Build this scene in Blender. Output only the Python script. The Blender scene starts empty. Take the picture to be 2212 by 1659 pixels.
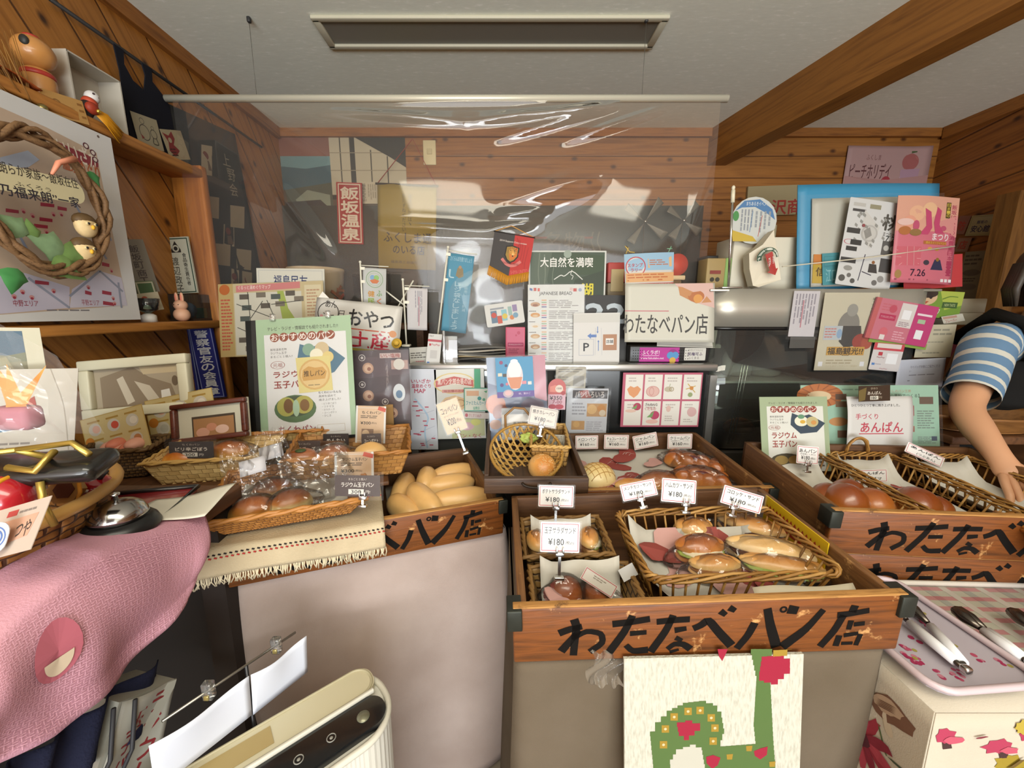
import bpy, bmesh, math, random
from mathutils import Vector, Matrix, noise
rnd = random.Random(7)
PI = math.pi
R_ = math.radians
SC = bpy.context.scene
COL = SC.collection
# ------------------------------------------------------------------ camera
FPX, CX, CY, EYE = 840.0, 1083.0, 829.5, 1.35
PITCH, YAW = math.atan(154.5 / 840.0), 0.0
FW = Vector((math.sin(YAW) * math.cos(PITCH), math.cos(YAW) * math.cos(PITCH), -math.sin(PITCH)))
RT = Vector((math.cos(YAW), -math.sin(YAW), 0))
UP = RT.cross(FW)
cam_d = bpy.data.cameras.new('camera')
cam = bpy.data.objects.new('camera', cam_d)
COL.objects.link(cam)
cam_d.sensor_width = 36.0
cam_d.lens = FPX / 2212.0 * 36.0
cam_d.shift_x = (1106.0 - CX) / 2212.0
cam_d.clip_start = 0.02
cam.matrix_world = Matrix(((RT.x, UP.x, -FW.x, 0), (RT.y, UP.y, -FW.y, 0), (RT.z, UP.z, -FW.z, EYE), (0, 0, 0, 1)))
SC.camera = cam
# ------------------------------------------------------------------ world, exposure, light
vs = SC.view_settings
SC.display_settings.display_device = 'sRGB'
vs.view_transform = 'Standard'
vs.look = 'None'
vs.gamma = 1.0
vs.use_curve_mapping = False
vs.exposure = 0.02
SC.cycles.max_bounces = 8
SC.cycles.diffuse_bounces = 5
SC.cycles.glossy_bounces = 4
SC.cycles.transmission_bounces = 6
SC.cycles.transparent_max_bounces = 24
SC.cycles.caustics_reflective = False
SC.cycles.caustics_refractive = False
SC.cycles.sample_clamp_indirect = 4.0
SC.cycles.use_denoising = True
wd = bpy.data.worlds.new('overcast sky')
SC.world = wd
wd.use_nodes = True
bg = wd.node_tree.nodes['Background']
bg.inputs[0].default_value = (0.86, 0.93, 1.0, 1)
bg.inputs[1].default_value = 1.0
def area(name, loc, direction, sx, sy, power, col):
 d = bpy.data.lights.new(name, 'AREA')
 d.shape = 'RECTANGLE'
 d.size, d.size_y, d.energy, d.color = sx, sy, power, col
 o = bpy.data.objects.new(name, d)
 COL.objects.link(o)
 o.location = loc
 o.rotation_euler = Vector(direction).to_track_quat('-Z', 'Y').to_euler()
 return o
area('daylight_shop_window', (0.3, -3.36, 1.45), (0, 1, 0.05), 3.4, 1.8, 100, (0.95, 0.97, 1.0))
area('ceiling_uplight_fill', (0.3, -3.42, 0.75), (0, 0.9, 0.75), 3.2, 0.9, 150, (0.93, 0.98, 1.0))  # added fill lamp, tilted upward to brighten the ceiling
area('strip_lamp_over_customers', (0.2, -0.55, 2.32), (0, 0.25, -1), 2.0, 0.5, 36, (1.0, 0.93, 0.76))
# ------------------------------------------------------------------ pixel of the photograph -> point in the room
def ray(px, py):
 return FW + RT * ((px - CX) / FPX) - UP * ((py - CY) / FPX)
EYEV = Vector((0, 0, EYE))
def V(px, py, Y=None, X=None, Z=None):
 r = ray(px, py)
 k = Y / r.y if Y is not None else X / r.x if X is not None else (Z - EYE) / r.z
 return EYEV + r * k
def pxm(px, py, Y):          # metres per pixel at that place
 return (V(px, py, Y) - EYEV).dot(FW) / FPX
# ------------------------------------------------------------------ materials
def lin(h):
 h = h.lstrip('#')
 if len(h) == 3:
  h = ''.join(c * 2 for c in h)
 out = []
 for i in (0, 2, 4):
  c = int(h[i:i + 2], 16) / 255
  out.append(c / 12.92 if c <= .04045 else ((c + .055) / 1.055) ** 2.4)
 return (*out, 1)
MC = {}
def base_mat(name):
 m = bpy.data.materials.new(name)
 m.use_nodes = True
 nt = m.node_tree
 return m, nt, nt.nodes['Principled BSDF']
def N(nt, t, **kw):
 n = nt.nodes.new(t)
 for k, v in kw.items():
  if k.startswith('i_'):
   n.inputs[int(k[2:])].default_value = v
  else:
   setattr(n, k, v)
 return n
def mat(hexc, rough=.6, metal=0, coat=0, noise_amt=0, nscale=60, bump=0, spec=.4, sheen=0):
 key = ('m', hexc, rough, metal, coat, noise_amt, nscale, bump, spec, sheen)
 if key in MC:
  return MC[key]
 m, nt, b = base_mat('paint_' + hexc.strip('#'))
 c = lin(hexc)
 b.inputs['Base Color'].default_value = c
 b.inputs['Roughness'].default_value = rough
 b.inputs['Metallic'].default_value = metal
 b.inputs['Specular IOR Level'].default_value = spec
 if coat:
  b.inputs['Coat Weight'].default_value = coat
  b.inputs['Coat Roughness'].default_value = .08
 if sheen:
  b.inputs['Sheen Weight'].default_value = sheen
 if noise_amt or bump:
  tc = N(nt, 'ShaderNodeTexCoord')
  no = N(nt, 'ShaderNodeTexNoise')
  no.inputs['Scale'].default_value = nscale
  no.inputs['Detail'].default_value = 4
  nt.links.new(tc.outputs['Object'], no.inputs['Vector'])
  if noise_amt:
   mp = N(nt, 'ShaderNodeMapRange')
   mp.inputs[3].default_value = 1 - noise_amt
   mp.inputs[4].default_value = 1 + noise_amt
   nt.links.new(no.outputs[0], mp.inputs[0])
   mx = N(nt, 'ShaderNodeVectorMath', operation='SCALE')
   mx.inputs[0].default_value = c[:3]
   nt.links.new(mp.outputs[0], mx.inputs['Scale'])
   nt.links.new(mx.outputs[0], b.inputs['Base Color'])
  if bump:
   bp = N(nt, 'ShaderNodeBump')
   bp.inputs['Strength'].default_value = bump
   bp.inputs['Distance'].default_value = .004
   nt.links.new(no.outputs[0], bp.inputs['Height'])
   nt.links.new(bp.outputs[0], b.inputs['Normal'])
 MC[key] = m
 return m
def ramp(nt, stops):
 r = N(nt, 'ShaderNodeValToRGB')
 e = r.color_ramp.elements
 while len(e) > 1:
  e.remove(e[-1])
 e[0].position, e[0].color = stops[0][0], lin(stops[0][1])
 for p, c in stops[1:]:
  x = e.new(p)
  x.color = lin(c)
 return r
def wood(c1, c2, axis='x', scale=14, rough=.55, bump=.25, stretch=12, wear=None, coat=0):
 """long grain along one local axis, optional pale wear patches"""
 key = ('w', c1, c2, axis, scale, rough, bump, stretch, wear, coat)
 if key in MC:
  return MC[key]
 m, nt, b = base_mat('wood_' + c1.strip('#'))
 L = nt.links.new
 tc = N(nt, 'ShaderNodeTexCoord')
 mp = N(nt, 'ShaderNodeMapping')
 s = [scale * stretch / 4] * 3
 s['xyz'.index(axis)] = scale / 4
 mp.inputs['Scale'].default_value = s
 L(tc.outputs['Object'], mp.inputs[0])
 n1 = N(nt, 'ShaderNodeTexNoise')
 n1.inputs['Scale'].default_value = 1.6
 n1.inputs['Detail'].default_value = 6
 n1.inputs['Distortion'].default_value = .6
 L(mp.outputs[0], n1.inputs['Vector'])
 r = ramp(nt, [(.3, c2), (.5, c1), (.72, c2)])
 L(n1.outputs[0], r.inputs[0])
 out = r.outputs[0]
 if wear:
  n2 = N(nt, 'ShaderNodeTexNoise')
  n2.inputs['Scale'].default_value = 22
  n2.inputs['Detail'].default_value = 8
  n2.inputs['Roughness'].default_value = .7
  L(tc.outputs['Object'], n2.inputs['Vector'])
  r2 = ramp(nt, [(.60, '#000000'), (.68, '#ffffff')])
  L(n2.outputs[0], r2.inputs[0])
  mx = N(nt, 'ShaderNodeMix', data_type='RGBA')
  L(r2.outputs[0], mx.inputs['Factor'])
  L(out, mx.inputs['A'])
  mx.inputs['B'].default_value = lin(wear)
  out = mx.outputs['Result']
 L(out, b.inputs['Base Color'])
 b.inputs['Roughness'].default_value = rough
 if coat:
  b.inputs['Coat Weight'].default_value = coat
  b.inputs['Coat Roughness'].default_value = .2
 bp = N(nt, 'ShaderNodeBump')
 bp.inputs['Strength'].default_value = bump
 bp.inputs['Distance'].default_value = .003
 L(n1.outputs[0], bp.inputs['Height'])
 L(bp.outputs[0], b.inputs['Normal'])
 MC[key] = m
 return m
def planks(c1, c2, cg, width, rot, rough=.45):
 """tongue and groove boards: rot turns local coordinates so that boards run along x and stack along y; knots as dark spots"""
 m, nt, b = base_mat('boards')
 L = nt.links.new
 tc = N(nt, 'ShaderNodeTexCoord')
 mp = N(nt, 'ShaderNodeMapping')
 mp.inputs['Rotation'].default_value = rot
 L(tc.outputs['Object'], mp.inputs[0])
 sx = N(nt, 'ShaderNodeSeparateXYZ')
 L(mp.outputs[0], sx.inputs[0])
 dv = N(nt, 'ShaderNodeMath', operation='DIVIDE')
 dv.inputs[1].default_value = width
 L(sx.outputs[1], dv.inputs[0])
 fl = N(nt, 'ShaderNodeMath', operation='FLOOR')
 L(dv.outputs[0], fl.inputs[0])
 fr = N(nt, 'ShaderNodeMath', operation='FRACT')
 L(dv.outputs[0], fr.inputs[0])
 wn = N(nt, 'ShaderNodeTexWhiteNoise', noise_dimensions='1D')
 L(fl.outputs[0], wn.inputs['W'])
 cx = N(nt, 'ShaderNodeCombineXYZ')
 a1 = N(nt, 'ShaderNodeMath', operation='MULTIPLY_ADD')
 a1.inputs[1].default_value = 1.3
 L(sx.outputs[0], a1.inputs[0])
 m7 = N(nt, 'ShaderNodeMath', operation='MULTIPLY')
 m7.inputs[1].default_value = 37
 L(wn.outputs[0], m7.inputs[0])
 L(m7.outputs[0], a1.inputs[2])
 L(a1.outputs[0], cx.inputs[0])
 m2 = N(nt, 'ShaderNodeMath', operation='MULTIPLY')
 m2.inputs[1].default_value = 26
 L(sx.outputs[1], m2.inputs[0])
 L(m2.outputs[0], cx.inputs[1])
 n1 = N(nt, 'ShaderNodeTexNoise')
 n1.inputs['Scale'].default_value = 1.7
 n1.inputs['Detail'].default_value = 5
 n1.inputs['Distortion'].default_value = .5
 L(cx.outputs[0], n1.inputs['Vector'])
 r = ramp(nt, [(.32, c2), (.55, c1), (.75, c2)])
 L(n1.outputs[0], r.inputs[0])
 cx2 = N(nt, 'ShaderNodeCombineXYZ')
 k1 = N(nt, 'ShaderNodeMath', operation='MULTIPLY')
 k1.inputs[1].default_value = 4.2
 L(sx.outputs[0], k1.inputs[0])
 k2 = N(nt, 'ShaderNodeMath', operation='MULTIPLY')
 k2.inputs[1].default_value = 6.5
 L(sx.outputs[1], k2.inputs[0])
 L(k1.outputs[0], cx2.inputs[0])
 L(k2.outputs[0], cx2.inputs[1])
 vo = N(nt, 'ShaderNodeTexVoronoi', voronoi_dimensions='2D')
 vo.inputs['Scale'].default_value = 1
 L(cx2.outputs[0], vo.inputs['Vector'])
 rk = ramp(nt, [(.03, '#ffffff'), (.10, '#000000')])
 L(vo.outputs[0], rk.inputs[0])
 mx = N(nt, 'ShaderNodeMix', data_type='RGBA')
 L(rk.outputs[0], mx.inputs['Factor'])
 L(r.outputs[0], mx.inputs['A'])
 mx.inputs['B'].default_value = lin(cg)
 rg = ramp(nt, [(0, '#ffffff'), (.045, '#000000'), (.97, '#000000'), (1, '#ffffff')])
 L(fr.outputs[0], rg.inputs[0])
 mg = N(nt, 'ShaderNodeMix', data_type='RGBA')
 L(rg.outputs[0], mg.inputs['Factor'])
 L(mx.outputs['Result'], mg.inputs['A'])
 mg.inputs['B'].default_value = lin(cg)
 L(mg.outputs['Result'], b.inputs['Base Color'])
 b.inputs['Roughness'].default_value = rough
 bp = N(nt, 'ShaderNodeBump', invert=True)
 bp.inputs['Strength'].default_value = .5
 bp.inputs['Distance'].default_value = .006
 L(rg.outputs[0], bp.inputs['Height'])
 L(bp.outputs[0], b.inputs['Normal'])
 return m
def film(name, haze=.04, refl=1.0, rough=.04, tint='#ffffff', base=.03, crinkle=0):
 """thin clear plastic: mostly see-through, with a gloss that grows at grazing angles and a little milkiness"""
 key = ('f', haze, refl, rough, tint, base, crinkle)
 if key in MC:
  return MC[key]
 m = bpy.data.materials.new(name)
 m.use_nodes = True
 nt = m.node_tree
 nt.nodes.clear()
 L = nt.links.new
 o = N(nt, 'ShaderNodeOutputMaterial')
 t = N(nt, 'ShaderNodeBsdfTransparent')
 t.inputs[0].default_value = lin(tint)
 g = N(nt, 'ShaderNodeBsdfGlossy')
 g.inputs['Roughness'].default_value = rough
 if crinkle:
  tc = N(nt, 'ShaderNodeTexCoord')
  vo = N(nt, 'ShaderNodeTexVoronoi')
  vo.inputs['Scale'].default_value = crinkle
  L(tc.outputs['Object'], vo.inputs['Vector'])
  bp = N(nt, 'ShaderNodeBump')
  bp.inputs['Strength'].default_value = 1.0
  bp.inputs['Distance'].default_value = .012
  L(vo.outputs['Distance'], bp.inputs['Height'])
  L(bp.outputs[0], g.inputs['Normal'])
 d = N(nt, 'ShaderNodeBsdfDiffuse')
 d.inputs[0].default_value = (.8, .8, .78, 1)
 m1 = N(nt, 'ShaderNodeMixShader')
 m1.inputs[0].default_value = haze
 L(t.outputs[0], m1.inputs[1])
 L(d.outputs[0], m1.inputs[2])
 lw = N(nt, 'ShaderNodeFresnel')
 lw.inputs[0].default_value = 1.45
 ml = N(nt, 'ShaderNodeMath', operation='MULTIPLY_ADD')
 ml.inputs[1].default_value = refl
 ml.inputs[2].default_value = base
 L(lw.outputs[0], ml.inputs[0])
 m2 = N(nt, 'ShaderNodeMixShader')
 L(ml.outputs[0], m2.inputs[0])
 L(m1.outputs[0], m2.inputs[1])
 L(g.outputs[0], m2.inputs[2])
 L(m2.outputs[0], o.inputs[0])
 MC[key] = m
 return m
def cloth(hexc, scale=900, bump=.15, mott=.12, rough=.9, hex2=None, mscale=3.0):
 key = ('cl', hexc, scale, bump, mott, rough, hex2, mscale)
 if key in MC:
  return MC[key]
 m, nt, b = base_mat('fabric_' + hexc.strip('#'))
 L = nt.links.new
 tc = N(nt, 'ShaderNodeTexCoord')
 n1 = N(nt, 'ShaderNodeTexNoise')
 n1.inputs['Scale'].default_value = mscale
 n1.inputs['Detail'].default_value = 5
 L(tc.outputs['Object'], n1.inputs['Vector'])
 mx = N(nt, 'ShaderNodeMix', data_type='RGBA')
 c = lin(hexc)
 d = lin(hex2) if hex2 else tuple(x * (1 - mott * 2) for x in c[:3]) + (1,)
 mx.inputs['A'].default_value = c
 mx.inputs['B'].default_value = d
 r = ramp(nt, [(.35, '#000000'), (.7, '#ffffff')])
 L(n1.outputs[0], r.inputs[0])
 L(r.outputs[0], mx.inputs['Factor'])
 L(mx.outputs['Result'], b.inputs['Base Color'])
 b.inputs['Roughness'].default_value = rough
 b.inputs['Specular IOR Level'].default_value = .15
 n2 = N(nt, 'ShaderNodeTexNoise')
 n2.inputs['Scale'].default_value = scale
 L(tc.outputs['Object'], n2.inputs['Vector'])
 bp = N(nt, 'ShaderNodeBump')
 bp.inputs['Strength'].default_value = bump
 bp.inputs['Distance'].default_value = .002
 L(n2.outputs[0], bp.inputs['Height'])
 L(bp.outputs[0], b.inputs['Normal'])
 MC[key] = m
 return m
def weave(c1, c2, cgap, rough=.55, mortar=.06, bump=.6):
 """basket weave read from the UV map: one brick per visible strand"""
 key = ('we', c1, c2, cgap, rough, mortar, bump)
 if key in MC:
  return MC[key]
 m, nt, b = base_mat('weave_' + c1.strip('#'))
 L = nt.links.new
 tc = N(nt, 'ShaderNodeTexCoord')
 br = N(nt, 'ShaderNodeTexBrick')
 br.offset = .5
 br.inputs['Color1'].default_value = lin(c1)
 br.inputs['Color2'].default_value = lin(c2)
 br.inputs['Mortar'].default_value = lin(cgap)
 br.inputs['Scale'].default_value = 1
 br.inputs['Mortar Size'].default_value = mortar
 br.inputs['Mortar Smooth'].default_value = .6
 br.inputs['Brick Width'].default_value = 1
 br.inputs['Row Height'].default_value = .5
 L(tc.outputs['UV'], br.inputs['Vector'])
 L(br.outputs[0], b.inputs['Base Color'])
 b.inputs['Roughness'].default_value = rough
 bp = N(nt, 'ShaderNodeBump', invert=True)
 bp.inputs['Strength'].default_value = bump
 bp.inputs['Distance'].default_value = .003
 L(br.outputs['Fac'], bp.inputs['Height'])
 L(bp.outputs[0], b.inputs['Normal'])
 MC[key] = m
 return m
def bread(stops, rough=.38, nscale=18, namt=.16, coat=.15):
 """crust: colour runs from the pale base to the baked top, mottled"""
 key = ('br', tuple(stops), rough, nscale, namt, coat)
 if key in MC:
  return MC[key]
 m, nt, b = base_mat('crust')
 L = nt.links.new
 tc = N(nt, 'ShaderNodeTexCoord')
 sx = N(nt, 'ShaderNodeSeparateXYZ')
 L(tc.outputs['Generated'], sx.inputs[0])
 no = N(nt, 'ShaderNodeTexNoise')
 no.inputs['Scale'].default_value = nscale
 no.inputs['Detail'].default_value = 5
 L(tc.outputs['Object'], no.inputs['Vector'])
 ad = N(nt, 'ShaderNodeMath', operation='MULTIPLY_ADD')
 ad.inputs[1].default_value = namt * 2
 L(no.outputs[0], ad.inputs[0])
 sb = N(nt, 'ShaderNodeMath', operation='SUBTRACT')
 sb.inputs[1].default_value = namt
 L(sx.outputs[2], sb.inputs[0])
 L(sb.outputs[0], ad.inputs[2])
 r = ramp(nt, stops)
 L(ad.outputs[0], r.inputs[0])
 L(r.outputs[0], b.inputs['Base Color'])
 b.inputs['Roughness'].default_value = rough
 b.inputs['Coat Weight'].default_value = coat
 b.inputs['Coat Roughness'].default_value = .3
 b.inputs['Subsurface Weight'].default_value = .0
 n2 = N(nt, 'ShaderNodeTexNoise')
 n2.inputs['Scale'].default_value = 120
 L(tc.outputs['Object'], n2.inputs['Vector'])
 bp = N(nt, 'ShaderNodeBump')
 bp.inputs['Strength'].default_value = .12
 bp.inputs['Distance'].default_value = .003
 L(n2.outputs[0], bp.inputs['Height'])
 L(bp.outputs[0], b.inputs['Normal'])
 MC[key] = m
 return m
# ------------------------------------------------------------------ mesh builder
class MB:
 def __init__(self):
  self.v, self.f, self.mi, self.sm, self.uv, self.mats = [], [], [], [], [], []
 def idx(self, m):
  if m not in self.mats:
   self.mats.append(m)
  return self.mats.index(m)
 def add(self, vs_, fs, m, smooth=False, M=None, uvs=None):
  n = len(self.v)
  self.v += [tuple(M @ Vector(p)) if M is not None else tuple(p) for p in vs_]
  i = self.idx(m)
  for k, f in enumerate(fs):
   self.f.append(tuple(n + q for q in f))
   self.mi.append(i)
   self.sm.append(smooth)
   self.uv.append([uvs[q] for q in f] if uvs else None)
  return self
 def box(self, c, s, m, M=None):
  x, y, z = (q / 2 for q in s)
  vs_ = [(c[0] + a * x, c[1] + b * y, c[2] + d * z) for a in (-1, 1) for b in (-1, 1) for d in (-1, 1)]
  fs = [(0, 1, 3, 2), (4, 6, 7, 5), (0, 4, 5, 1), (2, 3, 7, 6), (0, 2, 6, 4), (1, 5, 7, 3)]
  return self.add(vs_, fs, m, M=M)
 def rbox(self, c, s, r, m, seg=2, M=None):
  bm = bmesh.new()
  bmesh.ops.create_cube(bm, size=1)
  for w in bm.verts:
   w.co = Vector((w.co.x * s[0] + c[0], w.co.y * s[1] + c[1], w.co.z * s[2] + c[2]))
  bmesh.ops.bevel(bm, geom=list(bm.edges), offset=min(r, min(s) * .49), segments=seg, affect='EDGES', profile=.5)
  bm.verts.index_update()
  self.add([w.co.copy() for w in bm.verts], [[q.index for q in f.verts] for f in bm.faces], m, seg > 1, M)
  bm.free()
  return self
 def tube(self, pts, r, m, n=8, closed=False, M=None):
  pts = [Vector(p) for p in pts]
  k = len(pts)
  vs_, fs = [], []
  prev = None
  for i, p in enumerate(pts):
   a = pts[(i - 1) % k] if (closed or i > 0) else p
   b = pts[(i + 1) % k] if (closed or i < k - 1) else p
   t = (b - a).normalized() if (b - a).length > 1e-9 else Vector((0, 0, 1))
   if prev is None:
    ref = Vector((0, 0, 1)) if abs(t.z) < .9 else Vector((1, 0, 0))
    prev = t.cross(ref).normalized()
   x = (prev - t * prev.dot(t))
   x = x.normalized() if x.length > 1e-6 else t.orthogonal().normalized()
   y = t.cross(x)
   prev = x
   rr = r[i] if isinstance(r, (list, tuple)) else r
   for j in range(n):
    an = 2 * PI * j / n
    vs_.append(p + x * math.cos(an) * rr + y * math.sin(an) * rr)
  for i in range(k if closed else k - 1):
   for j in range(n):
    a, b = i * n + j, i * n + (j + 1) % n
    c, d = ((i + 1) % k) * n + (j + 1) % n, ((i + 1) % k) * n + j
    fs.append((a, b, c, d))
  if not closed:
   fs.append(tuple(range(n - 1, -1, -1)))
   fs.append(tuple((k - 1) * n + j for j in range(n)))
  return self.add(vs_, fs, m, True, M)
 def lathe(self, prof, m, n=24, c=(0, 0, 0), sy=1, M=None):
  vs_, fs = [], []
  for r, z in prof:
   for j in range(n):
    a = 2 * PI * j / n
    vs_.append((c[0] + r * math.cos(a), c[1] + r * math.sin(a) * sy, c[2] + z))
  for i in range(len(prof) - 1):
   for j in range(n):
    fs.append((i * n + j, i * n + (j + 1) % n, (i + 1) * n + (j + 1) % n, (i + 1) * n + j))
  if prof[0][0] > 1e-6:
   fs.append(tuple(range(n - 1, -1, -1)))
  if prof[-1][0] > 1e-6:
   fs.append(tuple((len(prof) - 1) * n + j for j in range(n)))
  return self.add(vs_, fs, m, True, M)
 def ell(self, c, rad, m, nu=24, nv=14, fn=None, M=None):
  vs_, fs = [], []
  for i in range(nv + 1):
   th = PI * i / nv
   for j in range(nu):
    ph = 2 * PI * j / nu
    d = Vector((math.sin(th) * math.cos(ph), math.sin(th) * math.sin(ph), math.cos(th)))
    p = Vector((d.x * rad[0], d.y * rad[1], d.z * rad[2]))
    if fn:
     p = fn(p, d)
    vs_.append((c[0] + p[0], c[1] + p[1], c[2] + p[2]))
  for i in range(nv):
   for j in range(nu):
    a, b = i * nu + j, i * nu + (j + 1) % nu
    fs.append((a, a + nu, b + nu, b))
  return self.add(vs_, fs, m, True, M)
 def grid(self, fn, nu, nv, m, thick=0, uvs=(1, 1), smooth=True, M=None, nrm=None):
  P = [[Vector(fn(i / nu, j / nv)) for j in range(nv + 1)] for i in range(nu + 1)]
  vs_ = [p for row in P for p in row]
  uv = [(i / nu * uvs[0], j / nv * uvs[1]) for i in range(nu + 1) for j in range(nv + 1)]
  I = lambda i, j: i * (nv + 1) + j
  fs = [(I(i, j), I(i + 1, j), I(i + 1, j + 1), I(i, j + 1)) for i in range(nu) for j in range(nv)]
  if thick:
   ns = []
   for i in range(nu + 1):
    for j in range(nv + 1):
     a = P[min(i + 1, nu)][j] - P[max(i - 1, 0)][j]
     b = P[i][min(j + 1, nv)] - P[i][max(j - 1, 0)]
     q = a.cross(b)
     ns.append(q.normalized() if q.length > 1e-12 else Vector((0, 0, 1)))
   k = len(vs_)
   vs_ = vs_ + [p - q * thick for p, q in zip(vs_, ns)]
   uv = uv + uv
   fs = fs + [tuple(k + q for q in reversed(f)) for f in fs]
   rim = [I(i, 0) for i in range(nu)] + [I(nu, j) for j in range(nv)] + [I(i, nv) for i in range(nu, 0, -1)] + [I(0, j) for j in range(nv, 0, -1)]
   for a, b in zip(rim, rim[1:] + rim[:1]):
    fs.append((b, a, k + a, k + b))
  return self.add(vs_, fs, m, smooth, M, uv)
 def prism(self, poly, h0, h1, m, M=None, plane='xz'):
  """polygon in local xz, extruded along y from h0 to h1"""
  a = [(x, h0, z) for x, z in poly] if plane == 'xz' else [(x, z, h0) for x, z in poly]
  b = [(x, h1, z) for x, z in poly] if plane == 'xz' else [(x, z, h1) for x, z in poly]
  n = len(poly)
  fs = [tuple(range(n)), tuple(range(2 * n - 1, n - 1, -1))]
  fs += [(i, n + i, n + (i + 1) % n, (i + 1) % n) for i in range(n)]
  return self.add(a + b, fs, m, M=M)
 def build(self, name, parent=None, M=None):
  me = bpy.data.meshes.new(name)
  me.from_pydata([tuple(p) for p in self.v], [], self.f)
  for m in self.mats:
   me.materials.append(m)
  me.polygons.foreach_set('material_index', self.mi)
  me.polygons.foreach_set('use_smooth', self.sm)
  if any(u for u in self.uv):
   ul = me.uv_layers.new(name='UVMap')
   k = 0
   for u, f in zip(self.uv, self.f):
    for q in range(len(f)):
     if u:
      ul.data[k].uv = u[q]
     k += 1
  me.update()
  o = bpy.data.objects.new(name, me)
  COL.objects.link(o)
  if parent is not None:
   o.parent = parent
  if M is not None:
   o.matrix_local = M
  return o
def tag(o, label, cat, group=None, kind=None):
 o['label'], o['category'] = label, cat
 if group:
  o['group'] = group
 if kind:
  o['kind'] = kind
 return o
def T3(x, y=None, z=None):
 return Matrix.Translation(Vector((x, y, z)) if y is not None else Vector(x))
def rot(yaw=0, tilt=0, roll=0):
 return Matrix.Rotation(yaw, 4, 'Z') @ Matrix.Rotation(tilt, 4, 'X') @ Matrix.Rotation(roll, 4, 'Y')
def thing(name, label, cat, M=None, group=None):
 o = bpy.data.objects.new(name, None)
 o.empty_display_size = .05
 COL.objects.link(o)
 if M is not None:
  o.matrix_world = M
 return tag(o, label, cat, group)
def solo(mb, name, label, cat, M=None, group=None, kind=None):
 o = mb.build(name)
 if M is not None:
  o.matrix_world = M
 return tag(o, label, cat, group, kind)
def struct(mb, name, M=None):
 o = mb.build(name)
 if M is not None:
  o.matrix_world = M
 o['kind'] = 'structure'
 return o
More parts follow.
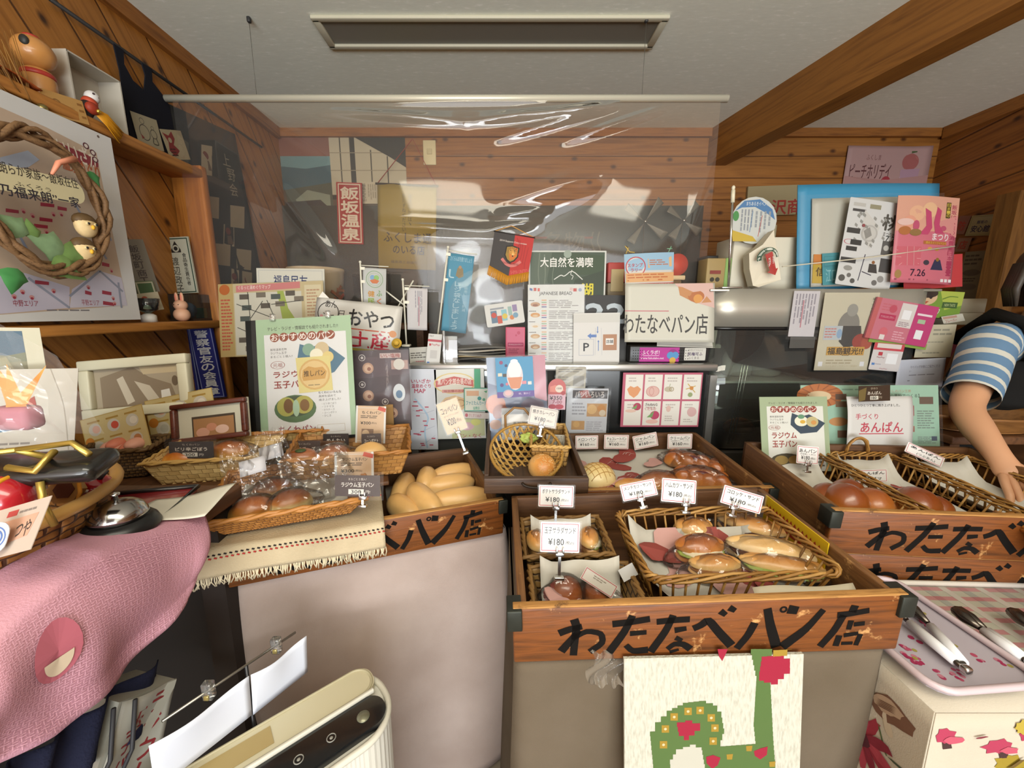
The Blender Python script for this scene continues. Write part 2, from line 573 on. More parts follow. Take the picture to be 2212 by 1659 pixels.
# ------------------------------------------------------------------ printed sheets: writing and marks are flat ink faces on the sheet's own mesh
GC = {}
def ink(h):
 h = h.lstrip('#')
 return '#' + ''.join('%02x' % int(int(h[i:i + 2], 16) * .86) for i in (0, 2, 4))
_fc = bpy.data.curves.new('lettering', 'FONT')
_fo = bpy.data.objects.new('lettering', _fc)
COL.objects.link(_fo)
def glyphs(s, bold=0):
 k = (s, bold)
 if k not in GC:
  _fc.body = s
  _fc.resolution_u = 2
  _fc.offset = bold
  dg = bpy.context.evaluated_depsgraph_get()
  dg.update()
  e = _fo.evaluated_get(dg)
  me = e.to_mesh()
  vs_ = [(w.co.x, w.co.y) for w in me.vertices]
  fs = [tuple(p.vertices) for p in me.polygons]
  e.to_mesh_clear()
  GC[k] = (vs_, fs)
 return GC[k]
class Sheet:
 """local x right, z up, viewer on the -y side; u, v run 0..1 from the top left"""
 def __init__(self, w, h, bend=None, rough=.55, coat=0, lift=.00018):
  self.w, self.h, self.bend, self.mb, self.boxes, self.rough, self.coat, self.lift = w, h, bend, MB(), [], rough, coat, lift
  self.off = 0
 def P(self, u, v, d=0):
  y = -d
  if self.bend:
   y -= self.bend(u, v)
  return ((u - .5) * self.w, y, (.5 - v) * self.h)
 def m(self, h):
  return h if not isinstance(h, str) else mat(ink(h), self.rough, coat=self.coat)
 def layer(self, b):
  l = 1
  for q, ql in self.boxes:
   if b[0] < q[2] and b[2] > q[0] and b[1] < q[3] and b[3] > q[1]:
    l = max(l, ql + 1)
  self.boxes.append((b, l))
  return self.off + l * self.lift
 def base(self, col, thick=.0007, corner=0, back=None):
  n = 14 if self.bend else 1
  m = self.m(col)
  if corner:
   pts = []
   cu, cv = corner / self.w, corner / self.h
   for (a, b, s) in ((1 - cu, cv, 0), (1 - cu, 1 - cv, 1), (cu, 1 - cv, 2), (cu, cv, 3)):
    for t in range(5):
     an = -PI / 2 + s * PI / 2 + t * PI / 8
     pts.append((a + cu * math.cos(an), b + cv * math.sin(an)))
   k = len(pts)
   f = [self.P(u, v) for u, v in pts] + [self.P(u, v, -thick) for u, v in pts]
   fs = [tuple(range(k - 1, -1, -1)), tuple(range(k, 2 * k))] + [(i, (i + 1) % k, k + (i + 1) % k, k + i) for i in range(k)]
   self.mb.add(f, fs, m)
  else:
   self.mb.grid(lambda u, v: self.P(u, 1 - v), n, n, m, thick=-0.0 or thick, smooth=bool(self.bend))
  return self
 def poly(self, pts, col, d=None):
  us, vs_ = [p[0] for p in pts], [p[1] for p in pts]
  if d is None:
   d = self.layer((min(us), min(vs_), max(us), max(vs_)))
  self.mb.add([self.P(u, v, d) for u, v in pts], [tuple(range(len(pts) - 1, -1, -1))], self.m(col))
 def rect(self, u0, v0, u1, v1, col):
  d = self.layer((u0, v0, u1, v1))
  if self.bend:
   n = max(1, int(14 * (u1 - u0)))
   k = max(1, int(14 * (v1 - v0)))
   self.mb.grid(lambda a, b: self.P(u0 + (u1 - u0) * a, v1 + (v0 - v1) * b, d), n, k, self.m(col))
  else:
   self.poly([(u0, v0), (u1, v0), (u1, v1), (u0, v1)], col, d)
 def circ(self, u, v, r, col, ry=None, n=20, a0=0):
  ru = r
  rv = (ry if ry is not None else r * self.w / self.h)
  self.poly([(u + ru * math.cos(2 * PI * i / n), v + rv * math.sin(2 * PI * i / n)) for i in range(n)], col)
 def ring(self, u, v, r, th, col, ry=None, n=24, a0=0, a1=2 * PI):
  ru, rv = r, (ry if ry is not None else r * self.w / self.h)
  d = self.layer((u - ru, v - rv, u + ru, v + rv))
  k = 1 - th
  vs_, fs = [], []
  for i in range(n + 1):
   a = a0 + (a1 - a0) * i / n
   vs_ += [self.P(u + ru * math.cos(a), v + rv * math.sin(a), d), self.P(u + ru * k * math.cos(a), v + rv * k * math.sin(a), d)]
  for i in range(n):
   fs.append((2 * i, 2 * i + 1, 2 * i + 3, 2 * i + 2))
  self.mb.add(vs_, fs, self.m(col))
 def frame(self, u0, v0, u1, v1, th, col):
  a, b = th / self.w, th / self.h
  d = self.layer((u0, v0, u1, v1))
  o = [(u0, v0), (u1, v0), (u1, v1), (u0, v1)]
  i = [(u0 + a, v0 + b), (u1 - a, v0 + b), (u1 - a, v1 - b), (u0 + a, v1 - b)]
  self.mb.add([self.P(u, v, d) for u, v in o + i], [(4 + k, 4 + (k + 1) % 4, (k + 1) % 4, k) for k in range(4)], self.m(col))
 def text(self, s, u0, v0, u1, v1, col, bold=0, rotd=0):
  vs_, fs = glyphs(s)
  if not vs_:
   return
  x0, x1 = min(p[0] for p in vs_), max(p[0] for p in vs_)
  y0, y1 = min(p[1] for p in vs_), max(p[1] for p in vs_)
  d = self.layer((u0, v0, u1, v1))
  cu, cv, ca, sa = (u0 + u1) / 2, (v0 + v1) / 2, math.cos(R_(rotd)), math.sin(R_(rotd))
  kx = (u1 - u0) * self.w / max(x1 - x0, 1e-6) * min(bold, .02) * 1.1
  for k, (ex, ey) in enumerate(((0, 0),) if not bold else ((-1, 0), (1, 0), (0, 1), (0, -1))):
   out = []
   for x, y in vs_:
    a = ex * kx + ((x - x0) / max(x1 - x0, 1e-6) - .5) * (u1 - u0) * self.w
    b = ey * kx + (.5 - (y - y0) / max(y1 - y0, 1e-6)) * (v1 - v0) * self.h
    out.append(self.P(cu + (a * ca - b * sa) / self.w, cv + (a * sa + b * ca) / self.h, d + k * .00001))
   self.mb.add(out, fs, self.m(col))
 def vtext(self, s, u0, v0, u1, v1, col, bold=0):
  n = len(s)
  st = (v1 - v0) / n
  for i, ch in enumerate(s):
   if ch in 'ー～-':
    self.rect((u0 + u1) / 2 - (u1 - u0) * .06, v0 + st * (i + .1), (u0 + u1) / 2 + (u1 - u0) * .06, v0 + st * (i + .9), col)
   elif ch != ' ':
    small = ch in 'っゃゅょッャュョ、。'
    a = .2 if small else 0
    self.text(ch, u0 + (u1 - u0) * a, v0 + st * (i + .06 + a / 2), u1 - (u1 - u0) * a / 2, v0 + st * (i + .94 - a / 2), col, bold)
 def lines(self, u0, v0, u1, v1, n, col, vert=False, fill=.45):
  g = random.Random(int(u0 * 1000 + v0 * 7777 + n))
  d = self.layer((u0, v0, u1, v1))
  m = self.m(col)
  for i in range(n):
   if vert:
    a = u0 + (u1 - u0) * (i + .5 - fill / 2) / n
    b = u0 + (u1 - u0) * (i + .5 + fill / 2) / n
    c, e = v0, v0 + (v1 - v0) * g.uniform(.6, 1)
   else:
    a, b = u0, u0 + (u1 - u0) * g.uniform(.65, 1)
    c = v0 + (v1 - v0) * (i + .5 - fill / 2) / n
    e = v0 + (v1 - v0) * (i + .5 + fill / 2) / n
   k = g.randint(2, 5)
   for q in range(k):
    if vert:
     s0, s1 = c + (e - c) * q / k, c + (e - c) * (q + .86) / k
     pts = [(a, s0), (b, s0), (b, s1), (a, s1)]
    else:
     s0, s1 = a + (b - a) * q / k, a + (b - a) * (q + .86) / k
     pts = [(s0, c), (s1, c), (s1, e), (s0, e)]
    self.mb.add([self.P(u, v, d) for u, v in pts], [(3, 2, 1, 0)], m)
 def stroke(self, pts, w0, w1, col, d=None):
  """brush stroke: widths in metres, from start to end"""
  us, vs_ = [p[0] for p in pts], [p[1] for p in pts]
  if d is None:
   d = self.layer((min(us), min(vs_), max(us), max(vs_)))
  q = [Vector((u * self.w, v * self.h)) for u, v in pts]
  if len(q) > 2:                       # round the corners
   f = [q[0]]
   for a, b, c in zip(q, q[1:], q[2:]):
    f += [a.lerp(b, .7), (a.lerp(b, .7) + b * 2 + b.lerp(c, .3)) / 4, b.lerp(c, .3)]
   q = f + [q[-1]]
  L_, R2 = [], []
  n = len(q)
  for i, p in enumerate(q):
   t = (q[min(i + 1, n - 1)] - q[max(i - 1, 0)])
   t = t.normalized() if t.length > 1e-9 else Vector((1, 0))
   wd_ = (w0 + (w1 - w0) * i / (n - 1)) / 2
   s = Vector((-t.y, t.x)) * wd_
   L_.append(p + s)
   R2.append(p - s)
  vs3 = [self.P(p.x / self.w, p.y / self.h, d) for p in L_ + R2]
  self.mb.add(vs3, [(i, i + 1, n + i + 1, n + i) for i in range(n - 1)], self.m(col))
 def draw(self, els):
  for e in els:
   k, a = e[0], e[1:]
   {'r': self.rect, 'c': self.circ, 'p': self.poly, 't': self.text, 'v': self.vtext, 'l': self.lines, 's': self.stroke, 'o': self.frame, 'e': self.ring}[k](*a)
  return self
def quad4(q):
 if len(q) == 4:
  x0, y0, x1, y1 = q
  return [(x0, y0), (x1, y0), (x1, y1), (x0, y1)]
 return [(q[0], q[1]), (q[2], q[3]), (q[4], q[5]), (q[6], q[7])]
def frame(q, Y=None, lean=0, yaw=0, X=None):
 """true rectangle in the room for a sheet seen at corners q (tl, tr, br, bl): its matrix, width and height"""
 q = quad4(q)
 c = V(sum(p[0] for p in q) / 4, sum(p[1] for p in q) / 4, Y=Y, X=X)
 n = Matrix.Rotation(R_(yaw), 3, 'Z') @ Vector((0, -math.cos(R_(lean)), math.sin(R_(lean))))
 pts = []
 for p in q:
  r = ray(*p)
  pts.append(EYEV + r * ((c - EYEV).dot(n) / r.dot(n)))
 u = (pts[1] - pts[0] + pts[2] - pts[3])
 w = u.length / 2
 u.normalize()
 z = (pts[0] - pts[3] + pts[1] - pts[2])
 z = z - u * z.dot(u)
 h = z.length / 2
 z.normalize()
 y = z.cross(u)
 o = sum(pts, Vector()) / 4
 M = Matrix(((u.x, y.x, z.x, o.x), (u.y, y.y, z.y, o.y), (u.z, y.z, z.z, o.z), (0, 0, 0, 1)))
 return M, w, h
FILM = film('clear_sleeve', .02, .2, .12, base=.004)
def sheet(name, label, cat, q, Y=None, els=(), col='#f4f1ea', lean=0, yaw=0, X=None, thick=.0008, bend=None, group=None, rough=.55, coat=0, corner=0, sleeve=None, parts=()):
 """a printed sheet as one thing; with a plastic sleeve (margin in m) it becomes sheet + sleeve parts"""
 M, w, h = frame(q, Y, lean, yaw, X)
 s = Sheet(w, h, bend, rough, coat)
 s.base(col, thick, corner)
 s.draw(els)
 if sleeve is None and not parts:
  return solo(s.mb, name, label, cat, M, group)
 t = thing(name, label, cat, M, group)
 s.mb.build('printed_sheet', t)
 if sleeve is not None:
  k = Sheet(w + 2 * sleeve, h + 2 * sleeve, (lambda u, v: (bend(u, v) if bend else 0) + .004 + .0012 * math.sin(u * 17 + v * 11) * math.sin(v * 9 - u * 5)))
  k.mb.grid(lambda u, v: k.P(u, 1 - v), 20, 20, FILM)
  k.mb.build('clear_sleeve', t)
 for nm, mb in parts:
  mb.build(nm, t)
 return t
STEEL = mat('#c9c9c6', .22, 1.0)
ACR = film('clear_acrylic', .10, 1.1, .08, base=.08)
RED = '#c4283c'
BLK = '#1d1b1a'
def clip_mb(x, z, k=.016, m=None, down=.035):
 """a little display clip: jaws on the sheet's lower edge, neck and foot below it"""
 m = m or STEEL
 b = MB()
 b.rbox((x, -.003, z + k * .15), (k * 1.5, .004, k * .8), .001, m)
 b.rbox((x, .004, z + k * .15), (k * 1.5, .004, k * .8), .001, m)
 b.rbox((x - k * .55, -.006, z + k * .9), (k * .3, .003, k * 1.1), .0008, m)
 b.rbox((x + k * .55, -.006, z + k * .9), (k * .3, .003, k * 1.1), .0008, m)
 b.box((x, 0, z - down * .4), (k * .5, .004, down * .7), m)
 b.rbox((x, 0, z - down * .85), (k * 1.7, .012, k * .55), .001, m)
 return b
def price(label, q, Y, title, yen, lean=12, yaw=0, sub=None, clip=True, border=RED, col='#f3efe9', tcol=BLK, group='price cards', clipx=0, thick=.0011, down=.03, sleeve=.003, name='price_card', extra=(), gl=None):
 """a red-edged bread price card: card, clear sleeve, clip"""
 M, w, h = frame(q, Y, lean, yaw)
 t = thing(name, label, 'price card', M, group)
 s = Sheet(w, h, rough=.5)
 s.base(col, thick, .002)
 if border:
  s.frame(.03, .05, .97, .95, .0012, border)
 if title:
  s.text(title, .1, .16, .9, .38, tcol, .012)
 if sub:
  s.text(sub, .14, .42, .86, .50, tcol)
 if yen:
  s.text('¥' + yen, .2, .54, .6, .76, tcol, .01)
  s.text('(税込)', .64, .61, .86, .75, tcol)
 s.draw(extra)
 s.mb.build('card', t)
 if sleeve:
  b = MB()
  g = .0016
  b.add([(-w / 2 - sleeve, -g, -h / 2 - sleeve), (w / 2 + sleeve, -g, -h / 2 - sleeve), (w / 2 + sleeve, -g, h / 2 + sleeve), (-w / 2 - sleeve, -g, h / 2 + sleeve)], [(0, 1, 2, 3)], FILM)
  b.build('clear_sleeve', t)
 if clip:
  clip_mb(clipx * w, -h / 2 - .004, .0105, STEEL if clip is True else clip, down).build('clip', t)
 return t
# ------------------------------------------------------------------ the room
CEIL, XL, XR, YB, YF = 2.383, -1.283, 2.53, 2.46, -3.2
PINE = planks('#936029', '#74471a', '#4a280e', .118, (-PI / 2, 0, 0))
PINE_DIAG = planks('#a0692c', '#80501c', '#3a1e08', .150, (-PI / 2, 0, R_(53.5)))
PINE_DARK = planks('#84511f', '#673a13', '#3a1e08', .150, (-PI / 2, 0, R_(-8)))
def wall(name, p0, p1, m, z0=0, z1=CEIL, t=.1):
 """vertical slab from p0 to p1 (plan), facing its local -y"""
 a, b = Vector((*p0, 0)), Vector((*p1, 0))
 u = (b - a).normalized()
 M = Matrix(((u.x, -u.y, 0, a.x), (u.y, u.x, 0, a.y), (0, 0, 1, 0), (0, 0, 0, 1)))
 L_ = (b - a).length
 mb = MB().box((L_ / 2, t / 2, (z0 + z1) / 2), (L_, t, z1 - z0), m)
 return struct(mb, name, M)
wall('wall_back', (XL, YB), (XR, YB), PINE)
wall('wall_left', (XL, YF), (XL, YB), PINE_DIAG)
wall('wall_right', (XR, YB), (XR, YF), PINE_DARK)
mb = MB()
FR = mat('#b58a58', .6, noise_amt=.1)
for b in (((-1.34, -3.25, CEIL / 2), (.1, .1, CEIL)), ((2.26, -3.25, CEIL / 2), (.54, .1, CEIL)), ((.35, -3.25, .14), (3.3, .1, .28)), ((.35, -3.25, 2.36), (3.3, .1, .046))):
 mb.box(*b, FR)
struct(mb, 'wall_front')
struct(MB().box(((XL + XR) / 2, -.37, -.05), (3.9, 5.75, .1), mat('#8f8270', .5, noise_amt=.15, nscale=8)), 'floor')
m, nt, b = base_mat('ceiling_paper')
tc = N(nt, 'ShaderNodeTexCoord')
mp = N(nt, 'ShaderNodeMapping')
mp.inputs['Scale'].default_value = (26, 95, 1)
nt.links.new(tc.outputs['Object'], mp.inputs[0])
no = N(nt, 'ShaderNodeTexNoise')
no.inputs['Scale'].default_value = 1.0
no.inputs['Detail'].default_value = 3
no.inputs['Roughness'].default_value = .7
nt.links.new(mp.outputs[0], no.inputs['Vector'])
r = ramp(nt, [(.3, '#e4e8dc'), (.6, '#eaeee2'), (.7, '#fafcf4')])
nt.links.new(no.outputs[0], r.inputs[0])
nt.links.new(r.outputs[0], b.inputs['Base Color'])
b.inputs['Roughness'].default_value = .9
struct(MB().box(((XL + XR) / 2, -.37, CEIL + .05), (3.9, 5.75, .1), m), 'ceiling')
CROWN = wood('#8f5a22', '#6f4115', 'x', 10)
mb = MB().box(((XL + XR) / 2, YB - .012, CEIL - .022), (XR - XL, .024, .044), CROWN)
struct(mb, 'trim_1')
CROWNY = wood('#8f5a22', '#6f4115', 'y', 10)
struct(MB().box((XL + .012, -.37, CEIL - .028), (.024, 5.6, .056), CROWNY), 'trim_2')
struct(MB().box((XR - .012, -.37, CEIL - .03), (.024, 5.6, .06), CROWNY), 'trim_3')
a, b_ = V(1967, 0, Z=CEIL), V(1561, 262, Z=CEIL)
ud = (b_ - a).normalized()
zu = V(1861, 190, Y=V(1866, 66, Z=CEIL).y).z
BW = .11
n_ = Vector((-ud.y, ud.x, 0))
if n_.x < 0:
 n_ = -n_
p0 = a + ud * ((YF - a.y) / ud.y)
p1 = a + ud * ((YB - a.y) / ud.y)
mb = MB()
q = [p0, p1, p1 + n_ * BW, p0 + n_ * BW]
q[2].y = YB
q[3].y = YF
vv = [(p.x, p.y, zu) for p in q] + [(p.x, p.y, CEIL + .01) for p in q]
ang = math.atan2(ud.y, ud.x)
Mb = T3(p0.x, p0.y, zu) @ Matrix.Rotation(ang, 4, 'Z')
Mi = Mb.inverted()
mb.add([Mi @ Vector(p) for p in vv], [(3, 2, 1, 0), (4, 5, 6, 7), (0, 1, 5, 4), (1, 2, 6, 5), (2, 3, 7, 6), (3, 0, 4, 7)], wood('#8a5a22', '#6b4114', 'x', 7, bump=.15))
struct(mb, 'ceiling_beam', Mb)
# ------------------------------------------------------------------ ceiling lamp, rod with clear curtain
IV = mat('#bdb9a4', .45)
t = thing('ceiling_lamp', 'long recessed ceiling lamp with cream frame and unlit grey diffuser', 'lamp', T3(-.04, 1.667, CEIL))
mb = MB()
for c, s in (((0, -.074, -.006), (1.272, .022, .012)), ((0, .074, -.006), (1.272, .022, .012)), ((-.622, 0, -.006), (.026, .150, .012)), ((.622, 0, -.006), (.026, .150, .012))):
 mb.rbox(c, s, .003, IV)
mb.build('frame', t)
MB().box((0, 0, -.002), (1.22, .128, .003), mat('#77746a', .4)).build('diffuser', t)
ALU = mat('#c9c5b2', .32, .25)
RODZ, RODY = 2.123, 1.595
for i, x in enumerate((-.898, .516)):
 mb = MB()
 mb.rbox((0, 0, -.009), (.012, .014, .018), .003, mat('#2c2c2c', .5))
 t = thing('ceiling_hook', ('left' if i == 0 else 'right') + ' small black ceiling hook with thin wire holding the curtain rod', 'hook', T3(x, RODY, CEIL))
 mb.build('bracket', t)
 MB().tube([(0, 0, -.018), (0, 0, RODZ - CEIL + .012)], .0009, mat('#55534c', .4), 5).build('wire', t)
solo(MB().tube([(-1.233, 0, 0), (.832, 0, 0)], .0125, ALU, 16), 'curtain_rod', 'pale metal rod hung under the ceiling above the counter', 'rod', T3(0, RODY, RODZ))
def ridge(x, z, x0, z0, x1, z1, amp, wid):
 dx, dz = x1 - x0, z1 - z0
 L2 = dx * dx + dz * dz
 tt = ((x - x0) * dx + (z - z0) * dz) / L2
 tc_ = min(1, max(0, tt))
 d = math.hypot(x - x0 - dx * tc_, z - z0 - dz * tc_)
 return amp * math.exp(-(d / wid) ** 2) * (math.sin(PI * (.08 + .84 * tc_)))
def W2(px, py):
 p = V(px, py, Y=RODY - .015)
 return p.x, p.z
RID = []
for (a0, a1, b0, b1, am, wi) in ((690, 238, 1010, 262, .016, .016), (1010, 262, 1330, 226, .018, .016), (690, 235, 1330, 227, -.006, .012),
                                 (1335, 226, 1075, 300, .014, .016), (1450, 228, 1220, 305, .012, .016), (1300, 228, 1130, 262, .010, .012),
                                 (1290, 375, 1080, 445, .028, .050), (1180, 455, 1070, 470, .016, .02), (1160, 480, 1050, 497, .018, .02),
                                 (820, 485, 1060, 500, .016, .018), (560, 235, 700, 330, .008, .02), (600, 400, 720, 560, .012, .03), (1480, 560, 1560, 240, .006, .04)):
 RID.append((*W2(a0, a1), *W2(b0, b1), am, wi))
CZ0 = 1.40
def curt(u, v):
 x = -1.20 + 2.00 * u
 z = RODZ - .012 - (RODZ - CZ0) * v
 d = .006 * math.sin(u * 7 + 1) * v + .0015 * math.sin(u * 19 + v * 4) * v
 for q_ in RID:
  d += ridge(x, z, *q_)
 return (x, -.0125 - d, z - RODZ)
CURT = film('clear_curtain_film', .035, 1.0, .05, '#fff4e6', base=.012)
solo(MB().grid(curt, 200, 90, CURT), 'clear_curtain', 'large clear plastic curtain with shiny folds hanging from the metal rod', 'curtain', T3(0, RODY, RODZ))
# ------------------------------------------------------------------ back wall
sheet('landscape_poster', 'large dim poster of a bathhouse and snowy landscape on the back wall corner', 'poster', (612, 296, 880, 560), YB - .004, [
 ('r', 0, 0, .4, .15, '#8a5a50'), ('r', 0, .15, .4, .42, '#3f6272'), ('p', [(0, .15), (.4, .15), (.4, .22), (.2, .25), (0, .23)], '#6f9aa6'), ('p', [(.02, .42), (.4, .36), (.4, .6), (.05, .62)], '#4f5548'),
 ('p', [(.1, .5), (.2, .42), (.38, .46), (.38, .55), (.15, .58)], '#8f9a8a'), ('r', .4, 0, 1, .5, '#c9c3ae'), ('r', .56, 0, .6, .5, '#2a2824'), ('r', .4, .46, 1, .5, '#2a2824'), ('r', .48, 0, .49, .46, '#4a463c'),
 ('r', .72, .1, .73, .46, '#4a463c'), ('r', .85, .15, .86, .46, '#4a463c'), ('r', .4, .12, 1, .126, '#9a947f'), ('r', .4, .26, 1, .266, '#9a947f'), ('p', [(.6, 0), (1, 0), (1, .24), (.88, .16)], '#2a2824'), ('r', 0, .6, 1, .64, '#332820'),
 ('r', 0, .64, 1, 1, '#4c3626'), ('p', [(.02, .52), (.3, .5), (.4, .6), (.02, .63)], '#2d2521'), ('c', .32, .82, .028, '#e2d5ae'), ('c', .32, .90, .028, '#e2d5ae'), ('c', .43, .82, .028, '#e2d5ae'), ('c', .43, .9, .028, '#e2d5ae'), ('c', .86, .82, .028, '#e2d5ae'), ('c', .86, .9, .028, '#e2d5ae')], col='#5a4a3a')
sheet('hot_spring_plaque', 'tall red plaque with four white characters on the back wall', 'sign', (723, 393, 777, 395, 789, 528, 734, 526), YB - .068,
      [('o', .06, .02, .94, .98, .006, '#e8dccb'), ('v', '飯坂温泉', .16, .06, .86, .95, '#f0e6d6', .02)], col='#b02a2a', thick=.012, parts=())
mb = MB()
tag(sheet('small_notice', 'small white paper notice beside the red plaque', 'notice', (779, 393, 817, 440), YB - .012, [('v', '福島とく山', .1, .06, .3, .9, '#4a4438'), ('l', .4, .1, .9, .9, 4, '#a39b88', True)], col='#cfc8b4'), 'small white paper notice beside the red plaque', 'notice')
M, w, h = frame((818, 395, 946, 404, 938, 582, 815, 580), YB - .072)
t = thing('hanging_banner', 'mustard yellow banner on a red cord with black writing', 'banner', M)
s = Sheet(w, h, lambda u, v: .006 * math.sin(u * 6))
s.base('#a58f2e')
s.rect(0, .5, 1, 1, '#957f10')
s.draw([('v', '福島のことは、', .52, .1, .58, .48, '#4a4020'), ('v', 'おたずねください', .42, .1, .48, .55, '#4a4020'), ('t', 'ふくしま通', .1, .56, .92, .68, '#26221a', .012), ('t', 'のいる店', .26, .71, .8, .82, '#26221a', .015), ('t', '福島商工会議所', .22, .9, .68, .935, '#4a4020')])
s.mb.build('printed_cloth', t)
MB().tube([(-w / 2 - .01, 0, h / 2), (w / 2 + .01, 0, h / 2)], .006, mat('#3a2a18'), 8).build('rod', t)
MB().tube([(-w / 2, 0, h / 2), (.03, .01, h / 2 + .245), (w / 2, 0, h / 2)], .0028, mat('#8e3526'), 6).build('cord', t)
pl = V(928, 330, Y=YB - .005)
t = thing('wall_socket_plate', 'cream blank plate high on the pine back wall', 'wall plate', T3(pl))
MB().rbox((0, 0, 0), (.074, .009, .132), .004, mat('#cfc8a4', .5)).build('plate', t)
MB().rbox((0, -.006, .005), (.03, .006, .03), .002, mat('#bdb694', .5)).build('switch', t)
x0, x1 = V(618, 500, Y=YB - .03).x, V(1512, 500, Y=YB - .03).x
zt = V(1000, 446, Y=YB - .03).z
s = Sheet(x1 - x0, zt - .85)
s.mb.box((0, .014, 0), (x1 - x0, .028, zt - .85), mat('#2c2a23', .4))
s.off = .001
s.draw([('t', '名物', .62, .13, .72, .24, '#6d675a'), ('t', 'そば', .36, .10, .40, .15, '#57534a'), ('s', [(.74, .13), (.735, .18), (.745, .22), (.74, .27)], .008, .008, '#6d675a'), ('s', [(.755, .13), (.75, .18), (.76, .22), (.755, .27)], .008, .008, '#6d675a'),
  ('r', .60, .155, .63, .165, '#7c3a2a'), ('r', .72, .155, .74, .165, '#7c3a2a')])
solo(s.mb, 'blackboard', 'wide dark board with faint chalk characters across the back wall', 'board', T3((x0 + x1) / 2, YB - .05, (zt + .85) / 2))
for i, (px, py, k) in enumerate(((1392, 480, 1.0), (1475, 478, .8))):
 p = V(px, py, Y=YB - .085)
 t = thing('pinwheel', ('left' if i == 0 else 'right') + ' grey pinwheel leaning before the dark board', 'pinwheel', T3(p))
 for a in range(4):
  an = R_(55 + 90 * a)
  c, s_ = math.cos(an), math.sin(an)
  L_ = .13 * k
  mb = MB()
  mb.grid(lambda u, v: ((.01 + L_ * u) * c - (v - .5) * .05 * u * s_, -.01 - .02 * v * u, (.01 + L_ * u) * s_ + (v - .5) * .05 * u * c), 6, 4, mat('#6f6c62', .35), thick=.0006)
  mb.build('blade', t)
 MB().ell((0, -.018, 0), (.008, .006, .008), STEEL).build('hub', t)
 MB().tube([(0, .004, 0), (.01, .02, -.42)], .003, mat('#4a3a28'), 6).build('stick', t)
# ------------------------------------------------------------------ left wall, shelf unit and what stands in it
XS = -1.16
PINEL = wood('#ad7433', '#8a5520', 'y', 9, bump=.15)
PINEV = wood('#a86c2c', '#875019', 'z', 9, bump=.15)
SZ1, SZ0 = 1.895, 1.318
t = thing('wall_shelf', 'pine wall shelf with two compartments along the left wall', 'shelf', T3(XS, 1.2, SZ0))
dx = XS - XL
def loc(b, z):
 return (b[0] - XS, b[1] - 1.2, z - SZ0)
xm = (XS + XL) / 2 + .001
MB().rbox(loc((xm, 1.17), SZ1 - .016), (dx, .93, .032), .006, PINEL).build('top_board', t)
MB().rbox(loc((xm, 1.17), SZ0 - .015), (dx, .93, .030), .006, PINEL).build('middle_board', t)
MB().rbox(loc((xm, 1.642), 1.40), (dx, .036, 1.02), .008, PINEV).build('end_panel', t)
MB().rbox(loc((xm, .70), 1.40), (dx, .036, 1.02), .008, PINEV).build('end_panel', t)
def uvf(M, w, h):
 Mi_ = M.inverted()
 o = M.translation
 n = M.to_3x3() @ Vector((0, -1, 0))
 def f(px, py):
  r = ray(px, py)
  p = Mi_ @ (EYEV + r * ((o - EYEV).dot(n) / r.dot(n)))
  return (p.x / w + .5, .5 - p.z / h)
 return f
q = (-300, 59, 235, 297, 308, 690, -130, 699)
M, w, h = frame(q, X=XS + .012, yaw=90)
U = uvf(M, w, h)
s = Sheet(w, h, rough=.35)
s.base('#e6e4e2', .006)
def P_(col, *pts):
 s.poly([U(*p) for p in pts], col)
P_('#cdb59e', (-140, 170), (-140, 690), (275, 660), (208, 330), (100, 275))
P_('#cfcadb', (-140, 560), (-140, 690), (150, 665), (150, 620), (55, 590))
P_('#d6d2e2', (150, 665), (275, 660), (262, 600), (215, 585), (155, 625))
P_('#b9c4d6', (0, 340), (60, 325), (85, 345), (60, 362), (0, 362))
GR = '#9aa0b4'
for a, b_ in (((60, 600), (150, 665)), ((150, 640), (215, 585)), ((215, 585), (265, 630)), ((180, 380), (240, 520)), ((20, 470), (70, 560)), ((230, 560), (150, 420)), ((255, 610), (262, 665))):
 s.stroke([U(*a), U(*b_)], .006, .006, GR)
for x, y, k in ((26, 455, 28), (102, 442, 30), (134, 450, 20), (99, 474, 28), (88, 488, 30), (80, 505, 14), (228, 571, 16), (230, 632, 20), (234, 655, 24), (190, 632, 14), (90, 610, 30), (12, 268, 16), (52, 278, 30), (150, 340, 20)):
 P_('#a8344a', (x - k / 2, y - 5), (x + k / 2, y - 1), (x + k / 2, y + 6), (x - k / 2, y + 3))
for x, y in ((50, 455), (70, 465), (115, 462), (132, 462), (100, 500), (240, 584), (244, 644), (247, 655), (115, 628), (190, 620), (30, 640), (48, 630), (68, 642)):
 c = U(x, y)
 s.circ(c[0], c[1], .011, '#d99a98')
 s.circ(c[0], c[1] + .006, .007, '#a8344a')
def tx(tt, x0, y0, x1, y1, col, bold=0, rotd=0):
 a, c = U(x0, y0), U(x1, y1)
 b2, d2 = U(x1, y0), U(x0, y1)
 s.text(tt, (a[0] + d2[0]) / 2, (a[1] + b2[1]) / 2, (b2[0] + c[0]) / 2, (c[1] + d2[1]) / 2, col, bold, rotd)
P_('#8e2434', (122, 305), (150, 318), (212, 345), (212, 362), (165, 350), (122, 330))
tx('いいざか', 126, 312, 208, 350, '#f1e7d8', .02, 0)
tx('温泉めぐり', 135, 345, 212, 378, '#b85a2a', .02, 0)
for x, y in ((185, 315), (200, 330), (205, 345)):
 c = U(x, y)
 s.circ(c[0], c[1], .018, '#5a2030')
 s.circ(c[0], c[1], .011, '#e8dcd4')
tx('中野エリア', 28, 648, 82, 662, '#a8344a')
tx('平野エリア', 176, 648, 214, 660, '#a8344a')
s.lines(*U(100, 667), *U(226, 673), 1, '#77727a')
s.lines(*U(-60, 690), *U(-10, 694), 1, '#77727a')
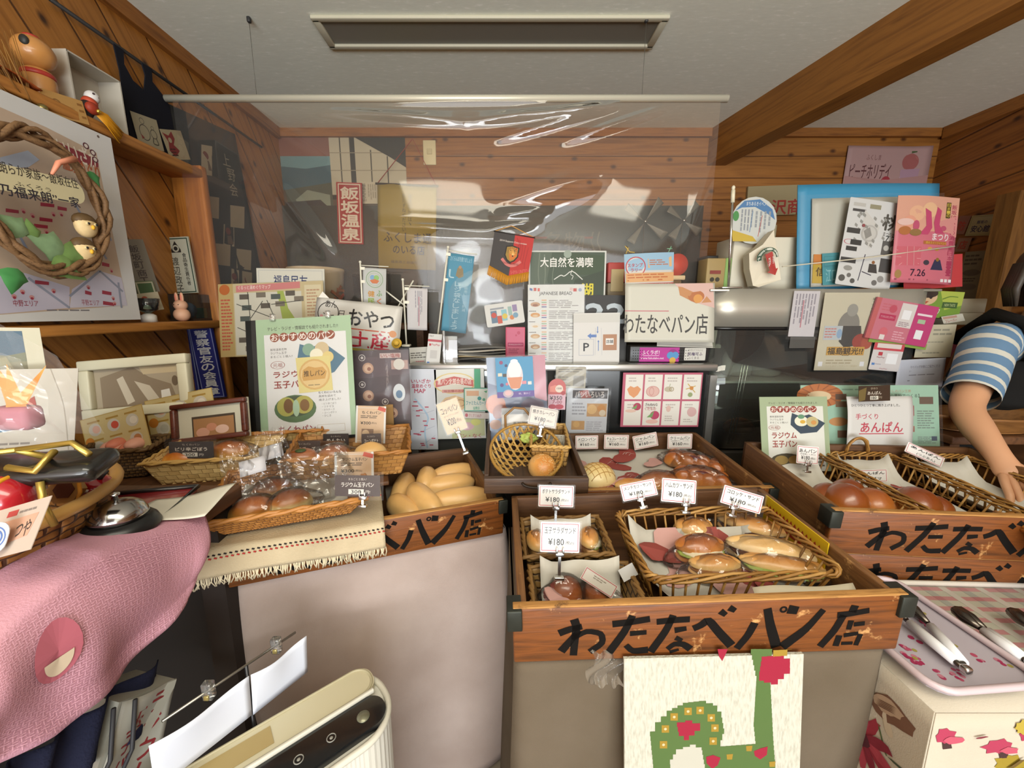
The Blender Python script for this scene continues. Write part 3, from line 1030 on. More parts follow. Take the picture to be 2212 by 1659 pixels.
c = U(212, 295)
s.circ(c[0], c[1], .008, '#6b5a52')
solo(s.mb, 'walking_map', 'large white illustrated walking map hung on the front of the left shelf', 'map', M)
VINE = wood('#7a5a38', '#553a20', 'x', 30, rough=.7)
wc = V(92, 442, X=-1.095)
t = thing('vine_wreath', 'vine wreath with ivy, two owls and a cream name board over the walking map', 'wreath', T3(wc))
mb = MB()
for k in range(5):
 pts = []
 for i in range(48):
  a = 2 * PI * i / 48
  rr = .150 + .010 * math.sin(3 * a + k * 1.3) + .006 * math.sin(7 * a + k)
  pts.append((.010 * math.sin(5 * a + k * 2.1) + .012, math.cos(a) * rr * .86, math.sin(a) * rr))
 mb.tube(pts, .0075 - .0006 * k, VINE, 7, True)
mb.build('vine_ring', t)
LEAFA = mat('#3f7f45', .5, noise_amt=.25, nscale=30)
LEAFB = mat('#7d9a72', .45, noise_amt=.35, nscale=40)
LEAFC = mat('#6c8a4c', .45, noise_amt=.3, nscale=35)
def ivy(px, py, sz, ang, m, X=-1.085):
 p = V(px, py, X=X) - wc
 out = [(0, -.55), (.35, -.45), (.75, -.1), (.5, .15), (.35, .45), (0, 1), (-.35, .45), (-.5, .15), (-.75, -.1), (-.35, -.45)]
 mb = MB()
 ca, sa = math.cos(R_(ang)), math.sin(R_(ang))
 vv = [(p.x + .012, p.y, p.z)]
 for a, b in out:
  y, z = (a * ca - b * sa) * sz, (a * sa + b * ca) * sz
  vv.append((p.x + .004 - .01 * abs(a), p.y + y, p.z + z))
 n = len(out)
 fs = [(0, 1 + i, 1 + (i + 1) % n) for i in range(n)]
 back = [(x - .0015, y, z) for x, y, z in vv]
 fs += [(len(vv), len(vv) + 1 + (i + 1) % n, len(vv) + 1 + i) for i in range(n)]
 mb.add(vv + back, fs, m, True)
 mb.build('ivy_leaf', t)
for a in ((200, 388, .05, 200, LEAFA), (35, 490, .055, 60, LEAFB), (110, 530, .07, 75, LEAFB), (140, 575, .075, 235, LEAFC), (155, 548, .06, 250, LEAFC), (30, 600, .055, 160, LEAFA), (70, 500, .04, 20, LEAFC), (5, 500, .04, 110, LEAFA)):
 ivy(a[0], a[1], a[2] * .72, *a[3:])
OWL, OWLD = mat('#d8bd8c', .6, noise_amt=.2, nscale=80), mat('#5d4628', .6, noise_amt=.3, nscale=160)
for px, py in ((185, 488), (182, 540)):
 p = V(px, py, X=-1.085) - wc
 o = MB().ell(p, (.018, .026, .030), OWL, 16, 12).build('owl', t)
 mb = MB().ell(p + Vector((-.002, 0, .012)), (.0185, .027, .02), OWLD, 16, 8)
 mb.build('owl_cap', o)
 for sgn in (-1, 1):
  mb = MB()
  mb.ell(p + Vector((.016, sgn * .010, .004)), (.004, .005, .005), mat('#cdb988'), 10, 8)
  mb.ell(p + Vector((.020, sgn * .010, .004)), (.002, .003, .003), mat('#171512'), 8, 6)
  mb.build('owl_eye', o)
 MB().ell(p + Vector((.019, 0, -.004)), (.004, .004, .006), mat('#e0a92e'), 8, 6).build('owl_beak', o)
Mq, w, h = frame((-110, 322, 178, 398, 186, 440, -110, 395), X=-1.062, yaw=90)
s = Sheet(w, h)
s.base('#e4d9ae', .004, h * .45)
U = uvf(Mq, w, h)
tx('朗らか家族～飯坂在住', 2, 368, 163, 391, '#3a332a', .008, 0)
tx('ふくろう', 34, 399, 108, 408, '#3a332a')
tx('乃福来朗”一家', 4, 413, 168, 436, '#2c2630', .015)
o = s.mb.build('name_board', t)
o.matrix_local = T3(wc).inverted() @ Mq
p = V(125, 352, X=-1.07) - wc
MB().tube([p + Vector((.012, -.03, -.035)), p + Vector((.014, -.012, -.004)), p + Vector((.012, .03, .02))], [.003, .006, .008], mat('#d58a6c'), 6).build('paper_ribbon', t)
TOPZ = SZ1
KO, KOR = mat('#b98246', .35, noise_amt=.12, nscale=30, coat=.3), mat('#a3342a', .4)
p = V(80, 150, X=-1.215)
t = thing('kokeshi_doll', 'big round-headed wooden kokeshi doll on top of the left shelf', 'doll', T3(p.x, p.y, TOPZ))
mb = MB().lathe([(.0, 0), (.030, 0), (.031, .02), (.033, .05), (.030, .073), (.018, .082), (0, .083)], KO, 24)
mb.build('body', t)
MB().lathe([(.0325, .060), (.0332, .065), (.0318, .071)], KOR, 24).build('red_band', t)
MB().ell((0, 0, .117), (.041, .041, .039), KO, 26, 16).build('head', t)
MB().ell((.016, -.033, .128), (.011, .008, .013), mat('#2a2a26', .5), 12, 8).build('hair_patch', t)
MB().ell((.004, -.004, .150), (.018, .018, .008), KOR, 12, 8).build('hair_knot', t)
WHB = mat('#b9b3a6', .6)
y0, y1 = V(125, 200, X=-1.225).y, V(238, 230, X=-1.225).y
t = thing('white_box', 'open white cardboard box lying on the left shelf top behind the doll', 'box', T3(-1.235, (y0 + y1) / 2 + .02, TOPZ))
L_ = (y1 - y0)
mb = MB().box((-.035, 0, .085), (.004, L_, .17), WHB)
mb.build('base', t)
for c, sz in (((0, 0, .002), (.07, L_, .004)), ((0, 0, .168), (.07, L_, .004)), ((0, -L_ / 2, .085), (.07, .004, .17)), ((0, L_ / 2, .085), (.07, .004, .17))):
 MB().box(c, sz, WHB).build('flap', t)
p = V(172, 200, X=-1.18)
t = thing('toy_figure', 'small figure in black, red and white leaning on the shelf top', 'figure', T3(p.x, p.y, TOPZ) @ Matrix.Rotation(R_(-28), 4, 'X'))
MB().lathe([(0, 0), (.016, 0), (.018, .03), (.015, .05), (0, .052)], mat('#2a2220'), 16).build('body', t)
MB().lathe([(.0165, .044), (.018, .05), (.0165, .058), (0, .059)], mat('#b5452a'), 16).build('collar', t)
MB().ell((0, 0, .072), (.017, .017, .019), mat('#d6d3d0', .4), 16, 10).build('head', t)
for sgn in (-1, 1):
 MB().ell((.014, sgn * .006 - .004, .074), (.003, .003, .003), mat('#3a2a2a'), 8, 6).build('eye', t)
sheet('wooden_tag', 'pale wooden tag with a branded ring mark on the shelf edge', 'tag', (92, 195, 180, 216, 191, 273, 104, 243), X=-1.162, yaw=84, col='#c99a58', thick=.006, els=[
 ('e', .28, .45, .12, .25, '#8f6430'), ('e', .28, .45, .06, .4, '#8f6430'), ('t', '飯坂', .45, .42, .72, .6, '#a5793f'), ('r', .82, .16, .95, .26, '#9a6a34'), ('r', .83, .42, .96, .52, '#9a6a34'), ('r', .85, .68, .97, .78, '#9a6a34')])
p = V(205, 240, X=-1.15)
t = thing('gold_tassel', 'gold tassel with a small bell lying over the shelf edge', 'tassel', T3(p))
g = random.Random(3)
mb = MB()
GOLD = mat('#c98a14', .5)
pe = V(268, 300, X=-1.148) - p
for i in range(34):
 a = g.uniform(-.5, .5)
 e = Vector((g.uniform(-.006, .006), pe.y * (1 + a * .25) - .01, pe.z * (1 - a * .5) + a * .02))
 mb.tube([(0, 0, a * .015), (.006, e.y * .4, e.z * .3 + a * .02), e], .0017, GOLD, 5)
mb.build('fringe', t)
MB().ell((0, -.006, .004), (.012, .018, .016), mat('#8c2d16'), 12, 8).build('knot', t)
MB().ell((.012, -.002, -.002), (.006, .006, .006), mat('#d8b34a', .2, .9), 10, 8).build('bell', t)
p = V(70, 232, X=-1.17)
t = thing('dried_grass', 'bunch of dried brown grass with a brass bell on the shelf top', 'dried grass', T3(p))
mb = MB()
for i in range(46):
 e = V(g.uniform(-40, 40), g.uniform(60, 190), X=-1.17 + g.uniform(-.05, .03)) - p
 mb.tube([(0, 0, 0), e * .5 + Vector((g.uniform(-.01, .01), 0, -.015)), e], [.0018, .0014, .0006], mat('#7d5526' if i % 3 else '#9a7036'), 4)
mb.build('stalks', t)
MB().ell((.008, .015, .004), (.012, .012, .012), mat('#8f8250', .25, .8), 12, 8).build('bell', t)
mb = MB()
mb.grid(lambda u, v: (-1.205 + .04 * v + .01, V(-60 + 140 * u, 200, X=-1.17).y, TOPZ + .003 + .028 * math.sin(PI * u) * (1 - v * .6)), 16, 6, cloth('#a85428'), thick=.002)
solo(mb, 'orange_cloth', 'folded orange cloth under the dried grass on the shelf top', 'cloth')
XW = XL + .02
a, b_ = V(108, -2, X=XW), V(565, 318, X=XW)
solo(MB().tube([(0, 0, 0), b_ - a], .006, mat('#1d1a18', .6), 8), 'hanging_bar', 'thin black bar sloping along the upper left wall', 'bar', T3(a))
NAVY = cloth('#1b1c24', 700, .1, .1)
C1 = [(905, 345), (985, 400), (990, 510), (1060, 640), (1150, 720), (1160, 600), (1130, 500), (1210, 545), (1215, 650), (1300, 760), (1350, 840), (1385, 1030), (1312, 1035), (1345, 1272), (1210, 1240), (1050, 1170), (1000, 870), (955, 560)]
pts = [V(x / 3.687, y / 3.687, X=XW + .006) for x, y in C1]
o0 = pts[0].copy()
t = thing('navy_apron', 'dark navy apron with a cream doll patch hanging from the bar on the left wall', 'apron', T3(o0))
mb = MB()
vv = [p - o0 for p in pts] + [p - o0 - Vector((.004, 0, 0)) for p in pts]
n = len(pts)
mb.add(vv, [tuple(range(n)), tuple(range(2 * n - 1, n - 1, -1))] + [(i, n + i, n + (i + 1) % n, (i + 1) % n) for i in range(n)], NAVY)
mb.build('cloth', t)
Mq, w, h = frame((288, 243, 340, 259, 353, 328, 294, 309), X=XW + .010, yaw=90)
s = Sheet(w, h)
s.base('#b3a98c', .0008)
DK = '#3a3329'
s.draw([('e', .35, .2, .09, .15, DK), ('e', .36, .55, .2, .1, DK, .25), ('p', [(.18, .62), (.3, .72), (.2, .78)], '#8e3a30'), ('e', .72, .33, .06, .2, DK), ('e', .72, .52, .13, .14, DK, .15), ('s', [(.66, .65), (.6, .85), (.84, .85), (.78, .65)], .003, .003, DK)])
o = s.mb.build('patch', t)
o.matrix_local = T3(o0).inverted() @ Mq
sheet('patterned_cloth', 'cream cloth end with red figures beside the navy apron', 'cloth', (352, 279, 398, 283, 404, 345, 362, 345), X=XW + .012, yaw=90, col='#b7ab8b', els=[('p', [(.05, .1), (.3, .2), (.5, .05), (.55, .3), (.4, .5), (.6, .7), (.3, .9), (.1, .7), (.2, .4)], '#8e3a3a'), ('c', .3, .35, .08, '#b7ab8b'), ('l', .15, .6, .5, .9, 3, '#4a2a2a')])
Mq, w, h = frame((374, 224, 533, 305, 566, 720, 468, 760), X=XW + .004, yaw=90)
U = uvf(Mq, w, h)
s = Sheet(w, h, lambda u, v: .004 * math.sin(u * 14) * v, rough=.9)
s.base('#2b2a29', .003)
for (x0, y0, x1, y1, k) in ((435, 312, 458, 380, 0), (447, 423, 473, 473, 1), (497, 443, 528, 494, 2), (483, 484, 505, 533, 1), (461, 525, 497, 575, 2), (510, 537, 543, 584, 2), (440, 468, 455, 520, 1), (500, 580, 515, 632, 1), (455, 574, 468, 598, 0), (522, 585, 545, 640, 0), (470, 630, 500, 680, 2), (455, 680, 480, 720, 1), (520, 650, 545, 700, 2)):
 a, b2, c, d2 = U(x0, y0), U(x1, y0 + 4), U(x1, y1), U(x0, y1 - 4)
 s.poly([a, b2, c, d2], '#b5ac97')
 mu, mv = (a[0] + c[0]) / 2, (a[1] + c[1]) / 2
 if k == 2:
  s.ring(mu, mv - .004, .07, .2, '#6e4038', .03)
  s.rect(mu - .06, mv - .035, mu + .06, mv - .028, '#5c2a26')
  s.rect(mu - .05, mv + .035, mu + .05, mv + .04, '#5c2a26')
 else:
  s.circ(mu, mv - .02, .04, '#7a3a34')
  s.poly([(mu - .03, mv), (mu + .03, mv), (mu + .05, mv + .04), (mu - .05, mv + .04)], '#6e5a4e')
for tt, x, y, k in (('上', 488, 345, 22), ('野', 500, 378, 22), ('会', 505, 410, 22)):
 a, c = U(x - k / 2, y - 16), U(x + k / 2, y + 16)
 s.text(tt, min(a[0], c[0]), a[1], max(a[0], c[0]), c[1], '#a29c8c')
solo(s.mb, 'doll_noren', 'long black shop curtain with white kokeshi squares on the left wall', 'noren', Mq)
sheet('merchant_plaque', 'narrow grey name plaque on the back of the left shelf', 'sign', (272, 518, 325, 516, 330, 632, 282, 634), X=-1.255, yaw=62, col='#8e887a', thick=.008, els=[('v', '飯坂町商工会', .28, .1, .68, 1.0, '#4a4240', .012)])
sheet('hygiene_plaque', 'white green-edged officer plaque standing in the shelf upper compartment', 'sign', (347, 513, 408, 511, 425, 632, 366, 636), 1.58, col='#c9c7b4', thick=.006, els=[
 ('o', .04, .02, .96, .985, .004, '#2f4a3c'), ('p', [(.33, .22), (.5, .07), (.67, .22), (.67, .27), (.33, .27)], '#2a2622'), ('c', .5, .2, .12, '#c9c7b4'), ('c', .5, .2, .07, '#2a2622'), ('v', '渡辺政子', .28, .34, .52, 1.0, '#3a362f', .004), ('v', '食品衛生責任者', .68, .28, .82, .86, '#2a2622', .01)])
RB = mat('#d3a384', .5)
p = V(394, 686, X=-1.185)
t = thing('rabbit_figurine', 'small peach rabbit figurine sitting on the shelf middle board', 'figurine', T3(p.x, p.y, SZ0))
MB().ell((0, 0, .024), (.026, .026, .025), RB, 18, 12).build('body', t)
MB().ell((0, 0, .058), (.022, .022, .020), RB, 18, 12).build('head', t)
for sgn in (-1, 1):
 o = MB().ell((sgn * .010 - .002, 0, .085), (.007, .005, .020), RB, 10, 8).build('ear', t)
 MB().ell((sgn * .010 - .002, -.004, .085), (.004, .002, .014), mat('#d9806a'), 8, 6).build('inner_ear', o)
 MB().ell((sgn * .008, -.0205, .060), (.0022, .002, .0016), mat('#4a2a20'), 8, 6).build('eye', t)
GL = film('thin_glass', .03, 1.0, .03, '#f2fbf8', base=.03)
p = V(392, 672, X=-1.235)
t = thing('glass_case', 'small glass keepsake case with a blue ball behind the rabbit figurine', 'case', T3(p.x, p.y + .05, SZ0))
MB().box((0, 0, .004), (.09, .11, .008), mat('#3a2a20')).build('base', t)
MB().box((0, 0, .055), (.086, .104, .094), GL).build('glass_cover', t)
MB().ell((0, -.015, .04), (.028, .028, .031), mat('#4a5a72', .5, noise_amt=.3, nscale=90), 16, 12).build('ball', t)
MB().box((.012, .035, .03), (.03, .02, .04), mat('#4a8a6c', .5)).build('green_block', t)
p = V(322, 688, X=-1.19)
t = thing('glass_goblet', 'squat clear goblet with a white foot on the shelf middle board', 'goblet', T3(p.x, p.y, SZ0))
MB().lathe([(0, 0), (.022, 0), (.021, .022), (.012, .028), (0, .03)], mat('#c9c6be', .4), 18).build('foot', t)
MB().lathe([(.004, .028), (.028, .042), (.036, .078), (.034, .078), (.026, .044), (.002, .032)], GL, 22).build('bowl', t)
sheet('green_picture', 'small green framed card standing behind the goblet in the shelf', 'picture', (290, 608, 330, 606, 340, 640, 300, 643), X=-1.24, yaw=55, col='#6b7a55', thick=.006, els=[('o', .04, .06, .96, .94, .004, '#c9c4a8'), ('r', .12, .15, .88, .85, '#46663c')])
sheet('round_stamp_card', 'small cream card with red marks leaning under the green picture', 'card', (298, 634, 345, 630, 350, 668, 305, 676), X=-1.215, yaw=60, col='#c7bda0', els=[('c', .3, .3, .14, '#b5583a'), ('l', .45, .3, .9, .8, 4, '#8a7a5a')])
BLU = '#1c2470'
sheet('red_letter_sign', 'blue sign with red letters half behind the white picture frame', 'sign', (345, 709, 408, 707, 436, 862, 368, 864), 1.60, col='#1b2068', thick=.012, els=[('o', .02, .01, .98, .99, .004, '#7e88a8'), ('v', '飯坂警察署友の会', .62, .2, .82, .98, '#8e2038', .01), ('v', '防犯', .25, .06, .5, .35, '#4a3a60')])
sheet('member_sign', 'tall blue sign with white vertical letters at the shelf end', 'sign', (413, 706, 459, 703, 482, 858, 432, 862), 1.58, col=BLU, thick=.012, els=[('o', .03, .01, .97, .99, .003, '#8c93b8'), ('v', '警察官友の会員章', .22, .05, .8, .96, '#d9d8d8', .012)])
FRW = mat('#c6c1a8', .45)
M, w, h = frame((170, 781, 402, 765, 428, 884, 196, 908), 1.10, 10, 6)
t = thing('white_picture_frame', 'cream wooden frame with a pale relief picture under the shelf', 'picture frame', M)
s = Sheet(w, h)
s.base('#b0a28a', .006)
s.draw([('p', [(.15, .3), (.45, .15), (.6, .35), (.8, .5), (.85, .8), (.15, .85)], '#8f7d66'), ('p', [(.5, .12), (.9, .1), (.92, .3), (.55, .3)], '#cdbb96'), ('p', [(.3, .35), (.36, .3), (.45, .75), (.38, .8)], '#cfc4ae'), ('p', [(.46, .4), (.6, .5), (.7, .8), (.6, .85)], '#cdc2ab'), ('c', .84, .45, .03, '#6e5d48', .09), ('p', [(.7, .6), (.78, .58), (.8, .85), (.7, .85)], '#e6e2d8')])
s.mb.build('picture', t)
mb = MB()
bw = .028
for c, sz in (((0, -.008, h / 2 - bw / 2), (w, .022, bw)), ((0, -.008, -h / 2 + bw / 2), (w, .022, bw)), ((-w / 2 + bw / 2, -.008, 0), (bw, .022, h - 2 * bw)), ((w / 2 - bw / 2, -.008, 0), (bw, .022, h - 2 * bw))):
 mb.rbox(c, sz, .004, FRW)
mb.build('frame', t)
DBR = wood('#5a2a1c', '#3c1810', 'x', 20, rough=.4)
M, w, h = frame((370, 876, 528, 858, 546, 940, 382, 960), 1.06, 14, 0)
t = thing('brown_picture_frame', 'dark brown frame with a picture of pink food behind the baskets', 'picture frame', M)
s = Sheet(w, h)
s.base('#cfcab4', .006)
s.draw([('r', .24, .36, .82, .95, '#4a3c2e'), ('r', .26, .42, .80, .95, '#a8794f'), ('c', .38, .78, .09, '#d09a82', .12), ('c', .5, .66, .07, '#c98a6c', .1), ('c', .64, .74, .09, '#e0b8a4', .11)])
s.mb.build('picture', t)
mb = MB()
bw = .014
for c, sz in (((0, -.006, h / 2 - bw / 2), (w, .018, bw)), ((0, -.006, -h / 2 + bw / 2), (w, .018, bw)), ((-w / 2 + bw / 2, -.006, 0), (bw, .018, h - 2 * bw)), ((w / 2 - bw / 2, -.006, 0), (bw, .018, h - 2 * bw))):
 mb.rbox(c, sz, .004, DBR)
mb.build('frame', t)
def recipe(lbl, q, Y):
 els = [('o', 0, 0, 1, 1, .002, '#b79a52')]
 for i in range(3):
  for j in range(2):
   u, v = .2 + i * .3, .3 + j * .42
   els += [('r', u - .1, v - .2, u + .1, v - .16, '#a8843a'), ('c', u, v, .1, '#c9bfae'), ('c', u + .02, v, .06, ('#d9a28a', '#b5b09e', '#c8503a', '#8a8f5a', '#e0d5c2', '#b77a4a')[i * 2 + j])]
 els.append(('c', .08, .55, .07, '#c07a28'))
 sheet('recipe_leaflet', lbl, 'leaflet', q, Y, els, '#c9b47c', 12, 0, group='yellow recipe leaflets')
recipe('yellow leaflet of bowls, the lower left one behind the dark wicker basket', (175, 905, 302, 876, 332, 960, 192, 1004), .99)
recipe('yellow leaflet of bowls leaning on the white picture frame', (310, 866, 456, 838, 474, 925, 330, 958), 1.08)
def woven(name, label, M, W, D, H, flare, m, rim_m, nb=30, nh=8, rr=.006, amp=.0018, group=None, sag=0, liner=None, bot=None):
 """solid woven basket: origin at the base centre; walls flare outwards; rim rolled"""
 t = thing(name, label, 'basket', M, group)
 def side(k, flip=1):
  def f(u, v):
   z = H * v
   fx, fy = W / 2 - flare * (1 - v), D / 2 - flare * (1 - v)
   s_ = (u - .5) * 2
   if k == 0:
    x, y = s_ * fx, -fy
   elif k == 1:
    x, y = fx, s_ * fy
   elif k == 2:
    x, y = -s_ * fx, fy
   else:
    x, y = -fx, -s_ * fy
   d = amp * math.sin(u * nb * PI) * (1 if int(v * nh) % 2 else -1)
   nx, ny = ((0, -1), (1, 0), (0, 1), (-1, 0))[k]
   return (x + nx * d, y + ny * d, z - sag * (1 - s_ * s_) * v * (1 if k in (0, 2) else .6))
  return f
 mb = MB()
 for k in range(4):
  n_b = nb if k in (0, 2) else max(6, int(nb * D / W))
  mb.grid(side(k), n_b * 2, nh * 2, m, thick=.003, uvs=(n_b / 2, nh / 2), smooth=True)
 mb.box((0, 0, .002), (W - 2 * flare, D - 2 * flare, .004), bot or m)
 mb.build('woven_body', t)
 pts = []
 for k in range(4):
  for i in range(10):
   p_ = Vector(side(k)(i / 10, 1.0))
   pts.append(p_)
 mb = MB()
 for q_ in range(2):
  mb.tube([p_ + Vector((0, 0, rr * .6 * math.sin(i * 1.9 + q_ * PI))) + Vector((p_.x, p_.y, 0)).normalized() * rr * .6 * math.cos(i * 1.9 + q_ * PI) for i, p_ in enumerate(pts)], rr * .75, rim_m, 7, True)
 mb.build('rim', t)
 return t
WDK, WDKR = weave('#6a4f2c', '#584022', '#2a1a0c', mortar=.1), mat('#5d4526', .6)
p = V(278, 1018, Z=.932)
woven('dark_basket', 'small dark brown wicker basket below the yellow leaflets', T3(p) @ rot(R_(14)), .16, .12, .075, .014, WDK, WDKR, 22, 9, .006)
t2 = thing('coral_ornament', 'coral pink paper ornament inside the dark wicker basket', 'ornament', T3(p + Vector((0, 0, .012))))
mb = MB()
for i in range(5):
 mb.ell((-.03 + .016 * i, .0, .058 + .008 * math.sin(i * 2)), (.02, .03, .016), mat('#c9785e' if i % 2 else '#d29a84', .5), 12, 8)
mb.rbox((0, 0, .022), (.1, .06, .04), .008, mat('#c98a72'))
mb.build('folded_paper', t2)
LT = .985
WDT = wood('#5c3a1e', '#40260f', 'y', 8, rough=.6)
t = thing('left_counter', 'dark wooden side counter along the left wall under cloths', 'counter', T3(-.92, .475, 0))
MB().rbox((0, 0, LT - .015), (.72, .62, .03), .004, WDT).build('counter_top', t)
for sx in (-1, 1):
 for sy in (-1, 1):
  MB().box((sx * .32, sy * .27, (LT - .03) / 2), (.05, .05, LT - .03), mat('#1d1511')).build('leg', t)  # legs coloured near-black to stand in for the shade under the counter
MB().box((-.32, 0, .48), (.02, .5, .94), mat('#15100d')).build('back_panel', t)  # this panel and the next carry the void's darkness in their colour
MB().box((0, .29, .48), (.62, .02, .94), mat('#15100d')).build('end_panel', t)
t = thing('rear_counter', 'lower dark counter in the left corner under the leaflets and pale baskets', 'counter', T3(-.985, 1.06, 0))
MB().rbox((0, 0, .915), (.56, .52, .024), .004, WDT).build('counter_top', t)
MB().box((0, 0, .45), (.54, .50, .90), mat('#15100d')).build('cabinet_body', t)
sheet('landscape_photo', 'faded landscape photograph with a wide cream border below the shelf board', 'photo', (-75, 707, 95, 708, 95, 826, -75, 832), X=-.95, yaw=30, col='#c6c0a6', els=[
 ('r', .03, .06, .76, .88, '#7d7a58'), ('p', [(.03, .06), (.76, .06), (.76, .45), (.5, .5), (.03, .42)], '#3f5c70'), ('p', [(.03, .42), (.5, .5), (.76, .44), (.76, .6), (.03, .66)], '#6a6f52'), ('p', [(.3, .55), (.5, .52), (.6, .8), (.2, .85)], '#8f8a62')])
sheet('festival_leaflet', 'white leaflet with a red and blue picture leaning on the left wall', 'leaflet', (-60, 795, 135, 800, 193, 985, -60, 1008), .70, col='#c9c4b8', lean=16, yaw=12, els=[
 ('p', [(0, .55), (.62, .48), (.64, .62), (0, .72)], '#3d6a8a'), ('p', [(0, .48), (.5, .44), (.62, .5), (0, .58)], '#6aa090'), ('p', [(.5, .35), (.58, .3), (.66, .6), (.5, .62)], '#a5302a'), ('p', [(.4, .52), (.52, .46), (.5, .6), (.38, .6)], '#b53a3a'), ('l', .05, .78, .8, .98, 4, '#8f8a84'), ('s', [(.72, 0), (.88, .4), (.96, 1)], .0015, .0015, '#a9a294')])
sheet('blank_card', 'small blank white card behind the red toy bird', 'card', (152, 1003, 195, 992, 208, 1022, 160, 1030), .62, col='#c4beb0', lean=15)
p = V(30, 880, Y=.56)
t = thing('paper_crane', 'orange folded paper crane in a clear plastic bag at the left edge', 'paper crane', T3(p))
ORA = mat('#c98a48', .6)
c4 = MB()
c4.add([(-.012, 0, 0), (.012, .006, 0), (.004, 0, .065), (.0, .012, .0)], [(0, 1, 2), (1, 3, 2), (3, 0, 2), (0, 3, 1)], ORA)
c4.build('neck', t)
for dx_, dz_ in ((.05, .062), (-.03, .07)):
 c5 = MB()
 c5.add([(-.010, 0, .0), (.016, .004, .004), (dx_, .01, dz_), (.0, .014, .0)], [(0, 1, 2), (1, 3, 2), (3, 0, 2), (0, 3, 1)], ORA)
 c5.build('wing', t)
MB().rbox((-.01, .01, -.018), (.055, .03, .036), .008, mat('#b0707c', .7)).build('pink_base', t)
mb = MB()
BAGF = film('crinkled_bag', .06, .5, .10, base=.02, crinkle=30)
def bagf(u, v):
 x, z = -.06 + .155 * u - .05 * v * u, -.05 + .19 * v * (1 - .35 * u)
 return (x, -.018 + .010 * math.sin(u * 9 + v * 4) * math.sin(v * 7) - .02 * math.sin(PI * u) * math.sin(PI * v), z)
mb.grid(bagf, 26, 26, BAGF)
mb.grid(lambda u, v: (bagf(u, v)[0], .03, bagf(u, v)[2]), 8, 8, BAGF)
mb.build('plastic_bag', t)
bc = Vector((-.80, .50, LT))
t = thing('round_basket', 'round woven basket with a bamboo rim full of keepsakes at the left edge', 'basket', T3(bc))
RATD = weave('#8a5c28', '#774c1e', '#3f2610', mortar=.08)
BR_, BH = .19, .085
def rb(u, v):
 a = 2 * PI * u
 r_ = BR_ - .03 * (1 - v) + .0022 * math.sin(u * 60 * PI) * (1 if int(v * 7) % 2 else -1)
 return (r_ * math.cos(a), r_ * math.sin(a), .004 + BH * v)
MB().grid(rb, 120, 14, RATD, thick=.003, uvs=(30, 4)).lathe([(0, .004), (.16, .004), (.16, .008), (0, .008)], RATD, 36).build('woven_body', t)
BAM = mat('#ab8246', .45, noise_amt=.15, nscale=20)
MB().tube([(BR_ * math.cos(2 * PI * i / 48), BR_ * math.sin(2 * PI * i / 48), BH + .006) for i in range(48)], .0095, BAM, 10, True).build('bamboo_rim', t)
p = V(75, 1012, Y=.50)
t = thing('black_sandal', 'black wooden sandal with gold cord straps lying in the round basket', 'sandal', T3(p) @ rot(R_(12), R_(12)))
MB().rbox((0, 0, 0), (.17, .062, .026), .011, mat('#171614', .35, coat=.5), 3).build('sole', t)
GC_ = mat('#b39a4e', .3, .7)
for pts in ([(-.055, -.03, .014), (-.035, -.015, .035), (-.01, 0, .03), (.02, 0, .016)], [(.02, 0, .016), (.045, -.018, .034), (.03, -.034, .016), (.0, -.03, .022)], [(.03, -.034, .0), (.032, -.045, -.03), (.036, -.048, -.06)], [(-.01, 0, .03), (.05, .004, .034), (.075, -.01, .022)]):
 MB().tube(pts, .0042, GC_, 8).build('strap', t)
RDT = mat('#9c1822', .25, coat=.7)
p = V(8, 1080, Y=.47)
t = thing('red_drum_toy', 'red lacquered ball with a gold edge at the left picture edge', 'toy', T3(p))
MB().ell((0, 0, 0), (.034, .03, .034), RDT, 22, 14).build('ball', t)
MB().tube([(.012 + .001, .031 * math.cos(a), .031 * math.sin(a)) for a in [2 * PI * i / 24 for i in range(24)]], .003, mat('#c48a22', .4), 6, True).build('gold_edge', t)
p = V(198, 1048, Y=.585)
t = thing('red_bird_toy', 'red lacquered bird toy with white swirls in the round basket', 'toy', T3(p) @ rot(R_(-12)))
MB().ell((0, 0, 0), (.034, .024, .02), RDT, 20, 12, lambda a, d: (a.x, a.y, a.z * (1 - .3 * d.x))).build('body', t)
MB().tube([(.004, -.024, -.004), (.014, -.0235, .004), (.022, -.018, .0)], .003, mat('#e2d6cc'), 6).build('white_swirl', t)
MB().ell((-.018, -.01, .02), (.007, .006, .006), mat('#d8cfc0', .2, .5), 10, 8).build('pearl_bead', t)
MB().tube([(.02, 0, .014), (.04, .0, .028)], [.004, .002], mat('#1c1a19'), 6).build('beak', t)
p = V(145, 1057, Y=.55)
t = thing('hexagon_charm', 'hexagonal wooden charm with an orange cord in the round basket', 'charm', T3(p) @ rot(R_(10), R_(-20)))
MB().prism([(.023 * math.cos(PI / 3 * i), .023 * math.sin(PI / 3 * i)) for i in range(6)], -.005, .005, mat('#a98348', .5)).build('wooden_plate', t)
MB().prism([(.014 * math.cos(PI / 3 * i), .014 * math.sin(PI / 3 * i)) for i in range(6)], -.0062, -.004, mat('#5a2f22')).build('dark_centre', t)
MB().tube([(-.0, -.008, .024), (.02, -.012, .026), (.028, -.014, -.005), (.022, -.012, -.026), (-.02, -.012, -.034)], .0026, mat('#c9841c'), 6).build('orange_cord', t)
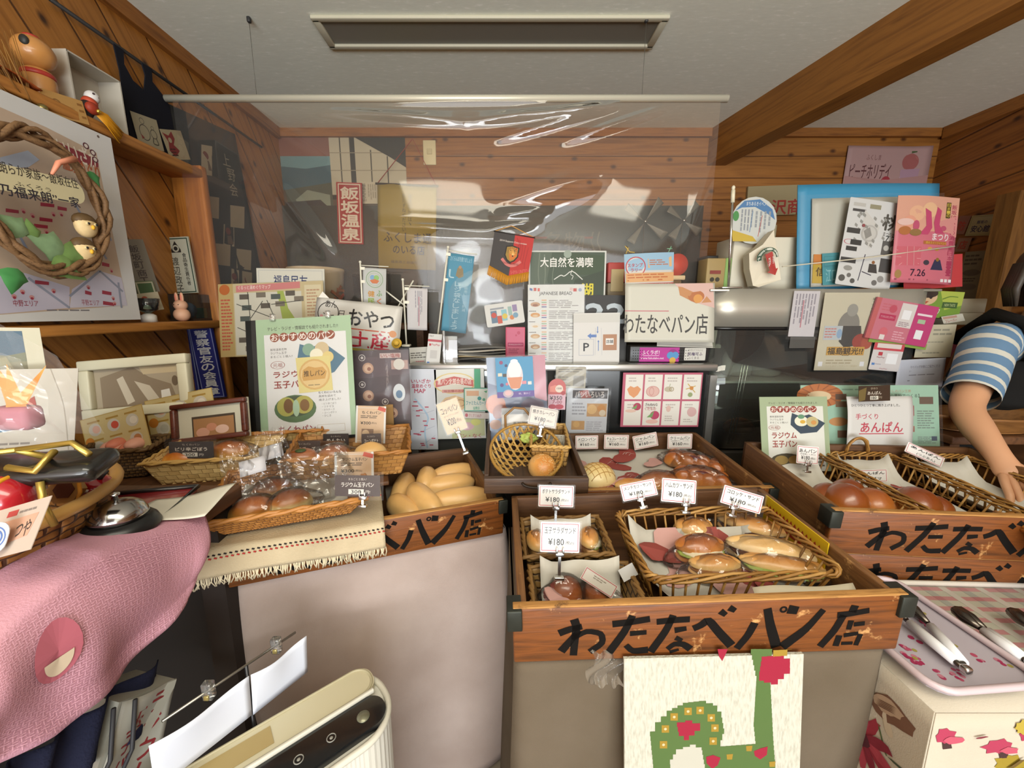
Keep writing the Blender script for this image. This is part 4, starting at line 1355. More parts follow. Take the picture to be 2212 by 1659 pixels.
sheet('folded_leaflet', 'pink printed leaflet sticking out of the round basket', 'leaflet', (-60, 1105, 100, 1090, 78, 1165, -30, 1230), .40, col='#cdbcae', lean=35, yaw=-20, els=[('r', .35, .1, .52, .22, '#c0504c'), ('l', .55, .12, .95, .22, 1, '#8a7f78'), ('p', [(.3, .3), (.9, .28), (.85, .7), (.3, .8)], '#d9a890'), ('t', 'つや', .62, .38, .85, .7, '#4a4440', .01)])
sheet('blue_seal_card', 'round white seal with a blue crest at the left picture edge', 'card', (-38, 1128, 16, 1128, 16, 1196, -38, 1196), .385, col='#cfcfd2', lean=25, corner=.011, els=[('e', .5, .5, .42, .12, '#5a78b8'), ('e', .5, .5, .3, .2, '#5a78b8')])
p = V(258, 1128, Z=LT + .02)
t = thing('serving_tray', 'red lacquer tray with a black edge under the call bell', 'tray', T3(V(240, 1122, Z=LT + .011)) @ rot(R_(14)))
MB().rbox((0, 0, .005), (.19, .17, .010), .004, mat('#8c2a2c', .25, coat=.5)).build('base', t)
TE = mat('#1b1718', .3, coat=.5)
mb = MB()
mb.tube([(-.095, -.085, .012), (.095, -.085, .012), (.095, .085, .012), (-.095, .085, .012)], .005, TE, 8, True)
mb.build('edge', t)
mb = MB()
mb.grid(lambda u, v: ((u - .5) * .125 + .03 * v, (v - .5) * .10, .004 + .004 * math.sin(u * 5 + v * 3) + .006 * u * v), 14, 10, mat('#c9c4b4', .7), thick=.0006)
solo(mb, 'paper_napkin', 'crumpled white paper napkin beneath the call bell', 'napkin', T3(V(366, 1102, Z=LT + .02)) @ rot(R_(24)))
pb = V(262, 1140, Y=.565)
t = thing('call_bell', 'chrome call bell on a black base by the pink cloth', 'bell', T3(pb.x, pb.y, LT + .026))
BKB = mat('#161616', .35)
MB().lathe([(0, 0), (.049, 0), (.050, .004), (.046, .014), (.040, .020), (0, .020)], BKB, 36).build('base', t)
MB().lathe([(.037, .022), (.036, .028), (.031, .039), (.022, .046), (.010, .050), (0, .051)], mat('#a9a7a4', .16, 1), 36).build('dome', t)
MB().lathe([(.003, .050), (.003, .058), (.006, .059), (.006, .062), (0, .064)], STEEL, 14).build('button', t)
PINK = cloth('#bf8e9a', 420, .35, .06, hex2='#ae8094', mscale=5)
TOPC = [(-60, 1425), (0, 1370), (80, 1300), (150, 1240), (215, 1192), (330, 1150), (400, 1125), (440, 1108)]
BOTC = [(-60, 1700), (0, 1656), (110, 1590), (190, 1525), (270, 1462), (340, 1375), (395, 1305), (418, 1262)]
XC = -.545
def lerp_curve(c, u):
 k = u * (len(c) - 1)
 i = min(int(k), len(c) - 2)
 f = k - i
 return (c[i][0] + (c[i + 1][0] - c[i][0]) * f, c[i][1] + (c[i + 1][1] - c[i][1]) * f)
def pinkf(u, v):
 a, b = lerp_curve(TOPC, u), lerp_curve(BOTC, u)
 if v < .2:                       # part lying on the counter
  f = 1 - v / .2
  p_ = V(*a, X=XC)
  return (p_.x - .16 * f, p_.y + .02 * f, p_.z + .003 + .003 * f)
 f = (v - .2) / .8
 p_, q_ = V(*a, X=XC), V(*b, X=XC + .01)
 r_ = p_.lerp(q_, f)
 w_ = .008 * f * math.sin(u * 13 + .5 + f * 2.5) + .004 * math.sin(u * 24 - f * 4) * f
 return (r_.x + w_ + .016 * math.sin(PI * min(1, f * 1.2)), r_.y, r_.z)
o = solo(MB().grid(pinkf, 60, 30, PINK, thick=.0015), 'pink_wrapping_cloth', 'pink patterned wrapping cloth draped over the left counter edge', 'cloth')
mb = MB()
WP = mat('#d3a0b0', .9)
for i in range(46):
 for j in range(30):
  u, v = .04 + i * .0205, .24 + j * .0245
  for (du, dv, eu, ev) in (((0, 0, .014, .004), (0.0, .008, .004, .022)) if (i + j) % 2 else ((0, .01, .014, .006), (.01, -.004, .013, .012))):
   pa, pb2 = Vector(pinkf(u + du, v + dv)), Vector(pinkf(u + du + (eu if eu > ev else .003), v + dv + (ev if ev > eu else .004)))
   pc, pd = Vector(pinkf(u + du + (eu if eu > ev else .003), v + dv)), Vector(pinkf(u + du, v + dv + (ev if ev > eu else .004)))
   of = Vector((.0035, -.0012, .001))
   mb.add([pa + of, pc + of, pb2 + of, pd + of], [(0, 1, 2, 3)], WP)
mb.build('woven_pattern', o)
def on_pink(mb, cu, cv, ru, rv, m, n=20, a0=0, a1=2 * PI, off=.002):
 vv = [Vector(pinkf(cu, cv)) + Vector((off, -off * .5, off * .3))]
 for i in range(n + 1):
  a = a0 + (a1 - a0) * i / n
  vv.append(Vector(pinkf(cu + ru * math.cos(a), cv + rv * math.sin(a))) + Vector((off, -off * .5, off * .3)))
 vv = [q_ + Vector((.004, -.0015, .001)) for q_ in vv]
 mb.add(vv, [(0, i + 1, i + 2) for i in range(n)], m)
mb = MB()
on_pink(mb, .30, .50, .085, .17, mat('#a85a68', .9))
on_pink(mb, .30, .54, .05, .10, mat('#bfae98', .9), a0=0, a1=PI, off=.003)
mb.build('printed_mark', o)
mb = MB()
mb.grid(lambda u, v: (XC + .002 + .004 * v, V(-70 + 190 * u, 1400 - 150 * u, X=XC).y - .012 + .02 * v, LT + .006 - .05 * v), 20, 6, cloth('#b7ad94', 500), thick=.002)
solo(mb, 'cream_cloth', 'cream cloth edge showing between the round basket and pink cloth', 'cloth')
mb = MB()
NVY = cloth('#23263c', 300, .5, .2)
def nav(u, v):
 a, b = V(-40 + 380 * u, 1700 - 275 * u, X=-.60), V(-40 + 400 * u, 1860 - 330 * u, X=-.585)
 p_ = a.lerp(b, v)
 return (p_.x + .012 * math.sin(u * 22 + v * 3), p_.y, p_.z)
mb.grid(nav, 40, 12, NVY, thick=.002)
solo(mb, 'navy_cloth', 'dark navy cloth hanging below the pink cloth', 'cloth')
M, w, h = frame((253, 1530, 338, 1478, 372, 1665, 190, 1760), X=-.575, yaw=78)
t = thing('paper_bag', 'white paper bag with red brush letters under the left counter', 'paper bag', M)
s = Sheet(w, h, lambda u, v: .006 * math.sin(u * 5 + v * 3))
s.base('#a9a79c', .0012)
U = uvf(M, w, h)
s.vtext('ラジウム', .60, .06, .88, .95, '#8c2c30', .02)
s.vtext('玉子パン', .22, .14, .50, .99, '#8c2c30', .02)
s.mb.box((0, .05, 0), (w, .09, h * .98), mat('#9b998e'))
s.mb.build('bag_body', t)
for k in (0, 1):
 a = -w * .25 - .03 * k
 MB().tube([(a, -.006, -h / 2), (a + .01, -.010, 0), (a - .01, -.008, h / 2)], .003, mat('#2c2c30'), 6).build('dark_string', t)
pA, pB = V(350, 1558, Y=.47), V(638, 1366, Y=.66)
t = thing('wire_sign_holder', 'wire stand with two blank white papers clipped to its top bar', 'sign stand', T3(pA))
MB().tube([(0, 0, 0), pB - pA], .0022, mat('#8a867c', .3, .8), 8).build('top_bar', t)
pm = pA.lerp(pB, .56)
MB().tube([pm - pA, Vector((pm.x + .01, pm.y - .02, .02)) - pA], .003, mat('#3a3b3e', .3, .8), 8).build('post', t)
mb = MB()
fx, fy = pm.x + .01 - pA.x, pm.y - .02 - pA.y
mb.tube([(fx - .1, fy - .08, .006 - pA.z), (fx + .1, fy + .08, .006 - pA.z)], .005, mat('#3a3b3e', .3, .8), 8)
mb.tube([(fx - .1, fy + .08, .006 - pA.z), (fx + .1, fy - .08, .006 - pA.z)], .005, mat('#3a3b3e', .3, .8), 8)
mb.tube([(fx, fy, .006 - pA.z), (fx, fy, .03 - pA.z)], .004, mat('#3a3b3e', .3, .8), 8)
mb.build('foot', t)
ud = (pB - pA).normalized()
for a0, a1, hh in ((-.09, .555, .088), (.565, 1.075, .090)):
 L_ = (pB - pA).length
 mb = MB()
 q0, q1 = ud * (L_ * a0), ud * (L_ * a1)
 mb.grid(lambda u, v: tuple(q0.lerp(q1, u) + Vector((.004 + .010 * v + .004 * math.sin(u * 6) * v, -.006 - .006 * v, -.008 - hh * (1 - v) - .006 * math.sin(PI * u) * v))), 14, 6, mat('#d5dae6', .6), thick=.0006)
 mb.build('blank_paper', t)
for f in (.30, .83):
 q0 = ud * ((pB - pA).length * f)
 mb = MB()
 mb.rbox((q0.x, q0.y - .004, q0.z + .002), (.016, .012, .03), .002, ACR)
 mb.rbox((q0.x, q0.y - .010, q0.z - .006), (.008, .004, .008), .001, mat('#c9b878', .3, .8))
 mb.build('clear_clip', t)
# ------------------------------------------------------------------ the counter showcase and everything standing on or taped to it
YS = 1.335
GL_ = GL
zs = V(1200, 787, Y=YS).z
xa, xb = V(884, 850, Y=YS).x, V(1546, 850, Y=YS).x
SIL = mat('#b3b2ad', .3, .85)
DGL = mat('#1a1b1b', .2)
t = thing('display_showcase', 'low silver-framed counter showcase covered with leaflets', 'showcase', T3((xa + xb) / 2, YS + .24, 0))
wx = xb - xa
MB().rbox((0, 0, zs - .012), (wx, .48, .024), .004, SIL).build('top_panel', t)
MB().rbox((0, 0, .76), (wx, .48, .03), .004, SIL).build('bottom_panel', t)
for x in (-wx / 2 + .012, wx / 2 - .012):
 for y in (-.228, .228):
  MB().box((x, y, (.745 + zs - .024) / 2), (.024, .024, zs - .024 - .775), SIL).build('frame_post', t)
MB().box((wx * .02, -.222, (.775 + zs - .024) / 2), (.03, .012, zs - .8), DGL).build('dark_mullion', t)
MB().box((wx * .24, -.220, (.775 + zs - .024) / 2), (wx * .48, .010, zs - .8), DGL).build('dark_panel', t)
MB().box((-wx * .24, -.222, (.775 + zs - .024) / 2), (wx * .44, .004, zs - .8), GL).build('glass_pane', t)
MB().box((0, .22, .98), (wx, .01, .40), mat('#4a4338')).build('back_panel', t)
MB().rbox((0, .02, .372), (wx * .96, .42, .742), .004, mat('#2a241e')).build('pedestal', t)
M, w, h = frame((540, 690, 752, 683, 775, 935, 560, 955), 1.155, 12, 2)
t = thing('menu_poster', 'tall green-edged recommended bread poster standing left of centre on a black folder', 'poster', M)
mb = MB().rbox((-.012, .006, -.004), (w + .02, .006, h + .01), .002, mat('#1b1c1c', .3))
mb.build('black_folder', t)
s = Sheet(w * .965, h, rough=.4)
s.base('#9fb894', .0008)
G_ = '#a5bd9c'
s.draw([('r', .08, .13, .94, 1.0, '#d9d8d4'),
  ('t', 'テレビ・ラジオ・情報誌でも紹介されました!!', .12, .065, .86, .098, '#2e2a26', .006)])
for i, ch in enumerate('おすすめのパン'):
 s.circ(.19 + .098 * i, .155, .048, '#8a4630')
 s.text(ch, .19 + .098 * i - .034, .155 - .026, .19 + .098 * i + .034, .155 + .026, '#efe6da', .012)
s.draw([('t', '飯坂温泉名物', .14, .245, .31, .265, '#3a332c'), ('t', 'ラジウム玉子', .14, .275, .31, .295, '#3a332c'), ('t', 'まるごと１個入!!', .14, .305, .37, .325, '#3a332c'),
  ('e', .21, .385, .075, .08, '#8e3a30', .033), ('t', '元祖', .16, .368, .26, .403, '#8e3a30'),
  ('t', 'ラジウ', .16, .44, .42, .49, '#8e2f28', .02), ('t', '玉子パ', .16, .52, .42, .58, '#8e2f28', .02),
  ('p', [(.42, .33), (.45, .22), (.56, .25), (.72, .23), (.92, .36), (.80, .47), (.60, .52), (.46, .44)], '#4a6f84'),
  ('c', .54, .27, .065, '#7fa08a'), ('c', .68, .27, .075, '#c9b48c'), ('c', .62, .32, .07, '#e6dfc4'), ('c', .74, .34, .06, '#d6c07c'),
  ('p', [(.40, .335), (.76, .33), (.775, .62), (.42, .63)], '#d8c884'), ('c', .59, .48, .165, '#d0a968'), ('c', .59, .48, .145, '#dcbd82'),
  ('p', [(.46, .50), (.47, .44), (.53, .41), (.60, .425), (.68, .42), (.72, .46), (.70, .52), (.47, .53)], '#c79a54'), ('t', '推しパン', .48, .445, .70, .495, '#3a2a1a', .01), ('l', .52, .56, .68, .575, 1, '#8a7a5a'),
  ('c', .37, .755, .22, '#4f6a44', .115), ('c', .37, .735, .195, '#3a4a30', .085), ('c', .28, .735, .10, '#a3a04c', .08), ('c', .46, .725, .10, '#a8a04a', .075), ('c', .30, .73, .05, '#6b4a22', .06), ('c', .47, .73, .05, '#7a5526', .05), ('c', .38, .75, .035, '#9fb89a', .07),
  ('t', 'ちくわにいろんな', .62, .625, .86, .645, '#3a332c'), ('t', '具材を詰めて', .62, .655, .80, .675, '#3a332c'), ('t', '焼き上げました!', .62, .685, .85, .705, '#3a332c'),
  ('t', '・ピリ辛ごぼう', .65, .72, .80, .738, '#5a534c'), ('t', '・ツナマヨ', .65, .745, .77, .763, '#5a534c'), ('t', '・のりチーズ', .65, .77, .78, .788, '#5a534c'), ('t', '・コーンポテト', .65, .795, .80, .813, '#5a534c'), ('t', '・ひじき', .65, .82, .74, .838, '#5a534c'),
  ('t', 'ちくわパン', .19, .895, .57, .965, '#8e3040', .02), ('o', .59, .90, .88, .965, .0012, '#b8aa98')])
o = s.mb.build('printed_sheet', t)
o.matrix_local = T3(.006, 0, 0)
k = Sheet(w * 1.0, h * 1.0, lambda u, v: .004 + .0012 * math.sin(u * 17 + v * 11))
k.mb.grid(lambda u, v: k.P(u, 1 - v), 16, 16, FILM)
k.mb.build('clear_sleeve', t)
for x in (-.28, .28):
 mb = MB()
 mb.rbox((x * w, -.004, h / 2 + .004), (.014, .012, .022), .002, ACR)
 mb.build('clear_clip', t)
t = thing('small_stand', 'narrow dark stand hidden behind the baskets below the green poster', 'stand', T3(M.translation.x, M.translation.y, 0))
zb = (M @ Vector((0, 0, -h / 2))).z - .004
MB().rbox((0, -.01, zb - .01), (.26, .10, .02), .003, WDT).build('stand_top', t)
MB().box((0, 0, (zb - .02) / 2), (.05, .05, zb - .022), WDT).build('leg', t)
MAPE = [('r', 0, 0, .14, 1, '#b59a62'), ('p', [(.17, .03), (.78, .0), (.78, .09), (.17, .12)], '#c47a76'), ('r', .15, .13, .79, .98, '#c9c3b0'), ('r', .82, .05, .98, .98, '#cdbf9c'), ('p', [(.56, .12), (.62, .12), (.66, .36), (.72, .5), (.60, .5)], '#9aa850')]
for i, (u, v) in enumerate(((.2, .15), (.36, .13), (.5, .16), (.64, .12), (.72, .2), (.22, .3), (.40, .28), (.54, .26), (.2, .45), (.18, .74), (.24, .86))):
 MAPE.append(('r', u, v, u + .09, v + .07, ('#5a5248', '#746a5c', '#4f5650')[i % 3]))
for a, b_ in (((.17, .28), (.5, .48)), ((.3, .48), (.42, .25)), ((.46, .24), (.52, .46)), ((.5, .3), (.78, .26)), ((.17, .6), (.34, .72)), ((.28, .12), (.3, .6))):
 MAPE.append(('s', [a, b_], .0025, .0025, '#3c3832'))
MAPE += [('c', .06, .08, .05, '#b3602a'), ('l', .02, .2, .13, .92, 16, '#b5503c'), ('l', .84, .1, .97, .7, 14, '#b08a6a'), ('t', 'ぐるっと湯めぐりマップ', .19, .03, .5, .085, '#f0e2d6')]
sheet('town_map', 'cream illustrated town map with photos leaning behind the green poster', 'map', (478, 614, 701, 606, 700, 764, 470, 772), 1.46, MAPE, '#bfae84', 10, 0)
sheet('newspaper_board', 'white card with blue brush lettering behind the cream town map', 'card', (556, 578, 702, 582, 700, 632, 553, 632), 1.50, [('o', .03, .08, .97, .98, .001, '#8f95a0'), ('t', '福島民友', .25, .28, .75, .78, '#2a3560', .01)], '#cfcbbb', 6, thick=.004)
p = V(687, 640, Y=1.75)
t = thing('snack_tub', 'round cardboard tub printed with sticks of chocolate behind the town map', 'tub', T3(p.x, p.y, p.z - .12))
TR_ = 57 * pxm(687, 600, 1.75)
MB().lathe([(TR_ * .82, 0), (TR_ * .98, .22), (TR_, .222), (TR_, .236), (TR_ * .97, .236), (TR_ * .96, .218)], mat('#b5ac98', .5), 40).build('tub_body', t)
MB().lathe([(0, .228), (TR_ * .97, .228)], mat('#a39c8a', .5), 40).build('lid', t)
mb = MB()
g = random.Random(2)
for i in range(34):
 a, z, r_ = g.uniform(-2.9, -.2), g.uniform(.04, .15), TR_ * (.82 + .16 * .5) + .010
 mb.box((0, 0, 0), (.05, .002, .012), mat(('#7a4a2c', '#8f5a36', '#6a7a4a', '#9a4a3a')[i % 4]), T3(r_ * math.cos(a), r_ * math.sin(a), z) @ Matrix.Rotation(a + PI / 2, 4, 'Z') @ Matrix.Rotation(g.uniform(-1, 1), 4, 'Y'))
mb.build('printed_sticks', t)
s = Sheet(.12, .02)
s.text('CHOCOLATE', 0, 0, 1, 1, '#a0483c', .01)
o = s.mb.build('lettering', t)
o.matrix_local = T3(.02, -TR_ * .98 - .004, .205)
t = thing('tub_shelf', 'low wooden shelf behind the showcase under the snack tub', 'shelf', T3(p.x, 1.80, 0))
MB().rbox((.1, .05, p.z - .132), (.75, .30, .022), .003, WDT).build('shelf_board', t)
for x in (-.25, .45):
 MB().box((x, .05, (p.z - .143) / 2), (.03, .28, p.z - .146), WDT).build('side_panel', t)
p2 = V(795, 590, Y=1.86)
zsh = p.z - .121
t = thing('cash_register', 'dark grey cash register dimly seen through the curtain', 'cash register', T3(p2.x, 1.87, zsh))
DKG = mat('#2a2824', .4)
MB().rbox((0, 0, .05), (.20, .2, .1), .012, DKG).build('body', t)
MB().rbox((0, -.03, .17), (.21, .05, .15), .015, DKG, 3).build('display', t)
MB().rbox((.02, -.056, .175), (.15, .004, .09), .004, mat('#1a1a18', .15)).build('screen', t)
PW = mat('#c9c5b4', .5)
def nobori(label, base, top, q, Y, els, col, arm=1):
 M_, w_, h_ = frame(q, Y)
 a, b2 = V(*base, Y=Y), V(*top, Y=Y)
 t_ = thing('mini_banner', label, 'flag', T3(a))
 MB().tube([(0, 0, 0), b2 - a], .0032, PW, 8).ell(b2 - a, (.005, .005, .005), PW, 10, 6).build('pole', t_)
 k_ = (b2 - a).normalized()
 c0, c1 = M_ @ Vector((-w_ * .62, .003, h_ / 2 + .008)), M_ @ Vector((w_ * .6, .003, h_ / 2 + .008))
 MB().tube([c0 - a, c1 - a], .0018, PW, 6).build('crossbar', t_)
 s_ = Sheet(w_, h_, lambda u, v: .003 * math.sin(u * 5 + v * 4), rough=.7)
 s_.base(col, .0006)
 s_.draw(els)
 o_ = s_.mb.build('flag_cloth', t_)
 o_.matrix_local = T3(a).inverted() @ M_
 for v_ in (.02, .34):
  mb_ = MB().box((-w_ * .5, -.001, h_ * (.5 - v_)), (.016, .006, .010), PW)
  o_ = mb_.build('loop_tab', t_)
  o_.matrix_local = T3(a).inverted() @ M_
 MB().rbox((0, 0, -.004), (.03, .03, .008), .002, PW).build('foot', t_)
 return t_
nobori('white mini banner with a green ring and coloured characters, leftmost of the mini banners', (785, 700), (778, 566), (785, 578, 836, 581, 832, 668, 784, 666), 1.47,
       [('e', .5, .27, .36, .06, '#6f9a5a'), ('e', .5, .27, .27, .05, '#9ab58a'), ('c', .42, .23, .11, '#7fa3c4'), ('c', .58, .23, .11, '#8fb86a'), ('p', [(.3, .3), (.5, .26), (.7, .3), (.6, .37), (.4, .37)], '#c9764a'), ('t', '健', .2, .56, .48, .70, '#c08a3c', .02), ('t', '民', .2, .74, .48, .88, '#8fa83c', .02), ('t', 'ふ', .58, .54, .82, .68, '#6f9a5a', .02), ('t', 'く', .6, .74, .8, .88, '#c9764a', .02)], '#bdbdb8')
nobori('white mini banner with faint vertical writing between the bag and blue banner', (878, 744), (870, 604), (877, 622, 920, 623, 926, 714, 882, 712), 1.46,
       [('l', .5, .06, .75, .92, 4, '#8a8890', True), ('l', .38, .06, .46, .6, 1, '#8a8890', True), ('r', .56, .2, .6, .9, '#b57a84')], '#c6c2c0')
nobori('sky blue mini banner with pale brush letters inside the clear bag', (946, 722), (968, 534), (972, 548, 1025, 552, 1006, 722, 950, 712), 1.45,
       [('t', 'さくらんぼを贈りましょう', .1, .03, .92, .09, '#a9c4cc'), ('p', [(.4, .18), (.5, .14), (.62, .18), (.66, .27), (.5, .3), (.36, .27)], '#8a7a5a'), ('c', .5, .16, .06, '#a5886a'), ('s', [(.12, .2), (.12, .3), (.3, .3)], .006, .004, '#a9c4cc'),
  ('v', 'レジ袋なしましょう', .36, .34, .62, .97, '#9cbcc6', .01), ('v', '福島市レジ袋削減', .74, .34, .88, .72, '#9cbcc6')], '#4f8ba3')
a, b_ = V(812, 612, Y=1.49), V(905, 684, Y=1.49)
a2, b2 = V(850, 680, Y=1.495), V(915, 590, Y=1.495)
t = thing('crossed_poles', 'two crossed thin white banner poles behind the white mini banner', 'poles', T3(a))
MB().tube([(0, 0, 0), b_ - a], .0028, PW, 8).build('pole', t)
MB().tube([V(846, 686, Y=1.495) - a, V(893, 606, Y=1.495) - a], .0028, PW, 8).build('pole', t)
M, w, h = frame((684, 642, 868, 662, 858, 768, 676, 748), 1.40, 8, 0)
s = Sheet(w, h, lambda u, v: .022 * math.sin(PI * u) * math.sin(PI * min(1, v * .9 + .1)) + .004 * math.sin(u * 13 + v * 6), rough=.35)
s.base('#cfcbc0', .0012)
s.draw([('t', 'おやつ', .42, .17, .93, .5, '#1d1a1a', .02), ('r', .38, .55, .90, .575, '#c0624a'), ('t', '手土産', .22, .60, .90, .93, '#b83340', .03), ('c', .93, .58, .04, '#c9803a'), ('e', .16, .3, .13, .08, '#3a3634'), ('s', [(.10, .3), (.14, .33)], .003, .003, '#3a3634'), ('s', [(.18, .34), (.23, .33)], .003, .003, '#3a3634'), ('c', .08, .37, .02, '#d99a9a'),
  ('t', 'あん', .12, .04, .25, .18, '#2c2826', .01), ('t', '日', .29, .22, .36, .36, '#3a3634'), ('r', .36, .94, .80, .99, '#b7a83c')])
t = thing('souvenir_bag', 'white plastic souvenir bag with black and red lettering behind the green poster', 'bag', M)
s.mb.build('printed_front', t)
mb = MB()
mb.grid(lambda u, v: ((u - .5) * w, .012 + .022 * math.sin(PI * u), (v - .5) * h), 12, 8, mat('#c4c0b4', .4), thick=.001)
mb.build('back_side', t)
mb = MB()
mb.add([(-w / 2, 0, h / 2 - .01), (-w / 2 + .02, -.004, h / 2 + .022), (-w / 2 + .045, 0, h / 2), (-w / 2 + .02, .01, h / 2)], [(0, 2, 1), (1, 2, 3), (0, 1, 3), (0, 3, 2)], mat('#cfcbc0', .35))
mb.build('corner_ear', t)
p = V(857, 742, Y=1.375)
t = thing('yellow_hat_badge', 'tiny yellow straw hat ornament at the right edge of the souvenir bag', 'ornament', T3(p) @ rot(0, R_(70)))
MB().lathe([(.018, 0), (.018, .002), (.010, .003), (.009, .010), (0, .012)], mat('#c9a23c', .5), 18).build('hat', t)
MB().lathe([(.0102, .003), (.0102, .006)], mat('#2a241c'), 18).build('band', t)
t = thing('clear_stand_bag', 'big clear plastic bag standing open on the showcase around the blue banner', 'plastic bag', T3(V(1030, 786, Y=1.50)))
x0b, x1b = V(925, 640, Y=1.50).x - V(1030, 786, Y=1.50).x, V(1148, 640, Y=1.50).x - V(1030, 786, Y=1.50).x
hb = V(1030, 496, Y=1.50).z - V(1030, 786, Y=1.50).z
def cbag(u, v, sgn):
 r_ = 1 if v < .82 else math.sqrt(max(0, 1 - ((v - .82) / .18) ** 2)) * .25 + .75
 x = (x0b + x1b) / 2 + (u - .5) * (x1b - x0b) * r_
 y = sgn * (.07 * math.sin(PI * u) ** .6 * (1 - .8 * v ** 3) + .003 * math.sin(u * 12 + v * 9) + .002 * math.sin(v * 17 - u * 6))
 return (x, y, hb * v)
BAGC = film('bag_film_clear', .05, .5, .10, base=.012)
mb = MB()
mb.grid(lambda u, v: cbag(u, v, -1), 40, 40, BAGC)
mb.grid(lambda u, v: cbag(1 - u, v, 1), 40, 40, BAGC)
mb.build('bag_film', t)
M, w, h = frame((1066, 498, 1150, 514, 1142, 610, 1056, 598), 1.42, 4)
t = thing('football_pennant', 'black and red pennant with a lion shield and gold fringe hanging above the showcase', 'pennant', M)
s = Sheet(w, h * 1.04, rough=.7)
s.mb.prism([(-w / 2, h / 2), (w / 2, h / 2), (w / 2, -h * .30), (0.0, -h * .46), (-w / 2, -h * .30)], 0, .0012, mat('#332f2d', .7))
s.poly([(.52, 0), (1, 0), (1, .79), (.52, .93)], '#b5302c')
s.draw([('t', '2014 Support Corporation', .16, .16, .84, .21, '#d9cfc4', .004)])
s.poly([(.34, .28), (.5, .25), (.68, .28), (.68, .48), (.6, .58), (.5, .63), (.4, .58), (.33, .48)], '#1f1a18')
s.poly([(.37, .30), (.5, .275), (.65, .30), (.65, .47), (.58, .56), (.5, .6), (.42, .56), (.36, .47)], '#9a7a34')
s.poly([(.47, .30), (.64, .30), (.64, .46), (.58, .54), (.48, .57), (.44, .45)], '#c9702c')
for u, v, r_, c in ((.5, .38, .075, '#c08a3c'), (.56, .40, .05, '#d99a4c'), (.47, .36, .012, '#1f1a18'), (.56, .365, .012, '#1f1a18'), (.54, .44, .03, '#e0b46a'), (.54, .475, .018, '#3a1f18')):
 s.circ(u, v, r_, c)
for i in range(9):
 a = PI * (.9 + 1.2 * i / 8)
 s.stroke([(.5 + .07 * math.cos(a), .38 + .055 * math.sin(a)), (.5 + .13 * math.cos(a), .38 + .1 * math.sin(a))], .004, .001, '#8f6a2c')
s.stroke([(.28, .56), (.40, .66), (.52, .69), (.64, .66), (.76, .56)], .010, .010, '#c9736c')
s.text('FUKUSHIMA UNITED', .32, .62, .72, .66, '#5a1c1a', .004)
for i in range(5):
 s.stroke([(.58 + .08 * i, .08 + .04 * i), (.66 + .05 * i, .2 + .1 * i), (.60 + .07 * i, .34 + .09 * i)], .002, .002, '#9a2826')
s.text('SHIMA UNITED', .54, .74, .98, .82, '#c8625a', .006, -14)
s.mb.build('pennant_cloth', t)
mb = MB()
g = random.Random(6)
FRI = mat('#b9801c', .6)
for i in range(46):
 u = i / 45
 z0 = -h * (.30 + .16 * (1 - abs(u - .5) * 2))
 mb.tube([((u - .5) * w, -.002, z0 + .006), ((u - .5) * w * 1.04 + g.uniform(-.001, .001), -.003, z0 - h * .17)], .0014, FRI, 5)
mb.build('gold_fringe', t)
MB().tube([(-w / 2, 0, h / 2), (-.1 * w, .01, h / 2 + .03), (w / 2, 0, h / 2)], .0014, mat('#c08a3c'), 5).tube([(-w / 2 - .003, 0, h / 2), (w / 2 + .003, 0, h / 2)], .0022, mat('#2a2622'), 6).build('cord', t)
sheet('sticker_postcard', 'white postcard with colourful town stickers before the clear bag', 'postcard', (1046, 660, 1128, 648, 1134, 696, 1052, 708), 1.42, [
 ('r', .14, .3, .3, .85, '#5f7488'), ('c', .22, .5, .07, '#b5483c'), ('r', .3, .55, .42, .9, '#b8503c'), ('r', .42, .3, .56, .8, '#7fb0b8'), ('c', .5, .6, .07, '#c9b04a'), ('r', .6, .2, .7, .6, '#8fa8a0'), ('c', .68, .7, .06, '#c07a4a'), ('r', .72, .15, .84, .45, '#8a7a9a'), ('c', .78, .62, .07, '#6f93a8'), ('r', .14, .18, .5, .26, '#8a8f94')], '#c9c7c2', 6, corner=.006)
p = V(1113, 740, Y=1.385)
t = thing('pink_leaflet_box', 'small pink leaflet box on the showcase before the bread list', 'box', T3(p) @ rot(R_(-3)))
k = pxm(1113, 740, 1.385)
MB().rbox((0, .012, 0), (42 * k, .024, 66 * k), .002, mat('#a8485f', .4)).build('box_body', t)
s = Sheet(36 * k, 60 * k)
s.base('#c0607a', .0004)
s.draw([('c', .7, .15, .1, '#b04560'), ('c', .55, .24, .06, '#b04560'), ('r', .05, .5, 1.0, .64, '#9c2450'), ('t', 'デジタルスタンプラリー', .1, .54, .95, .6, '#e8d0d6'), ('l', .1, .7, .9, .9, 3, '#8f3a54')])
o = s.mb.build('front_print', t)
o.matrix_local = T3(0, -.001, 0)
